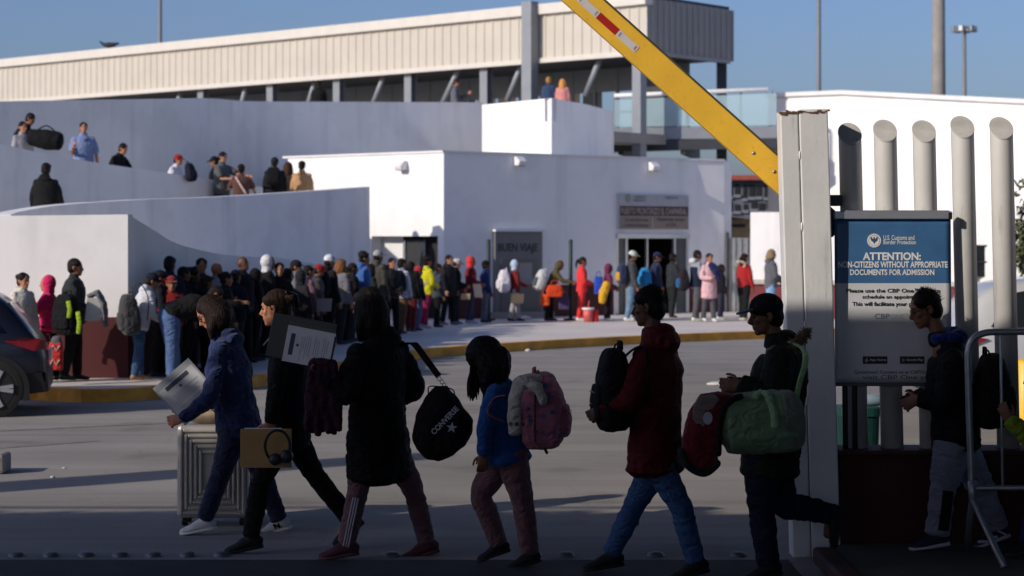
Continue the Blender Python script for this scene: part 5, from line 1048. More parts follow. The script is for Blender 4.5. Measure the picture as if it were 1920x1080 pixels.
# girl
J4 = pxj(12.24, 0, .85, 180, 182, 30, dict(head=(907, 672), neck=(931, 716), chest=(941, 762), pelvis=(950, 842), sh=[(927, 735, -.13), (946, 732, .13)], el=[(910, 800, -.18), (925, 800, .18)], wr=[(907, 850, -.17), (916, 848, .17)], hand=[(904, 885, -.16), (908, 880, .17)],
    hip=[(958, 855, -.07), (942, 855, .07)], kn=[(980, 940, -.07), (902, 928, .09)], an=[(993, 1040, -.07), (935, 1022, .12)], toe=[(950, 1052, -.07), (895, 1036, .12)]))
S4 = dict(skin=(120, 80, 60), top=(22, 72, 132), bot=(108, 75, 79), hair='curls', hairlen=.85, hairvol=1.22, cover=1, hairc=(15, 11, 11), shoe=(16, 15, 15), sole=(22, 22, 22), hem=.08, flare=1.16, disp=.02, tw=1.16, sleeve=1.15, curl=34, thumb=[V((-1, 0, 0)), V((-1, 0, 0))], legw=1.24, hk=1.0, fold=.07)
P4 = person('girl with long dark hair in a blue jacket and mauve leggings looking down', J4, S4, GW, True)
b = MB(); rg = random.Random(4); hq = S4['_hp']
for i in range(26):
    p = hq(.02+.03*rg.random(), rg.uniform(-.07, .07), .06); q = hq(.09+.03*rg.random(), rg.uniform(-.08, .08), -.02); e = q+V((-.02+.05*rg.random(), rg.uniform(-.03, .03), -.10-.10*rg.random())); b.sweep(catmull([p, q, q.lerp(e, .5)+V((.015*rg.uniform(-1, 1), 0, 0)), e], 3), [.007]*9+[.002], n=5, cap=.2)
b.build('loose_hair', hairm((15, 11, 11)), P4, smooth=True)
# boy in dark red
J5 = pxj(11.85, 0, 1.0, 168, 158, 6, dict(head=(1217, 574), neck=(1224, 628), chest=(1230, 695), pelvis=(1228, 845), sh=[(1207, 668, -.16), (1250, 662, .16)], el=[(1182, 746, -.22), (1200, 740, .16)], wr=[(1132, 768, -.19), (1150, 742, .05)], hand=[(1112, 778, -.15), (1125, 750, -.0)],
    hip=[(1228, 860, -.085), (1238, 860, .085)], kn=[(1276, 950, -.085), (1190, 946, .085)], an=[(1304, 1056, -.085), (1146, 1042, .1)], toe=[(1262, 1068, -.085), (1096, 1050, .1)]))
S5 = dict(skin=(92, 62, 48), top=(80, 16, 22), bot=(60, 88, 130), botm=denim, hair='short', hairc=(14, 12, 12), hood='down', topm=puff, shoe=(15, 14, 14), sole=(20, 20, 20), hem=.11, disp=.02, flare=1.13, tw=1.16, puff=1.12, sleeve=1.18, curl=40, palm=[V((0, .7, .6)), None], thumb=[V((0, 0, 1)), V((0, 0, 1))], legw=1.02, fold=.13)
S5['lumps'] = [(J5['neck']+V((.085, .0, -.045)), (.085, .13, .075), None, 12, 8), (J5['neck']+V((.02, 0, .0)), (.09, .11, .06), None, 12, 8)]
P5 = person('boy in a dark red hooded jacket and jeans wearing a black rucksack on his chest', J5, S5, GW, True)
# man in the olive parka
J6 = pxj(11.8, 0, 1.02, 180, 180, 8, dict(head=(1437, 590), neck=(1456, 640), chest=(1462, 702), pelvis=(1446, 835), sh=[(1462, 672, -.19), (1475, 665, .19)], el=[(1448, 750, -.26), (1440, 745, .22)], wr=[(1390, 724, -.23), (1385, 728, .1)], hand=[(1362, 722, -.20), (1360, 728, .06)],
    hip=[(1430, 858, -.09), (1448, 858, .09)], kn=[(1428, 955, -.10), (1472, 945, .12)], an=[(1440, 1060, -.10), (1556, 968, .13)], toe=[(1396, 1072, -.10), (1549, 1012, .13)]))
S6 = dict(skin=(104, 70, 54), top=(24, 27, 19), bot=(26, 32, 50), botm=denim, hair='short', hairc=(15, 13, 12), hood='down', topm=puff, quilt=1, hat=(16, 17, 20), brimc=(36, 66, 92), shoe=(18, 17, 16), sole=(24, 24, 24), hem=.17, disp=.016, tw=1.24, puff=1.22, sleeve=1.3, bulk=1.05, belly=.13, curl=42, thumb=[V((0, .2, 1)), V((0, 0, 1))], fur=(112, 92, 66), legw=1.18, fold=.12, topname='parka')
P6 = person('man in an olive fur-hooded parka and blue-brimmed cap carrying a pale green duffel', J6, S6, GW, True)
# young man with glasses by the notice
J7 = pxj(12.4, .08, 1.0, 180, 180, 16, dict(head=(1736, 578), neck=(1764, 634), chest=(1778, 702), pelvis=(1792, 822), sh=[(1788, 672, -.17), (1775, 668, .17)], el=[(1768, 752, -.22), (1750, 748, .17)], wr=[(1724, 747, -.17), (1722, 745, .06)], hand=[(1702, 757, -.12), (1700, 752, .03)],
    hip=[(1786, 840, -.085), (1800, 840, .085)], kn=[(1768, 918, -.09), (1842, 918, .09)], an=[(1757, 1004, -.09), (1868, 993, .1)], toe=[(1704, 1012, -.09), (1832, 1006, .1)]))
S7 = dict(skin=(120, 82, 62), top=(15, 17, 22), bot=(128, 132, 144), hair='short', hairc=(15, 13, 12), topm=puff, glasses=True, shoe=(26, 34, 58), sole=(190, 192, 195), hem=.06, disp=.03, tw=1.12, puff=1.1, sleeve=1.15, curl=30, palm=[V((0, .5, .6)), V((0, -.5, .6))], thumb=[V((-.2, .3, 1)), V((-.2, 0, 1))], legw=1.22, cuff=.066, fold=.13)
P7 = person('young man with glasses in a black padded jacket and grey track trousers reading the notice', J7, S7, GW, True)
b = MB(); nk = J7['neck']; b.ell(nk+V((.075, 0, .01)), (.085, .13, .065), None, 12, 8); b.ell(nk+V((.0, 0, .0)), (.085, .10, .05), None, 12, 8); b.build('hood', cloth((20, 34, 98)), P7, voxel=.007, disp=.03, dsize=.06)
kn, an = J7['kn'][0], J7['an'][0]; d = (an-kn).normalized(); b = MB(); sdv = V((.25, -1, 0)).normalized(); t = d.cross(sdv).normalized()
b.sweep(catmull([kn+d*.0+sdv*.072, kn.lerp(an, .4)+sdv*.078, kn.lerp(an, .85)+sdv*.072], 4), [(.036, .012)]*9, lat=t, n=10, sq=.6, cap=.2); b.build('side_panel', cloth((16, 17, 20)), P7, smooth=True)
m = mat('white_shoe_panel', (.55, .56, .58), .6, linear=True)
for so_, fp, lt, t, up_, K in S7['_shoes']:
    for a0, z0, a1, z1, w in ((.02, .035, .075, .055, .008), (.085, .028, .135, .045, .010), (-.04, .03, .0, .07, .007)):
        s = 1 if lt.y < 0 else -1; b = MB(); p = fp(a0, z0)+lt*s*.041*K; q = fp(a1, z1)+lt*s*.036*K; b.sweep([p, q], [(w, .012)]*2, lat=t, n=8); b.build('shoe_panel', m, so_, smooth=True)
for so_, fp, lt, t, up_, K in S1['_shoes']:
    s = 1 if lt.y < 0 else -1; c = fp(.015, .052)+lt*s*.043*K; text('shoe_letter', 'N', c, -t, unit(up_+t*.15), .042, .036, mat('dark_print', (.022, .024, .032), .5, linear=True), so_, .003, .05)
# child at the picture edge
J8 = pxj(12.1, .08, .82, 180, 180, 8, dict(head=(1950, 705), neck=(1962, 748), chest=(1966, 790), pelvis=(1968, 865), sh=[(1962, 765, -.14), (1968, 762, .14)], el=[(1935, 828, -.19), (1945, 820, .17)], wr=[(1893, 790, -.17), (1905, 795, .12)], hand=[(1880, 765, -.16), (1890, 770, .1)],
    hip=[(1966, 880, -.07), (1974, 880, .07)], kn=[(1940, 950, -.07), (1990, 955, .07)], an=[(1925, 1017, -.07), (2005, 1010, .08)], toe=[(1885, 1026, -.07), (1975, 1022, .08)]))
P8 = person('child in a lime green jacket and jeans following behind the crowd barrier', J8, dict(skin=(120, 82, 62), top=(120, 140, 26), bot=(34, 48, 92), botm=denim, sleeve=1.25, hk=1.0, hair='short', hairc=(15, 13, 12), shoe=(20, 20, 22), sole=(60, 60, 60), curl=35, thumb=[V((0, 0, 1)), None]), GW, True)

# ------------------------------------------------------------------ what they carry
HB = 'bags carried past the gate'
# clear folder
Yf = 13.36; c0, c1, c2 = W(286, 729, Yf), W(353, 671, Yf), W(346, 799, Yf+.02); Rf = unit(c1-c0); Df = unit(c2-c0); Df = unit(Df-Rf*Df.dot(Rf)); wf, hf_ = (c1-c0).length, (c2-c0).length
cf = c0+Rf*wf/2+Df*hf_/2; NF = Rf.cross(-Df)
fo = empty('document_folder', cf, 'clear plastic folder with a printed sheet held by the woman in navy', 'folder', 'documents in people\'s hands'); b = MB(); b.box(cf, (wf/2, hf_/2, .003), (Rf, Df, NF)); b.build('sleeve', mat('cloudy_plastic', (.40, .42, .45), .2, linear=True, var=.04), fo, bevel=.001)
b = MB(); b.box(cf+Df*.02+NF*.004, (wf/2-.012, hf_/2-.025, .0008), (Rf, Df, NF)); sh_ = b.build('sheet', mat('printed_paper', (.62, .63, .66), .6, var=.04, linear=True), fo)
PRT = mat('form_print', (.07, .08, .12), .6, linear=True)
def form(par, c, R, D, N, w, h, hx=0):           # a printed page: header bar, round emblem, lines of print
    b = MB(); b.box(c-D*(h*.36)+R*hx+N*.001, (w*.30, h*.045, .0005), (R, D, N)); b.build('header_bar', PRT, par)
    b = MB(); b.sweep([c-D*h*.24+N*.0006, c-D*h*.24+N*.0014], .010, n=14, cap=0); b.build('emblem', mat('emblem_grey', (.12, .13, .17), .6, linear=True), par)
    rg = random.Random(2); b = MB()
    for i in range(13):
        if i in (5, 9): continue
        ww = w*rg.uniform(.18, .34); b.box(c-D*(h*.16)+D*h*.045*i+R*rg.uniform(-.02, .02)+N*.001, (ww, .0014, .0004), (R, D, N))
    b.build('printed_lines', mat('print_grey', (.26, .28, .34), .6, linear=True), par)
form(sh_, cf+Df*.02+NF*.005, Rf, Df, NF, wf, hf_)
# black folder and sheet under the arm
Yg = 12.36; k0, k1, k3 = W(541, 609, Yg), W(630, 626, Yg), W(528, 676, Yg); Rg, Dg = unit(k1-k0), unit(k3-k0); Dg = unit(Dg-Rg*Dg.dot(Rg)); wg, hg = (k1-k0).length, (k3-k0).length; cg = k0+Rg*wg/2+Dg*hg/2; NG = Rg.cross(-Dg)
fg = empty('document_folder', cg, 'smoky grey folder showing a white printed page behind the woman with the hair clip', 'folder', 'documents in people\'s hands')
b = MB(); b.box(cg-Rg*.055-Dg*.035-NG*.012, (wg/2+.05, hg/2+.025, .004), (Rg, Dg, NG)); b.build('cover', mat('grey_film_folder', (.05, .052, .056), .3, linear=True), fg, bevel=.003)
b = MB(); b.box(cg+Rg*.0-Dg*.022-NG*.005, (wg/2-.004, hg/2, .002), (Rg, Dg, NG)); b.build('inner_pages', mat('olive_card', (.10, .105, .085), .6, linear=True), fg)
b = MB(); b.box(cg, (wg/2, hg/2, .0015), (Rg, Dg, NG)); pg = b.build('sheet', mat('bright_paper', (.74, .75, .78), .6, var=.04, linear=True), fg)
form(pg, cg+NG*.001, Dg, Rg, NG, hg, wg)
b = MB(); b.box(cg+Rg*(wg/2+.002)+NG*.002, (.006, hg*.42, .006), (Rg, Dg, NG)); b.build('clip', BLACKP, fg)
# manila envelope and headphones
Ye = 12.50; e0, e1 = W(451, 804, Ye), W(547, 877, Ye); ce = (e0+e1)/2; X1 = V((1, 0, 0)); ev = empty('envelope', ce, 'manila envelope hanging from the hand of the woman in black', 'envelope', 'documents in people\'s hands')
b = MB(); b.box(ce, ((e1.x-e0.x)/2, .006, (e0.z-e1.z)/2), None); b.build('envelope_body', mat('manila_paper', (.42, .255, .095), .75, var=.08, linear=True), ev, bevel=.003)
b = MB(); b.box(ce+V((-.02, 0, (e0.z-e1.z)/2+.001)), ((e1.x-e0.x)/2*.72, .003, .005)); b.build('paper_edge', WHITEP, ev)
hq = W(520, 842, Ye-.04); hpn = empty('headphones', hq, 'dark over-ear headphones hooked over the hand above the envelope', 'headphones'); b = MB()
b.sweep([hq+V((.078*math.cos(a)+.0, .0, .098*math.sin(a)+.02)) for a in [math.radians(x) for x in range(-40, 231, 15)]], [(.006, .009)]*19, lat=V((0, 1, 0)), n=8); b.build('headband', BLACKP, hpn, smooth=True)
for x, z, r in ((-.012, -.065, .04), (.058, -.045, .043)): b = MB(); c = hq+V((x, -.005, z)); b.sweep([c+V((0, -.022, 0)), c+V((0, 0, 0)), c+V((0, .02, 0))], [r*.8, r, r*.85], lat=X1, n=18, cap=.4); b.build('ear_cup', mat('dark_teal_plastic', (.018, .03, .034), .4, linear=True), hpn, smooth=True)
# garment over the arm of the woman in the long coat
pg_ = W(606, 745, 12.28); b = MB()
for i in range(7): x = -.09+.03*i; b.sweep([pg_+V((x*.7, .04*(i % 2), .22)), pg_+V((x, .02*((i+1) % 2), .0)), pg_+V((x*1.1, .03*(i % 2), -.20-.012*(i % 3))), ], [(.026, .03), (.03, .028), (.024, .02)], n=8)
o = b.build('folded_garment', cloth((52, 24, 40)), None, pg_, voxel=.009, relax=3, disp=.02, dsize=.07); tag(o, 'dark plum garment draped over the forearm of the woman in the long coat', 'garment')
# black duffel with white letters
Yd = 12.42; dc = W(832, 798, Yd); db = empty('duffel_bag', W(832, 865, Yd), 'black shoulder duffel with white letters and a star hanging behind the long coat', 'duffel bag', HB); ax = unit(W(872, 752, Yd)-W(790, 850, Yd)); ax = unit(V((.62, 0, .78))); pd = V((ax.z, 0, -ax.x)); dep = .13
prof = [(838, 722), (852, 738), (870, 762), (889, 788), (886, 812), (874, 836), (850, 855), (822, 866), (798, 860), (780, 842), (772, 818), (778, 780), (795, 745), (815, 726)]
cx = sum(p[0] for p in prof)/14; cy = sum(p[1] for p in prof)/14; b = MB(); rows = []
for t, sc_ in ((-1, .45), (-.85, .74), (-.5, .93), (0, 1.0), (.5, .93), (.85, .74), (1, .45)): rows.append([b.b.verts.new(W(cx+(x-cx)*sc_, cy+(y-cy)*sc_, Yd)+V((0, dep*t, 0))) for x, y in prof])
for A_, B_ in zip(rows, rows[1:]):
    for k in range(14): b.b.faces.new((A_[k], A_[(k+1) % 14], B_[(k+1) % 14], B_[k]))
b.b.faces.new(rows[0][::-1]); b.b.faces.new(rows[-1]); b.build('bag_body', cloth((14, 14, 16)), db, voxel=.008, relax=8, disp=.022, dsize=.10)
tu = unit(V((.70, 0, .72))); tp = unit(V((-.72, 0, .70))); LWT = mat('white_transfer', (.42, .44, .50), .6, var=.12, vs=60, linear=True)
text('lettering', 'CONVERSE', W(834, 788, Yd-dep-.006), tu, tp, .222, .036, LWT, db, .004, .03)
b = MB(); sc_ = W(847, 802, Yd-dep-.008); b.prism([sc_+V((math.cos(a)*r, 0, math.sin(a)*r)) for a, r in [(math.radians(90-6+36*i), .036 if i % 2 == 0 else .0145) for i in range(10)]], V((0, .002, 0))); b.build('star', LWT, db)
b = MB(); b.sweep(catmull([W(805, 748, Yd-.06), W(803, 728, Yd-.05), W(812, 724, Yd-.03), W(838, 727, Yd), W(850, 732, Yd+.03), W(853, 743, Yd+.03)], 5), [(.010, .004)]*26, lat=V((0, 1, 0)), n=8); b.build('carry_handle', cloth((14, 14, 16)), db, smooth=True)
b = MB(); b.sweep(catmull([W(748, 648, 12.62), W(764, 644, 12.58), W(778, 646, 12.52), W(800, 675, 12.46), W(823, 706, 12.43)], 6), [(.021, .004)]*25, lat=V((0.3, 1, 0)).cross(V((0, 0, 1))), n=8, cap=.2); st = b.build('shoulder_strap', cloth((16, 15, 16)), db, smooth=True)
b = MB()
for i in range(4): c = W(824+4.5*i, 710+6*i, Yd); b.sweep([c+V((.011*math.cos(a), .004*math.sin(a)*(i % 2), .013*math.sin(a))) for a in [k*math.pi/5 for k in range(10)]], .003, closed=True, n=5)
b.build('hook', ALU, db, smooth=True)
# pink backpack and scarf
bk_ = backpack('pink patterned backpack with a white scarf tied on, worn by the girl', W(1018, 766, 12.2), V((1, -.12, .0)), .33, .46, .27, (176, 108, 128), (162, 94, 114), vx=.008, group=HB, strap_to=[[W(945, 742, 12.03), W(925, 748, 12.0), W(916, 775, 12.01), W(945, 790, 12.06)]], disp=.03)
rg = random.Random(9)
for i in range(16):
    a, z = rg.uniform(-.10, .12), rg.uniform(-.16, .18); p = W(1018, 766, 12.2)+V((a, -.155+.0*abs(a), z)); b = MB(); b.ell(p, (.016, .008, .013), None, 8, 5); b.build('print_flower', mat('print_violet', (.22, .12, .28), .8, linear=True) if i % 3 else mat('print_blue', (.06, .14, .33), .8, linear=True), bk_, smooth=True)
b = MB(); q0 = W(1003, 838, 12.1); b.sweep([q0+V((.03, 0, .03)), q0+V((.06, 0, -.01)), q0+V((.075, 0, -.04))], [(.012, .003)]*3, n=6); b.build('loose_strap', cloth((90, 70, 70)), bk_)
scf = W(978, 720, 12.0); b = MB(); b.sweep(catmull([scf+V((.10, .03, .03)), scf+V((.0, .0, .02)), scf+V((-.035, -.03, -.06)), scf+V((-.045, -.04, -.18)), scf+V((-.04, -.03, -.29))], 5), [(.030, .028), (.035, .03), (.04, .03), (.035, .03), (.03, .03)]+[(.045, .026)]*16, n=10); b.ell(scf, (.05, .05, .04)); b.sweep([scf+V((.02, -.02, .02)), scf+V((.10, -.05, -.02)), scf+V((.13, -.06, -.10))], [.03, .035, .03], n=8)
o = b.build('scarf', cloth((176, 170, 160)), None, scf, voxel=.008, disp=.02, dsize=.05); tag(o, 'off-white scarf knotted over the girl\'s pink backpack', 'scarf')
for i in range(3):
    p = scf+V((-.065+.035*i, -.068, -.235)); b = MB()
    for k in range(5): a = k*1.257; b.ell(p+V((.008*math.cos(a), 0, .008*math.sin(a))), (.006, .003, .006), None, 6, 4)
    b.build('embroidery', mat('dark_thread', (.06, .045, .05), .9, linear=True), o, smooth=True)
# chest rucksack of the boy
rk = backpack('black rucksack worn on the chest of the boy in dark red', W(1150, 728, 11.75), V((-1, -.15, 0)), .32, .52, .20, (17, 17, 19), vx=.008, group=HB, strap_to=[[W(1165, 676, 11.66), W(1186, 656, 11.66), W(1206, 652, 11.63), W(1213, 690, 11.60), W(1212, 760, 11.62)]])
# green duffel and red garment of the man in the parka
Yp = 11.36; gd_ = empty('duffel_bag', W(1425, 850, Yp), 'pale green duffel bag slung at the hip of the man in the parka', 'duffel bag', HB); b = MB(); q = [W(1352, 797, Yp), W(1362, 795, Yp), W(1400, 793, Yp), W(1450, 790, Yp), W(1488, 788, Yp), W(1497, 787, Yp)]
b.sweep(q, [(.135, .13), (.17, .165), (.178, .17), (.178, .168), (.165, .15), (.14, .12)], lat=V((0, 0, 1)), n=20, sq=.75, cap=.3); b.build('bag_body', cloth((114, 140, 106)), gd_, voxel=.009, relax=5, disp=.03, dsize=.10)
b = MB(); b.sweep([W(1466, 789, Yp), W(1488, 788, Yp), W(1498, 787, Yp)], [(.178, .169), (.170, .156), (.145, .125)], lat=V((0, 0, 1)), n=20, sq=.75, cap=.3); b.build('end_panel', cloth((116, 122, 104)), gd_, voxel=.009, relax=4, disp=.02, dsize=.08)
b = MB(); b.sweep(catmull([W(1415, 745, Yp-.13), W(1428, 735, Yp-.08), W(1440, 742, Yp-.12), W(1452, 775, Yp-.17), W(1453, 800, Yp-.175)], 5), [(.024, .012)]*21, lat=V((1, 0, 0)), n=8); b.build('flap', cloth((140, 172, 128)), gd_, smooth=True)
b = MB(); b.sweep(catmull([W(1492, 752, Yp-.03), W(1500, 715, Yp-.06), W(1510, 680, Yp-.02), W(1506, 655, Yp+.15), W(1480, 640, Yp+.35)], 5), [(.017, .004)]*21, lat=V((1, .2, 0)), n=8); b.build('shoulder_strap', cloth((140, 172, 120)), gd_, smooth=True)
b = MB(); c = W(1493, 752, Yp-.03); b.sweep([c+V((.014*math.cos(a), 0, .02*math.sin(a))) for a in [k*math.pi/5 for k in range(10)]], .004, closed=True, n=6); b.build('buckle', BLACKP, gd_, smooth=True)
Yr = 11.28; b = MB(); prof = [(1312, 738), (1345, 733), (1385, 742), (1392, 752), (1365, 785), (1350, 830), (1345, 868), (1322, 890), (1296, 880), (1276, 858), (1279, 820), (1290, 775)]; cx = 1332; cy = 808; rows = []
for t, sc_ in ((-1, .6), (-.6, .92), (0, 1.0), (.6, .92), (1, .6)): rows.append([b.b.verts.new(W(cx+(x-cx)*sc_, cy+(y-cy)*sc_, Yr)+V((0, .07*t, 0))) for x, y in prof])
for A_, B_ in zip(rows, rows[1:]):
    n = len(prof)
    for k in range(n): b.b.faces.new((A_[k], A_[(k+1) % n], B_[(k+1) % n], B_[k]))
b.b.faces.new(rows[0][::-1]); b.b.faces.new(rows[-1]); rj = b.build('folded_jacket', cloth((98, 16, 26)), None, W(cx, cy, Yr), voxel=.008, relax=5, disp=.025, dsize=.09); tag(rj, 'red and dark green jacket with a pale chest panel draped over the green duffel', 'jacket')
b = MB(); c = W(1318, 772, Yr-.068); b.prism([W(x, y, Yr-.068) for x, y in ((1312, 742), (1340, 739), (1350, 748), (1335, 770), (1330, 806), (1312, 803), (1298, 785), (1300, 760))], V((0, .012, 0))); b.build('chest_panel', cloth((128, 116, 108)), rj, voxel=.006, relax=3)
b = MB(); c = W(1327, 784, Yr-.074); b.sweep([c, c+V((0, .008, 0))], [(.027, .036)]*2, lat=X1, n=16, cap=0); b.build('badge', mat('pale_badge', (.42, .45, .50), .7, linear=True), rj)
b = MB(); b.sweep(catmull([W(1278, 845, Yr), W(1290, 872, Yr), W(1320, 886, Yr), W(1344, 868, Yr)], 4), [(.072, .026)]*13, lat=V((0, 1, 0)), n=10); b.build('hem', cloth((26, 34, 32)), rj, voxel=.008)
b = MB(); b.sweep(catmull([W(1388, 745, Yr-.02), W(1360, 758, Yr-.03), W(1348, 790, Yr-.03), W(1346, 850, Yr-.02)], 4), [(.022, .06)]*13, lat=V((1, 0, 0)), n=10); b.build('lining', cloth((30, 26, 28)), rj, voxel=.008)
# backpack of the young man
backpack('dark rucksack on the back of the young man with glasses', W(1860, 730, 12.32), V((1, -.1, 0)), .31, .48, .22, (26, 26, 24), vx=.008, group=HB)
# ================================================================== the queue
GQ = 'people queuing along the pavement'; GR = 'people walking on the ramps'; GB = 'people on the elevated walkway'; HQ = 'bags carried by the queue'
STAND = dict(); 
def crowd(label, px, yt, Y, yaw, S, group=GQ, zf=PZ, H=None, **pose):
    x = W(px, 0, Y).x; zt_ = ztop(yt, Y); hh = H or (zt_-zf+(.03 if not S.get('hat') else 0)-(.02 if S.get('hood') == 'up' else 0)); lean = math.radians(pose.get('lean', 0))
    k = hh/(.93*1+.545*math.cos(lean)+.135*math.cos(lean*.7)+.115)*1.72/1. if not H else H
    J = fk(V((x, Y, zf)), k if not H else H, yaw, **pose)
    dx = J['head'].x-x                            # the head, not the feet, stands in the photo column
    for n in ('pelvis', 'chest', 'neck', 'head', 'foot'): J[n] = J[n]-V((dx, 0, 0))
    for n in ('sh', 'el', 'wr', 'hip', 'kn', 'an'): J[n] = [p-V((dx, 0, 0)) for p in J[n]]
    S = dict(dict(tw=1.14, sleeve=1.2, legw=1.16), **S); hc = S.get('hairc', (24, 19, 17)); S['hairc'] = tuple(min(255, int(c*1.1)) for c in hc)
    return person(label, J, S, group), J
SK1, SK2, SK3 = (168, 118, 90), (140, 95, 70), (88, 60, 46)
BLK, CHAR, NAVY, GREY, JEAN = (17, 17, 19), (42, 43, 46), (27, 34, 56), (112, 114, 120), (62, 88, 124)
FOLD = dict(aL=(22, 12, 70), aR=(18, 12, 66), inL=1.1, inR=1.1)
HOLD = dict(aL=(8, 6, 48), aR=(10, 6, 56), inL=.45, inR=.45)
PHONE = dict(aL=(30, 5, 95), aR=(8, 6, 15))
WALK = dict(lL=(18, 6), lR=(-16, 14), aL=(-12, 6, 14), aR=(16, 6, 22))
# by the car
crowd('woman with tied dark hair in a cream hoodie standing behind the dark blue SUV', 44, 517, 25.5, -35, dict(top=(205, 200, 190), bot=JEAN, hair='bun', hood='down', skin=SK1))
crowd('woman in a bright pink headscarf and top standing behind the dark blue SUV', 88, 520, 25.9, 175, dict(top=(205, 32, 92), bot=BLK, hood='up', hoodc=(205, 32, 92), skin=SK1, hair=None), **PHONE)
p, J = crowd('man in a charcoal shirt and black trousers standing sideways before the sunlit wall', 141, 490, 26.0, 8, dict(top=(48, 50, 52), bot=(16, 16, 18), hair='short', skin=SK2, bulk=1.12, shoe=(20, 20, 20), sleeve=1.1), **dict(HOLD, lL=(5, 5), lR=(-6, 6)))
q = W(183, 572, 25.75); b = MB(); b.sweep([q+V((-.10, 0, .12)), q+V((.0, 0, .16)), q+V((.08, 0, .02)), q+V((.10, 0, -.26))], [(.04, .09), (.05, .1), (.045, .1), (.04, .08)], lat=V((0, 0, 1)), n=10)
o = b.build('folded_garment', cloth((104, 106, 112)), None, q, voxel=.013, disp=.03); tag(o, 'grey jacket draped over the forearm of the man in the charcoal shirt', 'garment')
sheetobj('paper', 'white paper held under the grey jacket of the man in the charcoal shirt', 'paper', W(176, 580, 25.7), V((.8, .2, 0)), V((.1, 0, 1)), .2, .3, (200, 198, 192), group='papers held in the queue')
bp1 = backpack('black rucksack with lime green straps behind the man in the charcoal shirt', W(124, 588, 25.55), V((-.5, -1, 0)), .36, .55, .24, (18, 18, 20), group=HQ)
for px, y0, y1 in ((128, 565, 596), (146, 585, 625)): b = MB(); b.sweep([W(px, y0, 25.36), W(px+3, (y0+y1)/2, 25.35), W(px+1, y1, 25.38)], [(.03, .008)]*3, lat=V((1, 0, 0)), n=8); b.build('lime_strap', cloth((150, 180, 40)), bp1, smooth=True)
rb = W(105, 664, 25.2); rbag = empty('shopping_bag', rb-V((0, 0, .2)), 'red shopping bag with pale print and grey top beside the SUV bumper', 'bag', HQ); b = MB(); b.sweep([rb-V((0, 0, .19)), rb, rb+V((0, 0, .14))], [(.085, .06), (.09, .065), (.085, .05)], lat=V((1, 0, 0)), n=16, sq=.5, cap=.3); b.build('bag_body', cloth((196, 52, 44)), rbag, voxel=.012)
b = MB(); b.sweep([rb+V((0, 0, .14)), rb+V((.01, 0, .20))], [(.085, .05), (.06, .04)], lat=V((1, 0, 0)), n=14); b.build('bag_top', cloth((92, 96, 98)), rbag, voxel=.012)
for dz in (-.1, .08): b = MB(); b.sweep([rb+V((-.06, -.066, dz-.03)), rb+V((-.02, -.068, dz+.04)), rb+V((.02, -.068, dz-.03)), rb+V((.06, -.066, dz+.03))], [(.010, .004)]*4, lat=V((0, 0, 1)), n=6); b.build('pale_print', mat('pale_bag_print', (.5, .42, .40), .7, linear=True), rbag)
p, J = crowd('man in a white hoodie, dark cap and jeans leaning towards the wall', 283, 514, 26.1, 25, dict(top=(205, 206, 212), bot=JEAN, botm=denim, hair='short', hat=(24, 28, 42), hood='down', skin=SK2, bulk=1.1, shoe=(150, 112, 80), hem=.1, legw=1.15), lean=16, **dict(HOLD, hp=15))
backpack('grey rucksack hanging low behind the man in the white hoodie', W(242, 588, 25.75), V((-1, -.5, -.1)), .34, .56, .24, (58, 58, 60), group=HQ, strap_to=[[W(245, 540, 25.7), W(262, 530, 25.72), W(278, 560, 25.8), W(276, 600, 25.85)]])
p, J = crowd('person bending over in a black top and blue jeans beside the white hoodie', 398, 640, 26.0, 25, dict(top=BLK, bot=(80, 104, 146), botm=denim, hair='short', legw=1.45, hipb=1, bulk=1.15, hem=.02, eyes=False), H=1.6, lean=70, hp=40, aL=(80, 5, 20), aR=(80, 5, 20), lL=(10, 4), lR=(2, 4))
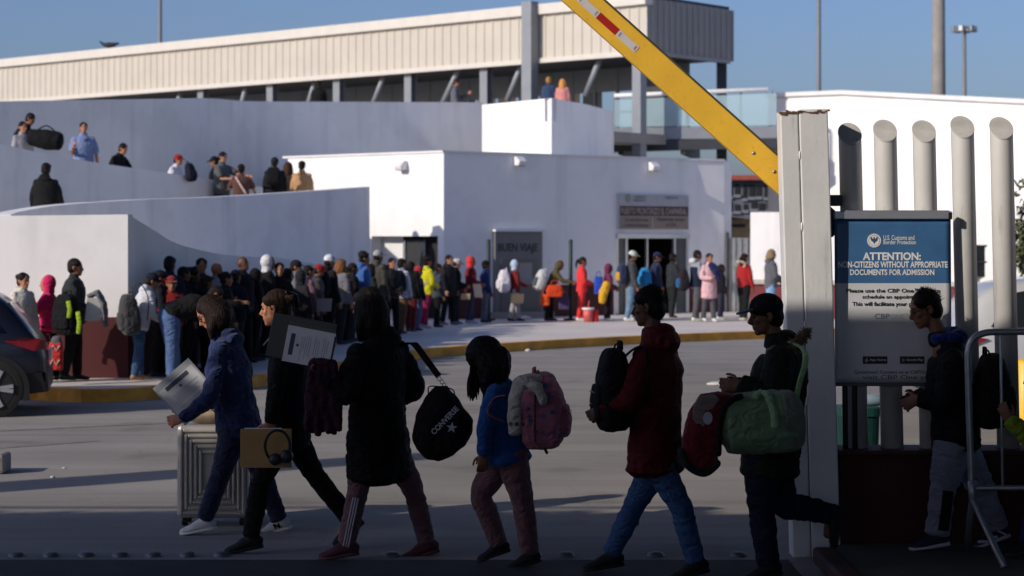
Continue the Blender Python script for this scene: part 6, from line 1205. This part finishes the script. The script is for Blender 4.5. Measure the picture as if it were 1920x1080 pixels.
rows = [
 ('tall man with dark hair seen from behind, standing highest against the shaded wall', 318, 485, 27.2, 75, dict(top=NAVY, bot=BLK, skin=SK3), {}),
 ('man in a dark cap between the white hoodie and the shaded wall', 300, 509, 26.75, 20, dict(top=(20, 23, 36), bot=BLK, hat=(22, 25, 38), skin=SK2), {}),
 ('person in a red cap and red shirt facing out of the shaded crowd', 322, 520, 26.7, -75, dict(top=(128, 24, 24), bot=BLK, hat=(126, 28, 26), skin=SK2), HOLD),
 ('person with dark hair and a black jacket behind the red shirt', 345, 505, 27.4, 30, dict(top=BLK, bot=BLK, skin=SK3), {}),
 ('person with fluffy dark hair in a dark navy jacket deep in the crowd', 362, 508, 27.7, 10, dict(top=(24, 28, 42), bot=CHAR, hair='afro', skin=SK3), {}),
 ('young man with tall dark hair and a plum jacket facing the road', 378, 489, 28.5, -70, dict(top=(64, 32, 40), bot=BLK, skin=SK2), FOLD),
 ('grey-haired balding man in a pale grey shirt', 406, 497, 28.6, -20, dict(top=(132, 134, 148), bot=CHAR, hair=None, skin=SK2, bulk=1.08), FOLD),
 ('bald bearded man in a black jacket with raised chin', 455, 485, 29.7, -30, dict(top=BLK, bot=BLK, hair=None, skin=SK3, bulk=1.12), dict(hp=-18)),
 ('person in a white hood and black jacket', 504, 481, 30.9, 15, dict(top=BLK, bot=BLK, hood='up', hoodc=(215, 215, 218), skin=SK2, hair=None), HOLD),
 ('man with short dark hair facing the road beside the white hood', 524, 497, 31.0, -75, dict(top=(20, 20, 23), bot=BLK, skin=SK1), {}),
 ('man in a dark cap and grey-shouldered navy jacket', 555, 489, 32.0, 5, dict(top=(122, 124, 134), bot=(34, 38, 54), hat=(38, 34, 38), skin=SK1), dict(hp=5)),
 ('person in a mauve jacket with a pink and white hood, holding a paper', 579, 502, 32.6, 30, dict(top=(112, 84, 96), bot=BLK, hood='down', skin=SK2, lumps=[]), {}),
 ('person in a red cap looking down between the mauve jacket and the white cap', 598, 497, 33.4, 10, dict(top=(60, 56, 58), bot=BLK, hat=(150, 32, 34), skin=SK2), dict(hp=20)),
 ('man in a white cap and black hooded jacket', 618, 479, 34.0, 35, dict(top=(26, 27, 29), bot=BLK, hat=(225, 226, 235), hood='down', skin=SK2, bulk=1.08), {}),
 ('person with light brown hair and a grey jacket', 640, 489, 35.0, 40, dict(top=(118, 116, 122), bot=CHAR, hair='bob', hairc=(112, 74, 42), skin=SK1), {}),
 ('young man with curly black hair in a bright blue jacket', 683, 477, 36.3, 20, dict(top=(58, 98, 160), bot=CHAR, hair='afro', skin=SK2, hood='down'), {}),
 ('man in a pale cap and olive grey hooded coat', 709, 470, 37.4, 40, dict(top=(74, 72, 64), bot=CHAR, hat=(170, 168, 166), hood='down', skin=SK3, bulk=1.1), {}),
 ('young man with cropped dark hair looking back towards the road', 735, 487, 38.4, -50, dict(top=(36, 37, 41), bot=BLK, skin=SK1), HOLD),
 ('man in a white shirt and brown trousers with a hand behind him', 753, 488, 39.0, 50, dict(top=(196, 198, 214), bot=(96, 72, 52), skin=SK2), dict(aL=(-20, 16, 20))),
 ('person in black with dark red trousers', 771, 494, 39.8, 60, dict(top=BLK, bot=(92, 20, 22), skin=SK3), {}),
 ('person in a red cap and navy jacket beside the magenta trousers', 785, 501, 40.3, 30, dict(top=(24, 28, 52), bot=(84, 96, 128), hat=(190, 48, 56), skin=SK2), {}),
 ('woman in a yellow top and magenta trousers with big dark hair', 801, 485, 41.2, 35, dict(top=(206, 200, 30), bot=(138, 14, 66), hair='afro', skin=SK2, legw=1.1, shoe=(150, 150, 160)), dict(HOLD, lL=(4, 3), lR=(-12, 4))),
 ('young man with dark hair in a long black jacket beside the white pillar', 842, 481, 43.0, -40, dict(top=(30, 31, 34), bot=BLK, skin=SK1, hem=.2, hood='down', shoe=(90, 88, 100)), {}),
 ('man in a white and navy cap and black jacket looking down', 857, 486, 43.4, 10, dict(top=(19, 20, 24), bot=(28, 34, 48), hat=(196, 192, 188), brimc=(40, 46, 70), skin=SK1, shoe=(110, 108, 130)), dict(HOLD, hp=18)),
 ('person in a bright red hood and maroon jacket holding a paper', 884, 482, 43.8, 12, dict(top=(112, 20, 26), bot=(58, 56, 78), hood='up', hoodc=(222, 62, 58), skin=SK2, hair=None, shoe=(180, 180, 190)), HOLD),
 ('person in a black beanie and royal blue jacket with grey trousers', 911, 490, 44.2, 15, dict(top=(28, 52, 104), bot=(96, 98, 112), hat=(16, 16, 18), hatt='beanie', skin=SK3, shoe=(24, 24, 26)), {}),
 ('woman in a pale blue hood and maroon jacket carrying a tan envelope', 967, 489, 45.0, 5, dict(top=(122, 32, 32), bot=(170, 166, 166), hood='up', hoodc=(186, 206, 226), skin=SK2, hair=None, legw=1.15, shoe=(30, 30, 32)), dict(aL=(12, 6, 55), aR=(16, 6, 50), lL=(10, 4), lR=(-8, 6))),
 ('person stooping in an olive hooded coat with orange bags', 1050, 491, 45.2, 0, dict(top=(84, 74, 46), bot=(20, 21, 22), hood='up', hoodc=(88, 78, 48), skin=SK2, hair=None), dict(lean=22, hp=30, aL=(40, 6, 40), aR=(40, 6, 40))),
 ('woman in a bright red tracksuit with a dark ponytail', 1093, 485, 45.1, 4, dict(top=(226, 52, 52), bot=(224, 54, 54), hair='pony', skin=SK2, legw=1.1, shoe=(225, 222, 220), hem=.12), dict(HOLD, hp=12)),
 ('child in a plum hooded top with a blue bag and yellow jacket', 1142, 497, 45.2, 10, dict(top=(112, 42, 78), bot=(22, 22, 26), hood='up', skin=SK2, hair=None, shoe=(215, 215, 220)), dict(HOLD, hp=14)),
 ('man in a pale green cap, dark grey jacket and light jeans', 1186, 471, 45.0, 6, dict(top=(66, 68, 70), bot=(106, 134, 158), botm=denim, hat=(206, 216, 204), brimc=(150, 180, 130), skin=SK2, shoe=(215, 220, 212)), dict(aL=(6, 6, 30), hp=14, lL=(8, 4), lR=(-6, 6))),
 ('man in a navy cap and navy jacket behind the boy in dark red', 1232, 474, 45.7, 8, dict(top=(34, 42, 70), bot=CHAR, hat=(26, 36, 68), skin=SK2), dict(hp=10)),
 ('man in dark grey standing in the main doorway', 1262, 478, 47.0, 30, dict(top=(44, 50, 54), bot=(36, 38, 40), skin=SK3), {}),
 ('man in a navy gilet over grey sleeves with one hand at his chin', 1308, 472, 45.0, 15, dict(top=(150, 152, 162), bot=(84, 84, 88), hood='down', skin=SK2, shoe=(215, 214, 208)), dict(aL=(30, 6, 120), aR=(10, 6, 40), inL=.2)),
 ('woman in a pale pink long coat facing the road', 1330, 478, 44.9, -70, dict(top=(222, 180, 184), bot=(78, 78, 86), hem=.32, flare=1.08, hair='bun', skin=SK1, shoe=(220, 218, 212)), dict(FOLD, hp=4)),
 ('person in dark clothes half behind the pale pink coat', 1353, 499, 46.0, 10, dict(top=(26, 24, 30), bot=(42, 46, 66), skin=SK3, shoe=(215, 214, 210)), {}),
 ('woman in a red checked jacket with a cream fur hood', 1396, 478, 45.1, 40, dict(top=(164, 34, 36), bot=(26, 27, 27), hair='pony', hairc=(38, 26, 22), skin=SK2, fur=(226, 214, 192), legw=1.25, shoe=(200, 196, 180), hem=.04), {}),
 ('person with light brown hair in a grey hoodie and pale jeans before the white annex', 1447, 470, 44.4, 12, dict(top=(92, 92, 98), bot=(132, 164, 206), botm=denim, hair='bob', hairlen=.5, hairc=(124, 104, 78), hood='down', skin=(150, 120, 90)), HOLD),
]
JQ = {}
rows += [
 ('person in a black hooded jacket in front of the plum jacket', 388, 522, 27.6, 40, dict(top=BLK, bot=BLK, hood='down', skin=SK3, bulk=1.1), HOLD),
 ('woman with dark tied hair and a charcoal coat in front of the balding man', 424, 515, 28.2, 25, dict(top=(30, 30, 34), bot=BLK, hair='bun', hem=.25, skin=SK2), {}),
 ('man in a dark blue jacket in front of the bald bearded man', 442, 511, 29.0, 60, dict(top=(22, 26, 40), bot=CHAR, skin=SK3, bulk=1.12), HOLD),
 ('person in a black hood just before the white hood', 482, 507, 30.1, 20, dict(top=(18, 18, 20), bot=BLK, hood='up', hair=None, skin=SK3), {}),
 ('short person with black hair between the dark cap and the young man', 540, 508, 31.2, 15, dict(top=(26, 27, 32), bot=BLK, hair='bob', skin=SK2), HOLD),
 ('person in a dark grey hooded coat next to the pink and white hood', 566, 510, 31.8, 45, dict(top=(38, 39, 44), bot=BLK, hood='up', hair=None, hem=.2, skin=SK3), {}),
 ('person in a maroon coat behind the light brown hair', 652, 505, 35.4, 30, dict(top=(70, 28, 34), bot=BLK, hair='bun', hem=.2, skin=SK2), {}),
 ('man in a black jacket between the light brown hair and the curly hair', 662, 497, 35.9, 20, dict(top=BLK, bot=CHAR, skin=SK3, bulk=1.1), HOLD),
 ('person in dark green behind the olive grey coat', 696, 499, 36.9, 30, dict(top=(34, 40, 36), bot=BLK, hair='bob', skin=SK2), {}),
 ('person in a dark brown jacket behind the young man with cropped hair', 722, 500, 37.9, 25, dict(top=(44, 34, 30), bot=BLK, skin=SK3), HOLD),
 ('person in a grey-blue hoodie between the magenta and the long black jacket', 822, 498, 41.8, 20, dict(top=(60, 66, 80), bot=BLK, hood='down', skin=SK2), {}),
]
for lab, px, yt, Y, yaw, S, pose in rows: JQ[px] = crowd(lab, px, yt, Y, yaw, S, **pose)
def kid(parent, name, b, m, **k): b.build(name, m, parent, **k)
# clothing details
p, J = JQ[555]; b = MB(); b.sweep([J['pelvis']+J['td']*.0, J['pelvis'].lerp(J['chest'], .5), J['chest']-J['td']*.06], [(.19, .15), (.185, .142), (.195, .148)], lat=J['l'], n=14, cap=.2); kid(p, 'vest', b, cloth((40, 46, 66)), voxel=.014)
p, J = JQ[579]; b = MB(); nk = J['neck']; b.ell(nk-J['tf']*.10-J['td']*.05, (.07, .15, .07), (J['f'], J['l'], UP)); kid(p, 'hood', b, cloth((226, 190, 192)), voxel=.014)
p, J = JQ[1308]; b = MB(); b.sweep([J['pelvis']-J['td']*.08, J['pelvis'].lerp(J['chest'], .5), J['chest']+J['td']*.02], [(.195, .16), (.185, .15), (.20, .152)], lat=J['l'], n=14, cap=.2); kid(p, 'gilet', b, cloth((26, 36, 58)), voxel=.014)
b = MB(); nk = J['neck']; b.ell(nk-J['tf']*.10, (.08, .14, .07), (J['f'], J['l'], UP)); kid(p, 'gilet_hood', b, cloth((214, 212, 208)), voxel=.014)
p, J = JQ[801]; b = MB(); el = J['el'][0]; 
# bags and papers of the queue
def tote(px, py, Y, w, h, d, col, label, name='tote_bag', cat='bag'):
    c = W(px, py, Y); e = empty(name, c-UP*h/2, label, cat, HQ); b = MB(); b.sweep([c-UP*h*.46, c, c+UP*h*.42], [(w*.46, d*.5), (w*.5, d*.5), (w*.42, d*.35)], lat=V((1, 0, 0)), n=14, sq=.6, cap=.4); b.build('bag_body', cloth(col), e, voxel=.013, disp=.03)
    b = MB(); t = c+UP*h*.45; b.sweep(catmull([t-V((w*.25, 0, .02)), t+V((-w*.15, 0, .10)), t+V((w*.15, 0, .10)), t+V((w*.25, 0, -.02))], 4), .009, n=6); b.build('handle', cloth(col), e, smooth=True)
    return e
backpack('blue and black rucksack on the man in the white cap', W(603, 530, 33.6), V((-.7, -.8, 0)), .32, .48, .2, (20, 22, 30), (40, 80, 140), group=HQ)
backpack('black rucksack on the man in the white shirt', W(746, 527, 38.7), V((-.5, -1, 0)), .34, .46, .2, (24, 26, 32), group=HQ)
backpack('white rucksack of the woman in the pale blue hood', W(945, 526, 44.85), V((-1, -.3, 0)), .34, .52, .26, (222, 216, 222), group=HQ)
backpack('pale grey rucksack on the back of the stooping person in olive', W(1014, 524, 45.0), V((-1, -.35, .3)), .34, .50, .24, (196, 198, 196), (70, 76, 80), group=HQ, tilt=30)
backpack('navy rucksack with a yellow patch on the man in the pale green cap', W(1166, 512, 44.9), V((-1, -.3, 0)), .32, .48, .2, (38, 48, 78), (196, 150, 40), group=HQ)
backpack('cyan rucksack on the man in the navy cap', W(1209, 520, 45.5), V((-1, -.4, 0)), .36, .46, .24, (38, 130, 186), group=HQ)
backpack('dark rucksack with a blue pocket on the man in the navy gilet', W(1281, 524, 44.9), V((-1, -.3, 0)), .30, .50, .24, (40, 34, 40), (26, 84, 132), group=HQ)
tote(1022, 562, 44.9, .22, .26, .12, (226, 84, 32), 'orange bag hanging lowest beside the stooping person in olive')
tote(1040, 545, 44.7, .38, .26, .16, (206, 66, 24), 'wide red-orange bag held against the stooping person in olive')
tote(1058, 568, 44.95, .26, .30, .08, (72, 60, 96), 'violet and plum bag on the far side of the stooping person')
tote(1122, 534, 45.0, .20, .42, .14, (38, 72, 176), 'blue bag behind the child in the plum top', 'backpack')
b = MB(); c = W(1133, 548, 44.95); b.sweep([c+V((.06, 0, .18)), c+V((-.02, 0, .0)), c+V((-.05, 0, -.22))], [(.10, .08), (.11, .08), (.08, .05)], lat=V((1, 0, 0)), n=12); o = b.build('folded_jacket', cloth((222, 170, 44)), None, c, voxel=.014, disp=.03); tag(o, 'mustard yellow jacket tied round the waist of the child in plum', 'jacket')
bu = W(1103, 600, 44.75); bu.z = PZ; be = empty('bucket', bu, 'red and white bucket standing by the woman in the red tracksuit', 'bucket'); b = MB(); b.sweep([bu+UP*.0, bu+UP*.28], [.09, .125], n=18, cap=0); b.build('bucket_body', mat('white_red_plastic', (.62, .12, .12), .5, var=.4, vs=9, linear=True), be, smooth=True)
b = MB(); b.sweep([bu+UP*.28, bu+UP*.32], [.14, .14], n=18, cap=0); b.build('rim', WHITEP, be); b = MB(); b.sweep([bu+UP*.32, bu+V((.02, 0, .47))], [.02, .015], n=8); b.build('handle', mat('red_plastic', (.5, .04, .04), .5, linear=True), be)
b = MB(); q = W(1108, 585, 44.8); q.z = PZ; b.sweep([q+V((.10, 0, 0)), q+V((.10, 0, .26))], [.07, .08], n=14, cap=.2); o = b.build('red_bag', cloth((196, 40, 40)), None, q, voxel=.013); tag(o, 'small red bag on the ground touching the red and white bucket', 'bag')
b = MB(); c = W(1342, 508, 44.65); b.sweep([c+V((-.10, 0, .14)), c, c+V((.06, -.02, -.18))], [(.09, .07), (.11, .09), (.09, .07)], n=12); o = b.build('bundle', cloth((32, 38, 84)), None, c, voxel=.014, disp=.04); tag(o, 'navy blanket bundle held to the chest of the pink coat', 'blanket')
PG = 'papers held in the queue'
def paper(px, py, Y, w, h, col, label, r=V((1, .2, 0)), u=V((.1, 0, 1)), name='paper', cat='paper'): return sheetobj(name, label, cat, W(px, py, Y), r, u, w, h, col, group=PG)
paper(608, 572, 32.2, .24, .21, (150, 140, 142), 'pale paper held low by the person in the mauve jacket')
paper(795, 536, 40.6, .05, .26, (222, 210, 170), 'rolled cream paper under the arm of the yellow top', u=V((.6, 0, .8)))
paper(896, 545, 43.4, .18, .30, (206, 186, 160), 'tan paper held by the person in the red hood', u=V((-.15, 0, 1)))
paper(873, 556, 43.1, .2, .13, (178, 160, 120), 'crumpled beige paper held by the man looking down')
paper(970, 560, 44.6, .29, .21, (208, 178, 132), 'tan envelope carried by the woman in the pale blue hood', name='envelope', cat='envelope')
paper(410, 572, 28.2, .12, .10, (205, 205, 210), 'small white paper held by the balding man')
# ------------------------------------------------------------------ people on the ramps
def rz(px): return interp([-140, 0, 130, 290, 440, 560], [2.9, 2.72, 2.55, 2.3, 2.12, 2.0], px)
R_ = [
 ('person in a grey top half hidden by the man with the black bag', 43, 231, 38.6, -40, dict(top=(150, 152, 158), bot=CHAR, skin=SK1), {}),
 ('man in a black t-shirt bending over a large black bag on the upper ramp', 58, 214, 39.0, -10, dict(top=(20, 20, 22), bot=CHAR, short=1, skin=SK2, bulk=1.1), dict(lean=18, hp=25, aL=(30, 8, 60), aR=(30, 8, 60))),
 ('young man in a pale blue patterned shirt with a chest strap', 157, 231, 40.4, -70, dict(top=(120, 136, 176), bot=JEAN, skin=SK1, short=1), dict(aL=(6, 12, 10), aR=(20, 8, 100))),
 ('young man in a black t-shirt leaning forward on the upper ramp', 233, 272, 41.2, -25, dict(top=(20, 20, 22), bot=NAVY, short=1, skin=SK1), dict(lean=25, hp=15, aL=(30, 8, 20), aR=(30, 8, 20))),
 ('person in a red cap and white sleeve with a dark rucksack', 335, 291, 42.6, -20, dict(top=(205, 206, 214), bot=NAVY, hat=(150, 28, 28), skin=SK1), dict(lean=14, hp=10)),
 ('person with a black cap and black jacket behind the grey t-shirt', 402, 294, 43.6, 170, dict(top=BLK, bot=BLK, hat=(18, 18, 20), skin=SK2), dict(hp=10)),
 ('man in a grey t-shirt reaching out beside the brown top', 418, 287, 43.2, -30, dict(top=(88, 90, 90), bot=CHAR, short=1, skin=SK1), dict(aL=(60, 8, 20), aR=(30, 6, 60), hp=8)),
 ('woman in a brown top with a pale bag strap across her back', 452, 311, 42.6, 100, dict(top=(92, 62, 52), bot=CHAR, short=1, hair='bun', skin=SK1), dict(aL=(30, 20, 60), aR=(10, 25, 60))),
 ('man in a dark cap and black jacket with a rucksack, seen from behind', 515, 295, 43.6, 85, dict(top=(26, 27, 29), bot=CHAR, hat=(30, 36, 46), skin=SK2, bulk=1.12), {}),
 ('woman with long brown hair beside the tan coat', 540, 306, 44.6, 80, dict(top=(60, 46, 40), bot=CHAR, hair='long', hairc=(58, 38, 28), skin=SK1), {}),
 ('woman in a tan belted coat with dark hair seen from behind', 566, 304, 44.2, 85, dict(top=(186, 146, 104), bot=CHAR, hair='pony', skin=SK1, hem=.3), {}),
]
JR = {}
for lab, px, yt, Y, yaw, S, pose in R_: JR[px] = crowd(lab, px, yt, Y, yaw, S, GR, rz(px) if px < 440 else 2.05, **pose)
JR[84] = crowd('man in a black jacket and jeans walking away on the lower ramp', 86, 309, 33.0, 85, dict(top=(19, 20, 22), bot=(52, 64, 92), hood='down', skin=SK3, bulk=1.12, hem=.12), GR, 1.62, aL=(5, 12, 25), aR=(5, 12, 25))
c = W(88, 262, 38.4); e = empty('duffel_bag', c, 'large round black duffel bag carried on the upper ramp', 'duffel bag', HQ); b = MB(); b.sweep([c+V((-.32, 0, .05)), c+V((0, 0, 0)), c+V((.24, 0, -.03))], [.16, .2, .18], n=14, cap=.5); b.build('bag_body', cloth(BLK), e, voxel=.016, disp=.03); b = MB(); b.sweep(catmull([c+V((-.2, -.05, .16)), c+V((0, -.05, .27)), c+V((.18, -.05, .15))], 4), .014, n=6); b.build('handle', cloth(BLK), e, smooth=True)
def strapon(p, J, a, b_, col):
    b = MB(); b.sweep(catmull([a, a.lerp(b_, .5)+V((0, -.02, .0)), b_], 4), [(.022, .006)]*9, lat=V((.6, 0, .8)), n=6); b.build('strap', cloth(col), p, smooth=True)
p, J = JR[157]; strapon(p, J, J['chest']+V((-.16, -.12, -.2)), J['neck']+V((.12, -.10, -.06)), (30, 34, 48))
p, J = JR[452]; strapon(p, J, J['neck']+V((-.10, -.14, -.04)), J['pelvis']+V((.12, -.16, .1)), (206, 180, 168))
backpack('dark rucksack on the person in the red cap on the ramp', W(357, 322, 42.3), V((1, -.3, .2)), .3, .42, .18, (26, 30, 44), group=HQ)
backpack('black rucksack on the man in the dark cap at the ramp end', W(513, 330, 43.35), V((.1, -1, 0)), .34, .44, .18, (18, 18, 20), group=HQ)
# ------------------------------------------------------------------ people on the walkway
for lab, px, yt, Y, yaw, S, pose in [
 ('person in black seen from behind below the cream fascia', 598, 152, 63, 70, dict(top=BLK, bot=BLK, skin=SK3, bulk=1.2), {}),
 ('man in a grey jacket looking at a phone on the walkway', 856, 150, 61, -5, dict(top=(92, 96, 104), bot=CHAR, skin=SK1), dict(PHONE, hp=20)),
 ('person with short fair hair in blue leaning on the white block', 1029, 146, 58.8, 60, dict(top=(44, 64, 96), bot=CHAR, hairc=(150, 112, 66), skin=SK1), {}),
 ('woman with long blond hair in a pink top by the white block', 1055, 150, 58.6, 70, dict(top=(206, 136, 130), bot=CHAR, hair='long', hairc=(186, 130, 72), skin=SK1), {})]:
    crowd(lab, px, yt, Y, yaw, S, GB, 5.2, **pose)
finish()
